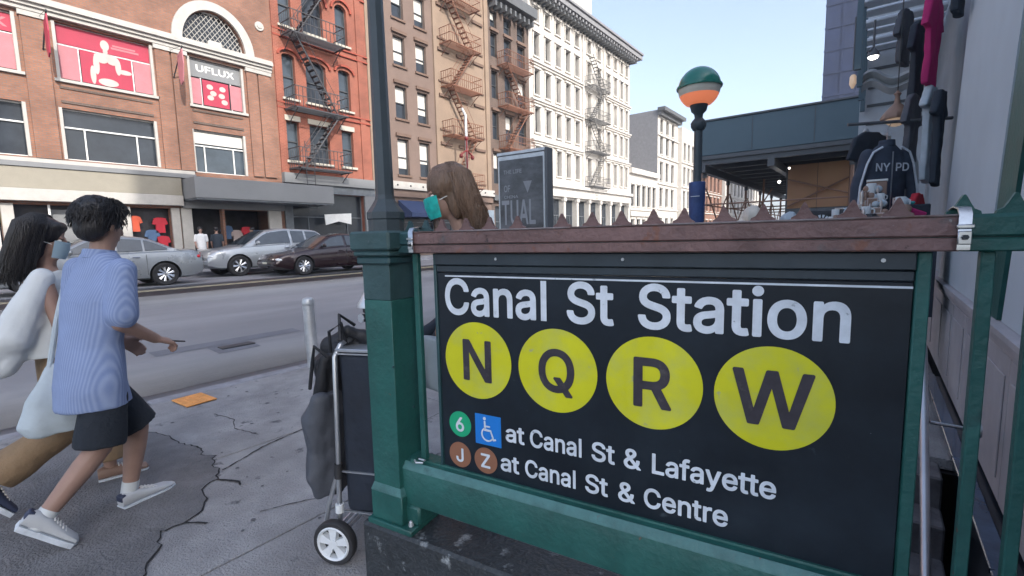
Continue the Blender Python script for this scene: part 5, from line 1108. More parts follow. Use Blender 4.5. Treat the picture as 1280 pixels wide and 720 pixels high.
# ================================================================ people
V = Vector
def hand_mb(b, wrist, tip, up, r=.011, curl=.5, side=1):
    """palm with four unequal bent fingers and a thumb leaving the side of the palm"""
    w = V(wrist); d = (V(tip) - w).normalized(); u = V(up); u = (u - d * u.dot(d)).normalized(); s = d.cross(u) * side
    pl = .085
    for q in (-.028, -.009, .010, .028):
        caps(b, w + s * q * .6, w + d * pl + s * q, .015, .0125)
    L_ = [.062, .074, .070, .055]
    for i, q in enumerate((.030, .010, -.010, -.029)):
        p0 = w + d * pl + s * q; d1 = (d * math.cos(curl * .7) - u * math.sin(curl * .7)).normalized(); d2 = (d * math.cos(curl * 1.9) - u * math.sin(curl * 1.9)).normalized(); d3 = (d * math.cos(curl * 2.8) - u * math.sin(curl * 2.8)).normalized()
        p1 = p0 + d1 * L_[i] * .48; p2 = p1 + d2 * L_[i] * .32; p3 = p2 + d3 * L_[i] * .26
        caps(b, p0, p1, .0105, .0095); caps(b, p1, p2, .0095, .0088); caps(b, p2, p3, .0088, .0078)
    t0 = w + d * .03 + s * .025; t1 = t0 + (d * .6 + s * .75 - u * .2).normalized() * .035; t2 = t1 + (d * .9 + s * .25 - u * .3).normalized() * .032
    caps(b, t0, t1, .0135, .011); caps(b, t1, t2, .011, .009)
def head_mb(b, c, yaw, nod=0., s=1.):
    """head facing local +Y turned by yaw; returns transform"""
    X = Matrix.Translation(c) @ Matrix.Rotation(yaw, 4, 'Z') @ Matrix.Rotation(nod, 4, 'X') @ Matrix.Scale(s, 4)
    b.sph((0, -.012, .035), .078, 'skin', 20, (.97, 1.22, 1.08), X)       # cranium
    b.sph((0, .022, -.035), .06, 'skin', 18, (.98, 1.08, 1.28), X)        # face
    b.sph((0, .052, -.092), .028, 'skin', 12, (1.1, .9, .8), X)          # chin
    b.sph((0, .1, -.025), .012, 'skin', 10, (1, 1.3, 1), X); b.cyl((0, .088, .012), (0, .103, -.022), .008, .011, 'skin', 8, X=X)  # nose
    b.sph((0, .082, -.062), .013, 'skin', 10, (1.7, .8, .55), X)         # lips
    for q in (-1, 1):
        b.sph((q * .076, -.008, -.02), .02, 'skin', 10, (.35, .75, 1.35), X); b.sph((q * .03, .083, .018), .014, 'skin', 8, (1.6, .5, .4), X)
    return X
def eyes(par, X, off):
    for q in (-1, 1):
        b = MB(); b.sph((q * .03, .0725, .0), .0110, 'panel_white', 10, X=X); b.sph((q * .03, .0805, .0), .0048, 'hair_black', 8, X=X); b.build('eye', par, off=off)
def hair_strands(b, X, k, n, start_r, path, r=.004, seed=1):
    rnd = random.Random(seed)
    for i in range(n):
        P = path(rnd, i / n)
        if P: b.tube([X @ V(p) for p in P], [r * (1 - .75 * j / (len(P) - 1)) for j in range(len(P))], k, 4)
def shoe(par, heel, toe, k='shoe_white', name='shoe', pitch=0., tab='shoe_navy', off=None):
    h = V(heel); t = V(toe); L_ = (t - h).length; d = (t - h).normalized(); side = d.cross(V((0, 0, 1))).normalized(); up = side.cross(d)
    X = Matrix(((d.x, side.x, up.x, h.x), (d.y, side.y, up.y, h.y), (d.z, side.z, up.z, h.z), (0, 0, 0, 1)))
    b = MB()
    st_ = [(-.005, .032, .0, .085), (.03, .038, .0, .095), (.08, .038, .0, .088), (.13, .042, .0, .072), (.19, .047, .0, .055), (.24, .044, .0, .045), (L_ + .008, .022, .0, .03)]
    vs = []; m = 12
    for x, w_, z0, z1 in st_:
        for j in range(m):
            a = 2 * math.pi * j / m; yy = w_ * math.copysign(abs(math.cos(a)) ** .7, math.cos(a)); zz = (z0 + z1) / 2 + .012 + (z1 - z0 - .02) / 2 * math.copysign(abs(math.sin(a)) ** .8, math.sin(a))
            vs.append((x, yy, zz))
    fs = [(i * m + j, i * m + (j + 1) % m, (i + 1) * m + (j + 1) % m, (i + 1) * m + j) for i in range(len(st_) - 1) for j in range(m)] + [list(range(m))[::-1], [(len(st_) - 1) * m + j for j in range(m)]]
    b.add(vs, fs, k, True, X)
    so = MB(); P = [(x, w_ + .005) for x, w_, _, _ in st_] + [(x, -w_ - .005) for x, w_, _, _ in st_[::-1]]
    so.prism(P, 0, .024, 'sign_white', 'Z', X)
    o = b.build(name, par, off=off); so2 = so.build('sole', o, off=None)
    so2.parent = o
    if off is not None:
        for v in so2.data.vertices: v.co -= V(off)
    lb = MB()
    for i in range(5): lb.cyl((.10 + i * .018, -.028, .088 - i * .007), (.10 + i * .018, .028, .088 - i * .007), .0035, .0035, 'panel_white', 5, X=X)
    if tab: lb.box(-.012, .02, -.026, .026, .05, .09, tab, X, bev=.006)
    lo = lb.build('laces', o, off=off)
    return o
def arm(b, sh, el, wr_, r=(.05, .041, .028)):
    caps(b, sh, el, r[0], r[1]); caps(b, el, wr_, r[1], r[2])
def leg(b, hip, kn, an, r=(.085, .056, .036)):
    caps(b, hip, kn, r[0], r[1]); k2 = V(kn) + (V(an) - V(kn)) * .3
    caps(b, kn, k2, r[1], r[1] * .99); caps(b, k2, an, r[1] * .99, r[2])
def rvec(yaw): return V((math.cos(yaw), math.sin(yaw), 0))
def fvec(yaw): return V((-math.sin(yaw), math.cos(yaw), 0))

# ---- man in the blue shirt
O1 = (-2.1, -.66, 0)
man = thing('person', 'person in striped blue shirt and dark shorts striding along with a phone', 'person', O1)
yw = R(20); rv, fv = rvec(yw), fvec(yw)
pel = V((-2.1, -.69, .84)); chest = V((-2.12, -.64, 1.22)); nk = V((-2.13, -.61, 1.44)); hd = V((-2.135, -.585, 1.615))
shR, shL = nk + rv * .175 - V((0, 0, .065)), nk - rv * .175 - V((0, 0, .065))
elR, wrR = V((-1.915, -.60, 1.10)), V((-2.03, -.43, .975)); elL, wrL = V((-2.36, -.70, 1.12)), V((-2.36, -.52, .95))
hipR, hipL = pel + rv * .085, pel - rv * .085
knL, anL = V((-2.19, -.52, .45)), V((-2.195, -.585, .10)); knR, anR = V((-2.02, -.72, .45)), V((-1.985, -.965, .185))
b = MB()
etube(b, [(pel - V((0, 0, .06)), .15, .10), (pel, .16, .11), (pel + V((0, .01, .18)), .135, .09), (chest, .16, .105), (nk - V((0, 0, .08)), .15, .085), (nk, .07, .06)], yaw=yw)
caps(b, nk - V((0, 0, .05)), hd - V((0, 0, .06)), .058, .052)
Xm = head_mb(b, hd, yw + R(8), R(-12), 1.06)
arm(b, shR, elR, wrR); arm(b, shL, elL, wrL)
leg(b, hipR, knR, anR); leg(b, hipL, knL, anL)
caps(b, anR, anR + V((.005, .02, -.06)), .036, .034); caps(b, anL, anL + V((-.01, .03, -.05)), .036, .034)
hand_mb(b, wrR, V((-2.06, -.33, .93)), V((.3, -.1, 1)), curl=.65, side=-1)
hand_mb(b, wrL, V((-2.38, -.44, .88)), V((-.8, 0, .4)), curl=.4, side=1)
blob(b, 'body', man, .0068, 4, 'skin', off=O1)
eyes(man, Xm, O1)
b = MB()   # shirt
etube(b, [(pel + V((.0, -.02, -.18)), .192, .15), (pel + V((0, -.02, -.06)), .186, .142), (pel + V((0, 0, .15)), .165, .122), (chest, .182, .128), (nk - V((0, 0, .11)), .185, .108), (nk - V((0, 0, .03)), .12, .08), (nk + V((0, 0, .02)), .075, .07)], yaw=yw, n=28)
for s_, e_ in ((shR, elR), (shL, elL)):
    caps(b, s_, s_ + (e_ - s_) * .45, .066, .066); caps(b, s_ + (e_ - s_) * .45, s_ + (e_ - s_) * .84, .066, .068)
ob = blob(b, 'shirt', man, .010, 4, 'shirt_stripe', .016, 5.5, O1)
b = MB()
X = Matrix.Translation(nk + V((0, .0, .012))) @ Matrix.Rotation(yw, 4, 'Z') @ Matrix.Rotation(R(-8), 4, 'X')
b.lathe([(.072, -.02), (.078, -.018), (.070, .028), (.064, .028)], 'shirt_stripe', n=24, X=X, ring=True); b.build('collar', man, off=O1)
b = MB()   # shorts
etube(b, [(pel + V((0, 0, -.16)), .16, .12), (pel + V((0, 0, -.04)), .145, .105)], yaw=yw)
for h_, k_ in ((hipR, knR), (hipL, knL)):
    e_ = h_ + (k_ - h_) * .97; h_ = h_ + (e_ - h_) * .3; caps(b, h_, h_ + (e_ - h_) * .4, .098, .103); b.cyl(h_ + (e_ - h_) * .4, e_, .103, .112, 'skin', 20)
blob(b, 'shorts', man, .010, 3, 'shorts_navy', .008, 9, O1)
for an, kn in ((anR, knR), (anL, knL)): b = MB(); d = (kn - an).normalized(); b.cyl(an - d * .05, an + d * .045, .042, .041, 'cloth_white', 16); b.build('sock', man, off=O1)
shoe(man, (-2.165, -.635, 0.0), (-2.235, -.375, 0.0), off=O1)
shoe(man, (-1.985, -1.055, .185), (-1.955, -.88, .012), off=O1)
b = MB()   # hair: cap plus short tufts
b.sph((0, -.022, .046), .094, 'hair_black', 20, (1.02, 1.18, 1.06), Xm); b.sph((0, -.055, -.02), .075, 'hair_black', 16, (1.05, .8, 1.05), Xm); b.sph((0, .03, .08), .07, 'hair_black', 16, (1.15, 1.0, .7), Xm)
hb = blob(b, 'hair', man, .009, 2, 'hair_black', .006, 30, O1)
def tuft(rnd, t):
    a = rnd.uniform(0, 2 * math.pi); e = rnd.uniform(-.3, 1.3); r = .104
    if math.sin(a) > .5 and e < .55: return None
    d = V((math.cos(a) * math.cos(e) * .98, math.sin(a) * math.cos(e) * 1.16 - .1, math.sin(e) * 1.03 + .42)); p = d * r * .92
    t_ = V((d.y * .2, -d.x * .2, -.75 + .3 * rnd.random())); n_ = d.normalized()
    q = p + (t_ - n_ * t_.dot(n_)).normalized() * .035 + n_ * .006; q2 = q + V((0, 0, -.02)) + n_ * rnd.uniform(-.006, .008)
    return [p * .97, q, q2]
b = MB(); hair_strands(b, Xm, 'hair_black', 1100, 0, tuft, .0026, 3); b.build('hair_tufts', hb, off=O1)
ph = MB(); X = Matrix.Translation((-2.065, -.36, .945)) @ Matrix.Rotation(R(20), 4, 'Z') @ Matrix.Rotation(R(-14), 4, 'X')
ph.box(-.037, .037, -.075, .075, -.004, .004, 'hair_black', X, bev=.003)
o = ph.build('phone'); single(o, 'black phone in the right hand of the man in the blue shirt', 'phone')

man.location = (-2.105, -.685, 0); o.location = (-.005, -.025, 0)
# ---- woman with long black hair
O2 = (-2.6, -.75, 0)
w1 = thing('person', 'person with long black hair, loose white top, brown trousers and face mask', 'person', O2)
yw = R(-12); rv, fv = rvec(yw), fvec(yw)
pel = V((-2.6, -.72, .82)); chest = V((-2.6, -.735, 1.15)); nk = V((-2.6, -.755, 1.385)); hd = V((-2.59, -.74, 1.545))
shR, shL = nk + rv * .155 - V((0, 0, .05)), nk - rv * .155 - V((0, 0, .05))
elR, wrR = V((-2.40, -.74, 1.04)), V((-2.38, -.55, .98)); elL, wrL = V((-2.80, -.70, 1.05)), V((-2.80, -.55, .9))
hipR, hipL = pel + rv * .08, pel - rv * .08
knR, anR = V((-2.5, -.80, .43)), V((-2.55, -1.10, .25)); knL, anL = V((-2.68, -.55, .44)), V((-2.68, -.56, .09))
b = MB()
etube(b, [(pel - V((0, 0, .06)), .145, .10), (pel, .155, .11), (pel + V((0, 0, .18)), .115, .085), (chest, .14, .10), (nk - V((0, 0, .07)), .135, .08), (nk, .06, .055)], yaw=yw)
caps(b, nk - V((0, 0, .05)), hd - V((0, 0, .06)), .05, .045); Xw = head_mb(b, hd, R(-22), R(-10), .98)
arm(b, shR, elR, wrR, (.042, .035, .024)); arm(b, shL, elL, wrL, (.042, .035, .024)); leg(b, hipR, knR, anR, (.08, .052, .033)); leg(b, hipL, knL, anL, (.08, .052, .033))
hand_mb(b, wrR, V((-2.39, -.47, .94)), V((1, 0, .3)), curl=.6, side=-1); hand_mb(b, wrL, V((-2.8, -.47, .85)), V((-1, 0, .3)), curl=.5)
blob(b, 'body', w1, .0075, 4, 'skin', off=O2); eyes(w1, Xw, O2)
b = MB()
etube(b, [((-2.58, -.77, .89), .18, .145), ((-2.585, -.77, .98), .18, .14), ((-2.59, -.76, 1.1), .175, .13), (nk - V((0, 0, .1)), .165, .105), (nk - V((0, 0, .02)), .085, .07)], yaw=yw, n=24)
for s_, e_ in ((shR, V((-2.44, -.93, 1.02))), (shL, elL)):
    caps(b, s_, s_ + (e_ - s_) * .5, .058, .07); caps(b, s_ + (e_ - s_) * .5, e_, .07, .09)
caps(b, (-2.45, -.92, 1.05), (-2.47, -1.06, .87), .085, .06); caps(b, (-2.5, -.9, 1.0), (-2.55, -1.08, .9), .08, .05); caps(b, (-2.47, -.85, 1.1), (-2.47, -.98, .88), .08, .07)
blob(b, 'top', w1, .010, 3, 'cloth_white', .016, 8, O2)
b = MB()
etube(b, [(pel + V((0, 0, -.12)), .15, .12), (pel + V((0, 0, .10)), .15, .115)], yaw=yw)
for h_, k_, a_ in ((hipR, knR, anR), (hipL, knL, anL)):
    b.cyl(h_, k_, .10, .088, 'skin', 18); b.sph(k_, .088, 'skin', 16); b.sph(h_, .1, 'skin', 16); b.cyl(k_, k_ + (a_ - k_) * .82, .088, .105, 'skin', 18)
blob(b, 'trousers', w1, .010, 3, 'khaki', .010, 8, O2)
shoe(w1, (-2.53, -1.17, .24), (-2.53, -1.03, .05), 'shoe_navy', tab=None, off=O2); shoe(w1, (-2.685, -.62, 0), (-2.65, -.38, 0), 'trinket_brown', tab=None, off=O2)
b = MB()
b.sph((0, -.024, .045), .09, 'hair_black', 18, (1.06, 1.2, 1.08), Xw); b.sph((0, -.075, -.05), .075, 'hair_black', 16, (1.15, .75, 1.4), Xw); b.sph((0, -.09, -.15), .07, 'hair_black', 14, (1.2, .7, 1.5), Xw)
b.sph((.055, -.03, -.04), .05, 'hair_black', 14, (.6, 1.1, 1.8), Xw); b.sph((0, .055, .082), .055, 'hair_black', 12, (1.25, .7, .6), Xw)
hb = blob(b, 'hair', w1, .009, 2, 'hair_black', .006, 18, O2)
def long_(rnd, t, spread=.105, drop=-.27, front=.45, wav=0):
    a = rnd.uniform(-front, math.pi + front) + math.pi; r = spread * rnd.uniform(.9, 1.06)
    x, y = math.cos(a) * r, math.sin(a) * r * 1.12 - .02
    top = V((x * .35, y * .4 - .01, .145)); m1 = V((x * .92, y * .95, .09)); m2 = V((x * 1.02, y - .01, 0)); e1 = V((x * 1.02, y - .03, drop * .5)); e2 = V((x * .95 + rnd.uniform(-.012, .012), y - .035 + rnd.uniform(-.012, .012), drop * rnd.uniform(.82, 1.05)))
    w_ = lambda k: V((rnd.uniform(-1, 1), rnd.uniform(-1, 1), rnd.uniform(-.5, .5))) * wav * k
    return [top, m1 + w_(.35), m2 + w_(.7), (m2 + e1) / 2 + w_(1), e1 + w_(1.2), (e1 + e2) / 2 + w_(1.4), e2 + w_(1.6)]
b = MB(); hair_strands(b, Xw, 'hair_black', 900, 0, long_, .0032, 5); b.build('hair_strands', hb, off=O2)
def face_mask(par, X, k, off):
    b = MB(); vs = []; nu, nv = 14, 18
    for i in range(nu + 1):
        for j in range(nv + 1):
            a = (i / nu - .5) * 2.3; z = -.105 + .10 * j / nv; bulge = 1 + (.16 * math.sin(math.pi * j / nv) + .03 * ((j * 3 / nv) % 1)) * math.cos(a)
            vs.append((math.sin(a) * .072, .024 + math.cos(a) * .074 * bulge + .014 * max(0, j / nv - .45) / .55 * math.cos(a), z + .008 * abs(a)))
    fs = [(i * (nv + 1) + j, (i + 1) * (nv + 1) + j, (i + 1) * (nv + 1) + j + 1, i * (nv + 1) + j + 1) for i in range(nu) for j in range(nv)]
    b.add(vs, fs, k, True, X)
    for q in (-1, 1): b.tube([X @ V((q * .066, .05, -.02)), X @ V((q * .076, .02, -.01)), X @ V((q * .08, -.01, -.005))], .002, 'panel_white', 4)
    return b.build('face_mask', par, off=off)
face_mask(w1, Xw, 'mask_blue', O2)
w1.location = (-2.6, -.79, 0)
# tote bag
tb = MB(); vs = []
etube(tb, [((-2.31, -.84, .50), .15, .05), ((-2.31, -.85, .56), .17, .06), ((-2.31, -.83, .70), .145, .055), ((-2.31, -.80, .82), .105, .04), ((-2.31, -.785, .88), .085, .028)], yaw=R(84), n=22)
tg = thing('tote_bag', 'pale blue white cloth tote bag hanging from the shoulder of the black haired person', 'bag', (-2.36, -.8, .5))
blob(tb, 'bag', tg, .010, 3, 'tote_cloth', .012, 10, (-2.36, -.8, .5))
b = MB()
b.tube([(-2.31, -.86, .86), (-2.32, -.81, 1.1), (-2.37, -.75, 1.3), (-2.44, -.70, 1.35), (-2.40, -.68, 1.3), (-2.33, -.71, 1.08), (-2.31, -.72, .86)], .013, 'tote_cloth', 8); b.build('strap', tg, off=(-2.36, -.8, .5))

# ---- woman with the green mask behind the fence
O3 = (-.36, .36, 0)
w2 = thing('person', 'person with long light brown hair and green face mask behind the fence', 'person', O3)
yw = R(128); rv, fv = rvec(yw), fvec(yw)
pel = V((-.33, .37, .95)); chest = V((-.34, .36, 1.27)); nk = V((-.345, .36, 1.50)); hd = V((-.425, .29, 1.70))
shR, shL = nk + rv * .16 - V((0, 0, .05)), nk - rv * .16 - V((0, 0, .05))
b = MB()
etube(b, [(pel - V((0, 0, .06)), .15, .10), (pel, .16, .11), (pel + V((0, 0, .18)), .12, .09), (chest, .15, .10), (nk - V((0, 0, .07)), .14, .08), (nk, .06, .055)], yaw=yw)
caps(b, nk - V((0, 0, .05)), hd - V((-.02, -.02, .06)), .05, .045); Xg = head_mb(b, hd, R(145), R(-9), .98)
elR, wrR = shR + V((-.05, .03, -.27)), V((-.55, .20, 1.02)); elL, wrL = shL + V((-.04, -.02, -.27)), V((-.44, .08 + .12, 1.0))
arm(b, shR, elR, wrR, (.042, .035, .024)); arm(b, shL, elL, wrL, (.042, .035, .024))
hR, hL = pel + rv * .08, pel - rv * .08; leg(b, hR, hR + V((-.01, -.02, -.43)), V((hR.x, hR.y, .09)), (.08, .052, .033)); leg(b, hL, hL + V((-.01, -.02, -.43)), V((hL.x, hL.y, .09)), (.08, .052, .033))
hand_mb(b, wrR, wrR + fv * .08 + V((0, 0, -.03)), V((0, 0, 1)), curl=.7); hand_mb(b, wrL, wrL + fv * .08 + V((0, 0, -.03)), V((0, 0, 1)), curl=.7, side=-1)
blob(b, 'body', w2, .0075, 4, 'skin', off=O3); eyes(w2, Xg, O3); face_mask(w2, Xg, 'mask_green', O3)
b = MB()
etube(b, [(pel + V((0, 0, -.08)), .185, .14), (chest, .185, .13), (nk - V((0, 0, .09)), .18, .11), (nk, .085, .08)], yaw=yw, n=24)
for s_, e_, q_ in ((shR, elR, wrR), (shL, elL, wrL)): caps(b, s_, e_, .062, .055); caps(b, e_, e_ + (q_ - e_) * .9, .055, .042)
blob(b, 'jacket', w2, .011, 3, 'jacket_dark', .009, 9, O3)
b = MB()
for h_ in (hR, hL): b.cyl(h_, (h_.x, h_.y, .08), .095, .075, 'skin', 18); b.sph(h_, .098, 'skin', 14)
blob(b, 'trousers', w2, .011, 3, 'jeans_grey', .008, 8, O3)
for h_ in (hR, hL): shoe(w2, tuple(V((h_.x, h_.y, 0)) - fv * .07), tuple(V((h_.x, h_.y, 0)) + fv * .17), off=O3, tab=None)
b = MB()
b.sph((0, -.022, .048), .092, 'hair_brown', 18, (1.08, 1.22, 1.08), Xg); b.sph((0, -.085, -.06), .08, 'hair_brown', 16, (1.2, .8, 1.5), Xg); b.sph((.0, -.085, -.13), .075, 'hair_brown', 14, (1.25, .75, 1.2), Xg)
b.sph((-.066, -.02, -.03), .05, 'hair_brown', 14, (.5, .8, 2.0), Xg); b.sph((.066, -.03, -.05), .05, 'hair_brown', 14, (.5, .8, 2.2), Xg)
hb = blob(b, 'hair', w2, .009, 2, 'hair_brown', .007, 16, O3)
b = MB(); hair_strands(b, Xg, 'hair_brown', 1100, 0, lambda r_, t: long_(r_, t, .100, -.19, .1, .009), .003, 9); b.build('hair_strands', hb, off=O3)
hbg = MB(); X = Matrix.Translation((-.30, .22, .98)) @ Matrix.Rotation(R(10), 4, 'Z')
etube(hbg, [((-.345, .17, .82), .12, .05), ((-.345, .17, .9), .14, .06), ((-.345, .17, 1.06), .12, .05)], yaw=R(15), n=18)
hg = thing('shoulder_bag', 'pale grey soft bag carried behind the fence bars beside the pier', 'bag', (-.345, .17, .82)); blob(hbg, 'bag', hg, .01, 3, 'tote_cloth', .01, 11, (-.345, .17, .82))
b = MB(); b.tube([(-.40, .17, 1.04), (-.37, .17, 1.25), (-.30, .22, 1.46), (-.27, .30, 1.49)], .011, 'leather_tan', 6); b.build('strap', hg, 'tan leather strap', off=(-.345, .17, .82))

# ---- distant pedestrians
def far_person(loc, rz, top, low, hair, label, s=1., group='distant people'):
    t = thing('person', label, 'person', loc, rz, group); b = MB()
    etube(b, [((0, 0, .82), .15, .1), ((0, 0, 1.1), .13, .09), ((0, 0, 1.38), .17, .1), ((0, 0, 1.48), .06, .06)]); caps(b, (0, 0, 1.42), (0, 0, 1.55), .05, .05)
    head_mb(b, V((0, 0, 1.63)), 0); arm(b, (.17, 0, 1.40), (.21, .02, 1.12), (.2, .12, .93)); arm(b, (-.17, 0, 1.40), (-.21, -.02, 1.12), (-.2, .05, .9))
    leg(b, (.08, 0, .85), (.09, .08, .47), (.09, 0, .08)); leg(b, (-.08, 0, .85), (-.09, -.05, .47), (-.09, -.16, .12)); caps(b, (.09, 0, .05), (.09, .14, .035), .04, .035); caps(b, (-.09, -.16, .08), (-.09, -.04, .04), .04, .035)
    hand_mb(b, (.2, .12, .93), (.2, .2, .88), (1, 0, 0)); hand_mb(b, (-.2, .05, .9), (-.2, .1, .8), (-1, 0, 0))
    blob(b, 'body', t, .016, 2, 'skin')
    b = MB(); etube(b, [((0, 0, .8), .18, .13), ((0, 0, 1.1), .165, .12), ((0, 0, 1.36), .19, .12), ((0, 0, 1.47), .08, .07)]); caps(b, (.17, 0, 1.39), (.205, .01, 1.18), .065, .06); caps(b, (-.17, 0, 1.39), (-.205, -.01, 1.18), .065, .06); blob(b, 'shirt', t, .018, 2, top)
    b = MB(); etube(b, [((0, 0, .74), .17, .12), ((0, 0, .9), .165, .12)]); caps(b, (.08, 0, .8), (.09, .08, .47), .095, .07); caps(b, (.09, .08, .47), (.09, .01, .12), .07, .055); caps(b, (-.08, 0, .8), (-.09, -.05, .47), .095, .07); caps(b, (-.09, -.05, .47), (-.09, -.14, .16), .07, .055); blob(b, 'trousers', t, .018, 2, low)
    b = MB(); b.sph((0, -.02, 1.68), .098, hair, 14, (1, 1.15, 1)); blob(b, 'hair', t, .014, 2, hair)
    t.scale = (s, s, s); return t
far_person((-20.9, 6.2, .46), R(-100), 'ped_white', 'jeans_grey', 'hair_black', 'person in a white shirt on the far pavement beside the silver cars')
far_person((-21.2, 6.9, .46), R(60), 'jacket_dark', 'shorts_navy', 'hair_black', 'person in dark clothes on the far pavement by the shop entrance')
far_person((-21.3, 8.4, .46), R(160), 'cloth_red', 'jeans_grey', 'hair_black', 'person in a dull red top browsing at the far shop entrance')

# ================================================================ shopping cart against the pier
CX = (-.775, -.165, 0); cart = thing('shopping_trolley', 'two wheeled folding trolley with navy bag, silver frame and white spoked wheel', 'trolley', CX, R(25))
# local: +X along the frame side (to the right in the photo), +Y away from the viewer
b = MB()
for yy in (0.03, .36):
    b.tube([(.0, yy, .13), (.015, yy, .5), (.03, yy, .98), (.045, yy + (.03 if yy < .2 else -.03), 1.03)], .012, 'alu', 10)
    b.tube([(.012, yy, .44), (-.05, yy, .26), (-.085, yy, .12), (-.07, yy, .09)], .0115, 'alu', 8)
    b.cyl((.012, yy, .40), (.013, yy, .47), .021, .019, 'rubber', 10); b.cyl((.005, yy, .23), (.006, yy, .27), .02, .02, 'plastic_white', 10)
b.tube([(.045, .06, 1.03), (.05, .195, 1.045), (.045, .33, 1.03)], .011, 'alu', 8); b.tube([(0, 0.03, .13), (0, .36, .13)], .009, 'alu', 8); b.tube([(-.07, .03, .09), (-.07, .36, .09)], .008, 'alu', 6)
b.cyl((0, -.01, .105), (0, .4, .105), .008, .008, 'alu', 8)
b.build('frame', cart)
for yy in (-.012, .402):
    b = MB(); b.lathe([(.082, -.02), (.1, -.021), (.106, -.012), (.106, .012), (.1, .021), (.082, .02)], 'rubber', (0, yy, .106), 32, 'Y', ring=True); wo = b.build('wheel', cart)
    b = MB(); b.lathe([(.084, -.019), (.084, .019), (.070, .019), (.070, -.020), (.078, -.026)], 'plastic_white', (0, yy, .106), 32, 'Y', ring=True); b.lathe([(.001, -.022), (.022, -.022), (.024, .016), (.001, .016)], 'plastic_white', (0, yy, .106), 14, 'Y')
    b.lathe([(.001, .010), (.076, .010), (.076, .014), (.001, .014)], 'black_fabric', (0, yy, .106), 28, 'Y')
    for i in range(5):
        a = 2 * math.pi * i / 5 + .3; w_ = .30
        P = [(.02 * math.cos(a - .6), .106 + .02 * math.sin(a - .6)), (.077 * math.cos(a - w_), .106 + .077 * math.sin(a - w_)), (.077 * math.cos(a + w_), .106 + .077 * math.sin(a + w_)), (.02 * math.cos(a + .6), .106 + .02 * math.sin(a + .6))]
        b.prism(P, yy - .019, yy + .01, 'plastic_white', 'Y')
    b.build('rim', wo)
b = MB(); b.box(.03, .24, .035, .355, .22, 1.0, 'navy_fabric', bev=.025); blob(b, 'bag', cart, .012, 2, 'navy_fabric', .006, 7)
b = MB()
for z in (.43, .235, .99): b.box(.026, .245, .026, .036, z, z + .006, 'alu')
b.box(.03, .245, .03, .36, 1.0, 1.015, 'alu', bev=.003); b.build('piping', cart)
gb = thing('grey_bag', 'crumpled grey bag slung on the handle of the folding trolley', 'bag', (-.9, -.2, .3))
G = Matrix.Translation(CX) @ Matrix.Rotation(R(25), 4, 'Z')
b = MB()
def gt(lst): etube(b, [(tuple(G @ V(c)), rx, ry) for c, rx, ry in lst], yaw=R(25), n=22)
gt([((-.075, .12, .30), .055, .12), ((-.095, .10, .40), .08, .14), ((-.09, .10, .53), .07, .13), ((-.085, .10, .68), .085, .14), ((-.05, .10, .8), .045, .12)])
blob(b, 'bag', gb, .009, 3, 'grey_fabric', .022, 11, (-.9, -.2, .3))
kb2 = thing('black_bag', 'black folded bundle with straps strapped to the top of the trolley', 'bag', (-.87, -.15, .9))
b = MB()
for p0, p1, r0, r1 in (((-.03, .05, .96), (-.10, .06, .72), .03, .028), ((-.10, .06, .72), (-.145, .07, .60), .035, .028), ((-.02, .15, 1.0), (-.09, .16, .75), .04, .03), ((.0, .1, .98), (-.03, .12, .78), .04, .03), ((-.13, .09, .66), (-.165, .08, .56), .035, .025), ((.02, .1, .98), (.06, .16, 1.0), .03, .035), ((.0, .2, 1.02), (.03, .25, .94), .035, .03), ((-.08, .1, .92), (-.06, .12, .7), .05, .045), ((.02, .18, 1.05), (-.06, .14, 1.0), .04, .045), ((.05, .12, 1.08), (.12, .16, 1.04), .03, .03)):
    caps(b, G @ V(p0), G @ V(p1), r0, r1)
blob(b, 'bundle', kb2, .009, 2, 'black_fabric', .014, 18, (-.87, -.15, .9))
b = MB()
for pts in ([(.02, .02, 1.0), (.03, .0, 1.1), (.06, .05, 1.13), (.05, .1, 1.02)], [(.0, .02, .98), (-.05, .0, 1.03), (-.08, .02, .95), (-.11, .03, .82)], [(.05, .05, 1.05), (.02, .1, 1.16), (.06, .16, 1.1)]):
    b.tube([G @ V(p) for p in pts], .008, 'black_fabric', 6)
b.build('strap', kb2, off=(-.87, -.15, .9))

# ================================================================ scaffold shed, souvenir stall
sh = thing('sidewalk_shed', 'blue grey construction shed over the pavement with steel poles beneath', 'scaffold shed', (-.8, 11, 0))
b = MB(); b.box(-2.42, .82, 10.96, 11.04, 3.38, 4.19, 'shed_blue', bev=.01); b.box(-2.42, -2.34, 11.045, 24, 3.38, 4.19, 'shed_blue'); b.box(-2.43, .83, 10.93, 11.06, 4.192, 4.23, 'shed_steel')
for x_ in (.0, -1.22): b.box(x_, x_ + .012, 10.95, 10.958, 3.4, 4.18, 'shed_steel')
b.build('parapet', sh, world=True)
b = MB(); b.box(-2.4, .8, 10.95, 24, 3.28, 3.37, 'shed_steel')
for j in range(14): b.box(-2.45, .85, 11.0 + j * .95, 11.1 + j * .95, 3.16, 3.279, 'shed_steel')
for x_ in (-2.3, -.8, .7): b.box(x_ - .07, x_ + .07, 10.9, 24, 2.98, 3.155, 'shed_steel')
b.build('deck', sh, world=True)
for i, (x_, j) in enumerate([(x_, j) for x_ in (-2.3, .7) for j in range(6)]):
    yy = 11.1 + j * 2.4; b = MB(); b.cyl((x_, yy, 0), (x_, yy, 2.98), .035, .035, 'pole_rust', 8); b.cyl((x_, yy, 0), (x_, yy, .02), .1, .1, 'shed_steel', 10); b.cyl((x_, yy, 2.86), (x_, yy, 2.97), .055, .055, 'shed_steel', 8); b.build('post', sh, world=True)
b = MB()
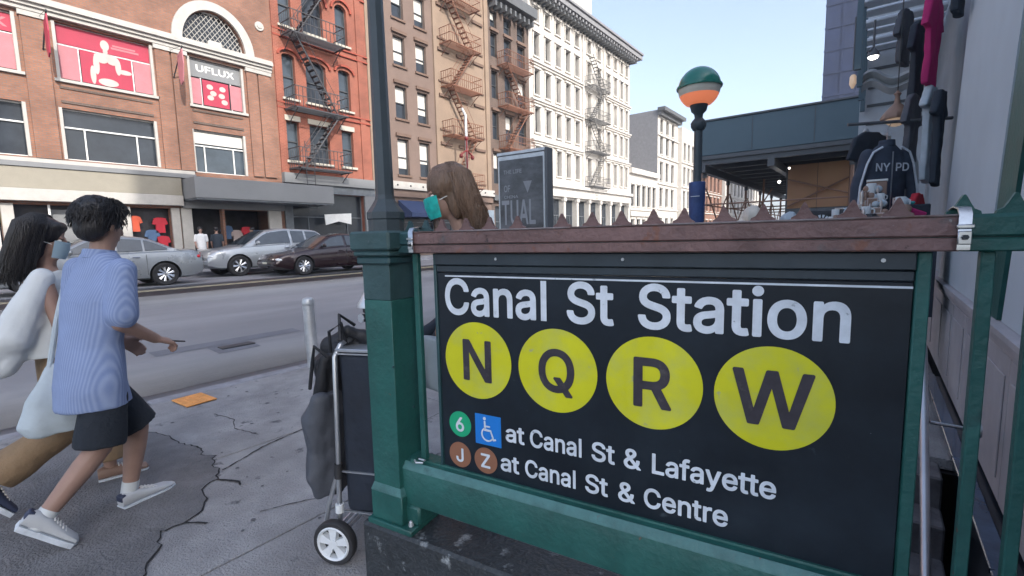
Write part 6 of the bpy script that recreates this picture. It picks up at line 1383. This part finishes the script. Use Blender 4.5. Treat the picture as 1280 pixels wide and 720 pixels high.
for x_ in (-2.3, .7):
    for j in range(5):
        y0, y1 = 11.1 + j * 2.4, 13.5 + j * 2.4
        b.tube([(x_, y0, .9), (x_, y1, 2.6)], .02, 'pole_rust', 6); b.tube([(x_ + .05, y0, 2.6), (x_ + .05, y1, .9)], .02, 'pole_rust', 6); b.tube([(x_, y0, 2.2), (x_, y1, 2.2)], .02, 'pole_rust', 6)
for x_ in (-1.5, -.7, .0):
    b.tube([(x_, 14.0, 0), (x_ + .05, 14.0, 3.0)], .03, 'pole_rust', 6); b.tube([(x_ - .6, 13.8, 1.2), (x_ + .3, 13.8, 2.7)], .018, 'pole_rust', 5)
for y0 in (11.1, 13.8, 15.9, 18.3):
    b.tube([(-2.3, y0, 2.2), (.7, y0, 2.2)], .02, 'pole_rust', 6)
b.build('cross_brace', sh, world=True)
b = MB(); b.box(-.5, -.47, 11.3, 11.33, 2.92, 2.95, 'bulb'); b.sph((-.85, 12.5, 2.75), .035, 'bulb', 10); b.tube([(-.85, 12.5, 2.8), (-.85, 12.5, 3.0)], .01, 'shed_steel', 5); b.build('work_light', sh, world=True)
pw = thing('plywood_hoarding', 'orange brown plywood wall with crossed rusty braces beneath the shed', 'hoarding', (.3, 12.2, 0))
b = MB()
for j in range(3): b.box(-.62 + j * .62, -.01 + j * .62, 12.2, 12.22, 2.05, 3.1, 'plywood', bev=.004)
for j in range(3): b.box(-.62 + j * .62, -.01 + j * .62, 12.2, 12.22, 0, 2.04, 'store_grey')
b.box(-.66, 1.25, 12.225, 12.3, 0, 3.12, 'shed_steel'); b.build('panels', pw, world=True)
b = MB(); b.tube([(-.6, 12.1, 2.1), (1.2, 12.1, 3.0)], .022, 'pole_rust', 6); b.tube([(-.6, 12.05, 2.75), (1.2, 12.05, 2.15)], .022, 'pole_rust', 6); b.build('brace', pw, world=True)

# ---- souvenir shop front beyond the pier
ss = thing('souvenir_shop', 'grey souvenir shop bay with slatted metal ceiling and drooping awning folds', 'shop', (1.3, 7.6, 0))
b = MB(); b.box(.86, 1.7, 8.05, 8.15, 0, 5.6, 'shop_wall'); b.build('back_wall', ss, world=True)
b = MB()
for j in range(8): b.box(.9, 1.72, 5.55 + j * .31, 5.55 + j * .31 + .22, 4.28 + .02 * (j % 2) - j * .02, 4.33 - j * .02, 'slat_metal', bev=.008)
for j in range(4): b.box(.87, .93, 5.5 + j * .8, 5.56 + j * .8, 3.3, 4.4, 'shed_blue')
for j in range(9): b.box(.95, 1.72, 8.03, 8.048, 3.1 + j * .27, 3.14 + j * .27, 'shed_steel')
b.build('slatted_ceiling', ss, world=True)
def valance(z, x0, x1, y, nm):
    b = MB(); n = 26; vs = []
    for i in range(n + 1):
        t = i / n; x_ = x0 + (x1 - x0) * t; d = .06 * math.sin(t * math.pi * 3.2 + .6) + .05 * math.sin(t * 7)
        for j, (dz, dy) in enumerate(((0, 0), (-.05, -.05), (-.10, .02), (-.16, -.05), (-.22, .01))): vs.append((x_, y + dy * 1.5, z + dz + d * (1 - t * .5)))
    fs = [(i * 5 + j, (i + 1) * 5 + j, (i + 1) * 5 + j + 1, i * 5 + j + 1) for i in range(n) for j in range(4)]
    b.add(vs, fs, 'awning_fabric', True); b.build(nm, ss, world=True)
valance(3.42, .92, 1.62, 6.4, 'awning_valance'); valance(2.72, .95, 1.25, 6.5, 'awning_valance')
o = None
def lamp_spot(loc, label):
    t = thing('spot_lamp', label, 'lamp', loc); b = MB(); b.tube([(0, 0, .35), (0, 0, .08), (-.03, -.04, .03)], .012, 'shed_steel', 6); b.lathe([(.02, .06), (.05, .02), (.055, -.02)], 'shed_steel', n=12); b.build('housing', t)
    b = MB(); b.sph((0, 0, -.02), .048, 'bulb', 12, (1, 1, .6)); b.build('bulb', t)
lamp_spot((1.04, 5.25, 3.35), 'glowing white spot lamp under the shop ceiling')
t = thing('hanging_lantern', 'bronze hanging lantern with faint warm light above the dark jacket', 'lantern', (1.27, 5.55, 2.72))
b = MB(); b.lathe([(.14, -.02), (.145, 0), (.12, .05), (.07, .11), (.03, .15), (.02, .22), (.035, .25), (.01, .28)], 'trinket_brown', n=8, smooth=False); b.tube([(0, 0, .28), (0, 0, 1.5)], .006, 'iron_black', 5); b.build('cap', t)
b = MB(); b.lathe([(.10, -.021), (.085, -.06), (.05, -.09), (.01, -.1)], 'lantern_lit', n=8, smooth=False); b.build('glass', t)
t = thing('amber_lamp', 'small amber shop lamp at the left edge of the shop ceiling', 'lamp', (.86, 5.6, 3.2)); b = MB(); b.lathe([(.02, .07), (.032, .05), (.035, -.03), (.012, -.08)], 'lantern_lit', n=10); b.build('shade', t); b = MB(); b.tube([(0, 0, .12), (0, 0, .7)], .01, 'shed_steel', 5); b.build('rod', t)
# jacket on display
jk = thing('display_jacket', 'navy jacket with white sleeve piping and NY PD lettering hung on display', 'jacket', (1.2, 5.2, 1.5), R(38))
b = MB()
etube(b, [((0, 0, .02), .21, .07), ((0, 0, .35), .22, .085), ((0, 0, .68), .23, .08), ((0, 0, .8), .19, .07), ((0, 0, .88), .08, .06)], n=24)
for s in (-1, 1): caps(b, (s * .2, 0, .78), (s * .29, 0, .45), .062, .058); caps(b, (s * .29, 0, .45), (s * .315, -.02, .12), .056, .05)
blob(b, 'jacket', jk, .011, 2, 'jacket_navy', .010, 9)
b = MB(); X = Matrix.Translation((0, -.088, 0)); add_text(b, 'NY', -.17, .60, None, .085, 'sign_white', X, bold=.03); add_text(b, 'PD', .04, .60, None, .085, 'sign_white', X, bold=.03); b.build('lettering', jk)
b = MB()
for s in (-1, 1): b.tube([(s * .10, -.075, .85), (s * .19, -.072, .80), (s * .245, -.066, .68), (s * .30, -.06, .45), (s * .325, -.07, .15)], .011, 'sign_white', 6); b.build('piping', jk); b = MB()
b.box(-.004, .004, -.098, -.088, .05, .8, 'alu'); b.build('zip', jk)
b = MB(); b.lathe([(.06, .86), (.075, .87), (.07, .93), (.05, .93)], 'jacket_navy', n=16); b.build('collar', jk)
b = MB(); b.tube([(0, 0, .93), (0, 0, 1.05), (.03, 0, 1.1), (0, 0, 1.13)], .005, 'steel', 5); b.build('hanger', jk)
b = MB(); b.tube([(.86, 5.05, 2.62), (1.72, 5.45, 2.62)], .018, 'shed_steel', 6); o = b.build('hanging_rail'); single(o, 'dark horizontal rail above the navy jacket', 'rail')
# shirts down the wall
def hung(x, y, z, k, h, w, label, rz=R(70), sl=.2):
    t = MB(); t.prism([(-.07, h), (.07, h), (w / 2, h - .06), (w / 2 + .08, h - sl - .1), (w / 2 - .02, h - sl - .12), (w / 2 - .03, 0), (-w / 2 + .03, .03), (-w / 2 + .02, h - sl - .12), (-w / 2 - .08, h - sl - .1), (-w / 2, h - .06)], -.03, .03, k, 'Y')
    tt = bpy.data.objects.new('tmp', t.mesh('tmp')); bpy.data.objects.remove(tt)
    o = blob(t, 'hanging_shirt', None, .014, 2, k, .014, 9); o.location = (x, y, z); o.rotation_euler = (0, 0, rz); single(o, label, 'shirt', 'shirts hung on the shop wall')
hung(1.50, 5.1, 2.88, 'shirt_magenta', .86, .3, 'magenta shirt hanging high on the shop wall')
hung(1.42, 5.5, 2.75, 'jacket_dark', .9, .34, 'black shirt hanging left of the magenta one, above the jacket'); hung(1.52, 5.15, 1.95, 'tote_cloth', .95, .22, 'pale grey shirt hanging below the magenta one', sl=.1)
hung(1.58, 4.95, 1.9, 'jacket_dark', .9, .18, 'long dark garment hanging against the grey wall', sl=.12); hung(1.60, 4.3, 3.25, 'jacket_dark', .7, .22, 'dark garment hanging highest, right of the magenta shirt')
hung(1.42, 5.6, 1.5, 'cloth_white', .8, .3, 'white and grey shirt hanging right of the navy jacket'); hung(1.47, 5.1, 1.5, 'cloth_red', .35, .3, 'small dark red shirt folded low beside the souvenirs')
hung(1.05, 5.6, 1.75, 'jacket_dark', .85, .34, 'dark garment half hidden behind the left sleeve of the navy jacket', R(35)); hung(1.40, 5.42, 2.2, 'grey_fabric', .7, .3, 'crumpled grey garment hanging between the navy jacket and the wall')
hung(1.3, 5.75, 3.3, 'grey_fabric', .6, .3, 'small grey garment hanging high under the slatted ceiling')
# souvenir table with a heap of trinkets
tbt = thing('souvenir_table', 'stall table of souvenirs just beyond the spiked rail', 'table', (.9, 4.6, 0))
b = MB(); b.box(-.1, 1.6, 4.3, 4.95, 1.40, 1.46, 'navy_fabric', bev=.01); b.box(-.09, 1.59, 4.31, 4.94, .7, 1.395, 'navy_fabric'); b.build('top', tbt, world=True)
for x_ in (-.02, 1.52):
    for y_ in (4.36, 4.88): b = MB(); b.cyl((x_, y_, 0), (x_, y_, .7), .02, .02, 'shed_steel', 8); b.build('leg', tbt, world=True)
rnd = random.Random(5); kinds = []
def trinket(k, typ):
    b = MB()
    if typ == 0: b.box(-.028, .028, -.02, .02, 0, .012, k, bev=.003); b.box(-.02, .02, -.012, .012, .013, .04, k, bev=.004); b.lathe([(.012, .04), (.008, .08), (.013, .1), (.002, .13)], k, n=8)      # little statue
    if typ == 1: b.lathe([(.028, 0), (.03, .01), (.03, .07), (.026, .075), (.024, .02)], k, n=12); b.tube([(.028, 0, .06), (.048, 0, .05), (.048, 0, .025), (.028, 0, .015)], .005, k, 5)               # mug
    if typ == 2: b.lathe([(.03, 0), (.032, .012), (.02, .018)], 'trinket_black', n=12); b.sph((0, 0, .045), .032, k, 12)                                                                        # snow globe
    if typ == 3: b.box(-.03, .03, -.006, .006, 0, .08, k, bev=.002); b.box(-.024, .024, -.0075, -.006, .008, .072, 'trinket_brown')                                                              # framed magnet
    return b.mesh(('statuette', 'mug', 'snow_globe', 'picture_frame')[typ])
kd = [('trinket_silver', 0, 'silver'), ('trinket_brown', 0, 'bronze'), ('cloth_white', 1, 'white'), ('trinket_black', 1, 'black'), ('tote_cloth', 2, 'pale'), ('trinket_silver', 3, 'silver'), ('trinket_brown', 2, 'brown'), ('figure_white', 3, 'pale pink')]
tm = [(trinket(k, ty), ty, nm) for k, ty, nm in kd]
NM = ['statuette', 'mug', 'snow_globe', 'picture_frame']
for hx, hy, lvn in ((1.12, 0, 5), (1.33, .0, 3), (.88, .0, 2)):
  for lv in range(lvn):
    b = MB(); w_ = (.15 if hx == 1.12 else .09) - lv * .02
    b.box(hx - w_, hx + w_, 4.36 + lv * .05, 4.84, 1.462 + lv * .075, 1.536 + lv * .075, 'trinket_black'); o = b.build('display_step'); single(o, ['lowest and widest', 'second lowest', 'middle', 'second highest', 'topmost and narrowest'][lv] + ' black display step of the ' + {1.12: 'tall middle heap', 1.33: 'shorter right heap', .88: 'low left heap'}[hx] + ' of souvenirs', 'display step', 'display steps')
    nn_ = int(2 * w_ / .036) + 1
    for i in range(nn_):
        me, ty, cn = tm[rnd.randrange(len(tm))]
        o = bpy.data.objects.new(NM[ty], me); COL.objects.link(o); o.location = (hx - w_ + .02 + i * (2 * w_ - .03) / nn_, 4.385 + lv * .05 + rnd.uniform(-.006, .006), 1.5385 + lv * .075); o.rotation_euler = (0, 0, rnd.uniform(-.5, .5)); s_ = rnd.uniform(1.0, 1.5); o.scale = (s_, s_, s_)
        single(o, '%s %s souvenir among the jumbled trinkets heaped on the stall' % (cn, NM[ty].replace('_', ' ')), NM[ty].replace('_', ' '), '%s %s souvenirs on the stall' % (cn, NM[ty].replace('_', ' ')))
b = MB(); b.box(-.08, .08, -.05, .05, 0, .13, 'trinket_brown', bev=.006); b.box(-.085, .085, -.055, .055, .131, .15, 'panel_white', bev=.003); o = b.build('souvenir_box'); o.location = (1.14, 4.74, 1.84); single(o, 'reddish box with a white lid on top of the souvenir heap', 'box')
b = MB(); b.box(-.07, .07, -.03, .03, 0, .1, 'shirt_magenta', bev=.01); o = b.build('magenta_pouch'); o.location = (1.42, 4.6, 1.58); o.rotation_euler = (0, R(25), 0); single(o, 'magenta pouch leaning at the right end of the stall', 'pouch')
b = MB(); b.box(-.06, .06, -.03, .03, 0, .03, 'teal', bev=.01); o = b.build('teal_pouch'); o.location = (1.38, 4.72, 1.73); single(o, 'small teal pouch above the magenta one', 'pouch')
b = MB(); b.box(-.13, .13, -.1, .1, 0, .265, 'jacket_dark', bev=.01); o = b.build('stock_box'); o.location = (1.42, 4.74, 1.462); single(o, 'dark stock box under the small pouches at the end of the stall', 'box')
# caps / bundled scarves with printed ring, two cream knit hats
def fold(x, y, z, k, label, sc=(1, 1, 1), nm='folded_cloth', cat='cloth'):
    b = MB(); b.sph((0, 0, 0), .11, k, 14, sc); o = blob(b, nm, None, .012, 2, k, .02, 14); o.location = (x, y, z); single(o, label, cat); return o
fold(.05, 4.62, 1.68, 'fleece_cream', 'cream fluffy hat on a stand at the left end of the stall', (1, 1, 1.1), 'knit_hat', 'hat')
fold(-.06, 4.5, 1.55, 'fleece_cream', 'lower cream hat lying at the left corner of the stall', (1.1, 1, .8), 'knit_hat', 'hat')
fold(.2, 4.5, 1.53, 'sticker_blue', 'blue and white crumpled scarf lying next to the cream hats', (1.2, .8, .5)); fold(.42, 4.55, 1.6, 'tote_cloth', 'pale blue crumpled cloth standing left of the black printed bag', (.9, .7, 1.0))
t = thing('printed_bag', 'black bag with a white ring print standing on the stall', 'bag', (.68, 4.5, 1.462))
b = MB(); b.box(-.15, .15, -.05, .05, 0, .24, 'black_fabric', bev=.03); blob(b, 'bag', t, .012, 2, 'black_fabric', .006, 12)
b = MB()
for i in range(14):
    a = math.pi * 2 * i / 14; b.prism([(.03 + .055 * math.cos(a - .13), .11 + .055 * math.sin(a - .13)), (.03 + .085 * math.cos(a - .13), .11 + .085 * math.sin(a - .13)), (.03 + .085 * math.cos(a + .13), .11 + .085 * math.sin(a + .13)), (.03 + .055 * math.cos(a + .13), .11 + .055 * math.sin(a + .13))], -.058, -.054, 'sign_white', 'Y')
b.lathe([(.02, -.058), (.035, -.058), (.035, -.054), (.02, -.054)], 'sign_white', (.03, 0, .11), 18, 'Y'); b.build('ring_print', t)
# distant vehicle and orange barrel glimpsed between the spikes
b = MB(); b.lathe([(.28, 0), (.27, .3), (.25, .6), (.23, .95), (.2, 1.0), (.02, 1.02)], 'cloth_orange', n=14)
for z in (.25, .55, .8): b.lathe([(.275 - z * .05, z), (.28 - z * .05, z + .02), (.275 - z * .05, z + .1)], 'panel_white', n=14)
o = b.build('traffic_barrel'); o.location = (-14.6, 22.6, .33); single(o, 'orange traffic barrel far down the street, seen just above the rusty rail', 'traffic barrel')
make_car('blue_sedan', 'distant blue car down the street seen just above the rusty rail', pk='paint_blue', loc=(-15.0, 27.0, RZ), rz=R(80), spokes=6, **sed)
make_car('white_sedan', 'distant white car farther down the street beyond the blue one', pk='paint_white', loc=(-17.2, 38.0, RZ), rz=R(90), spokes=6, **sed)

# ================================================================ camera, light, world
cam = bpy.data.cameras.new('camera'); co = bpy.data.objects.new('camera', cam); COL.objects.link(co)
cam.sensor_fit = 'HORIZONTAL'; cam.sensor_width = 36; cam.lens = 582.51 / 1280 * 36; cam.clip_end = 3000; cam.clip_start = .02
r_ = V((0.790540, 0.612012, -0.022067)); u_ = V((-0.049081, 0.099233, 0.993853)); w_ = V((-0.610440, 0.784598, -0.108486))
co.matrix_world = Matrix(((r_.x, u_.x, -w_.x, 1.15), (r_.y, u_.y, -w_.y, -1.26), (r_.z, u_.z, -w_.z, 1.5), (0, 0, 0, 1)))
SC.camera = co
EL, AZ = R(33), R(107)      # azimuth of the sun measured clockwise from +Y
sd = V((math.sin(AZ) * math.cos(EL), math.cos(AZ) * math.cos(EL), math.sin(EL)))
sun = bpy.data.lights.new('sun', 'SUN'); sun.energy = 2.0; sun.angle = R(.5); sun.color = (1, .95, .88)
so = bpy.data.objects.new('sun', sun); COL.objects.link(so); so.rotation_euler = sd.to_track_quat('Z', 'Y').to_euler()
wd = bpy.data.worlds.new('World'); SC.world = wd; wd.use_nodes = True
nt = wd.node_tree; bg = nt.nodes['Background']; sk = nt.nodes.new('ShaderNodeTexSky'); sk.sky_type = 'NISHITA'; sk.sun_disc = False
sk.sun_elevation = EL; sk.sun_rotation = AZ; sk.air_density = 1.0; sk.dust_density = 3.0; sk.ozone_density = 3.0; sk.altitude = 0
hs = nt.nodes.new('ShaderNodeHueSaturation'); hs.inputs['Saturation'].default_value = .75; nt.links.new(sk.outputs['Color'], hs.inputs['Color']); nt.links.new(hs.outputs['Color'], bg.inputs['Color']); bg.inputs['Strength'].default_value = .14
SC.view_settings.view_transform = 'Standard'; SC.view_settings.look = 'None'; SC.view_settings.gamma = 1; SC.view_settings.use_curve_mapping = False
SC.view_settings.exposure = 1.45
SC.render.engine = 'CYCLES'; SC.cycles.use_denoising = True; SC.cycles.max_bounces = 10; SC.cycles.diffuse_bounces = 6
for o in list(bpy.data.objects):
    for k in ('_o', 'wk'):
        if k in o: del o[k]

hz = MB(); hz.box(-640, 640, -80, 950, -9, 66, 'haze'); o = hz.build('haze', kind='stuff'); o.visible_shadow = True
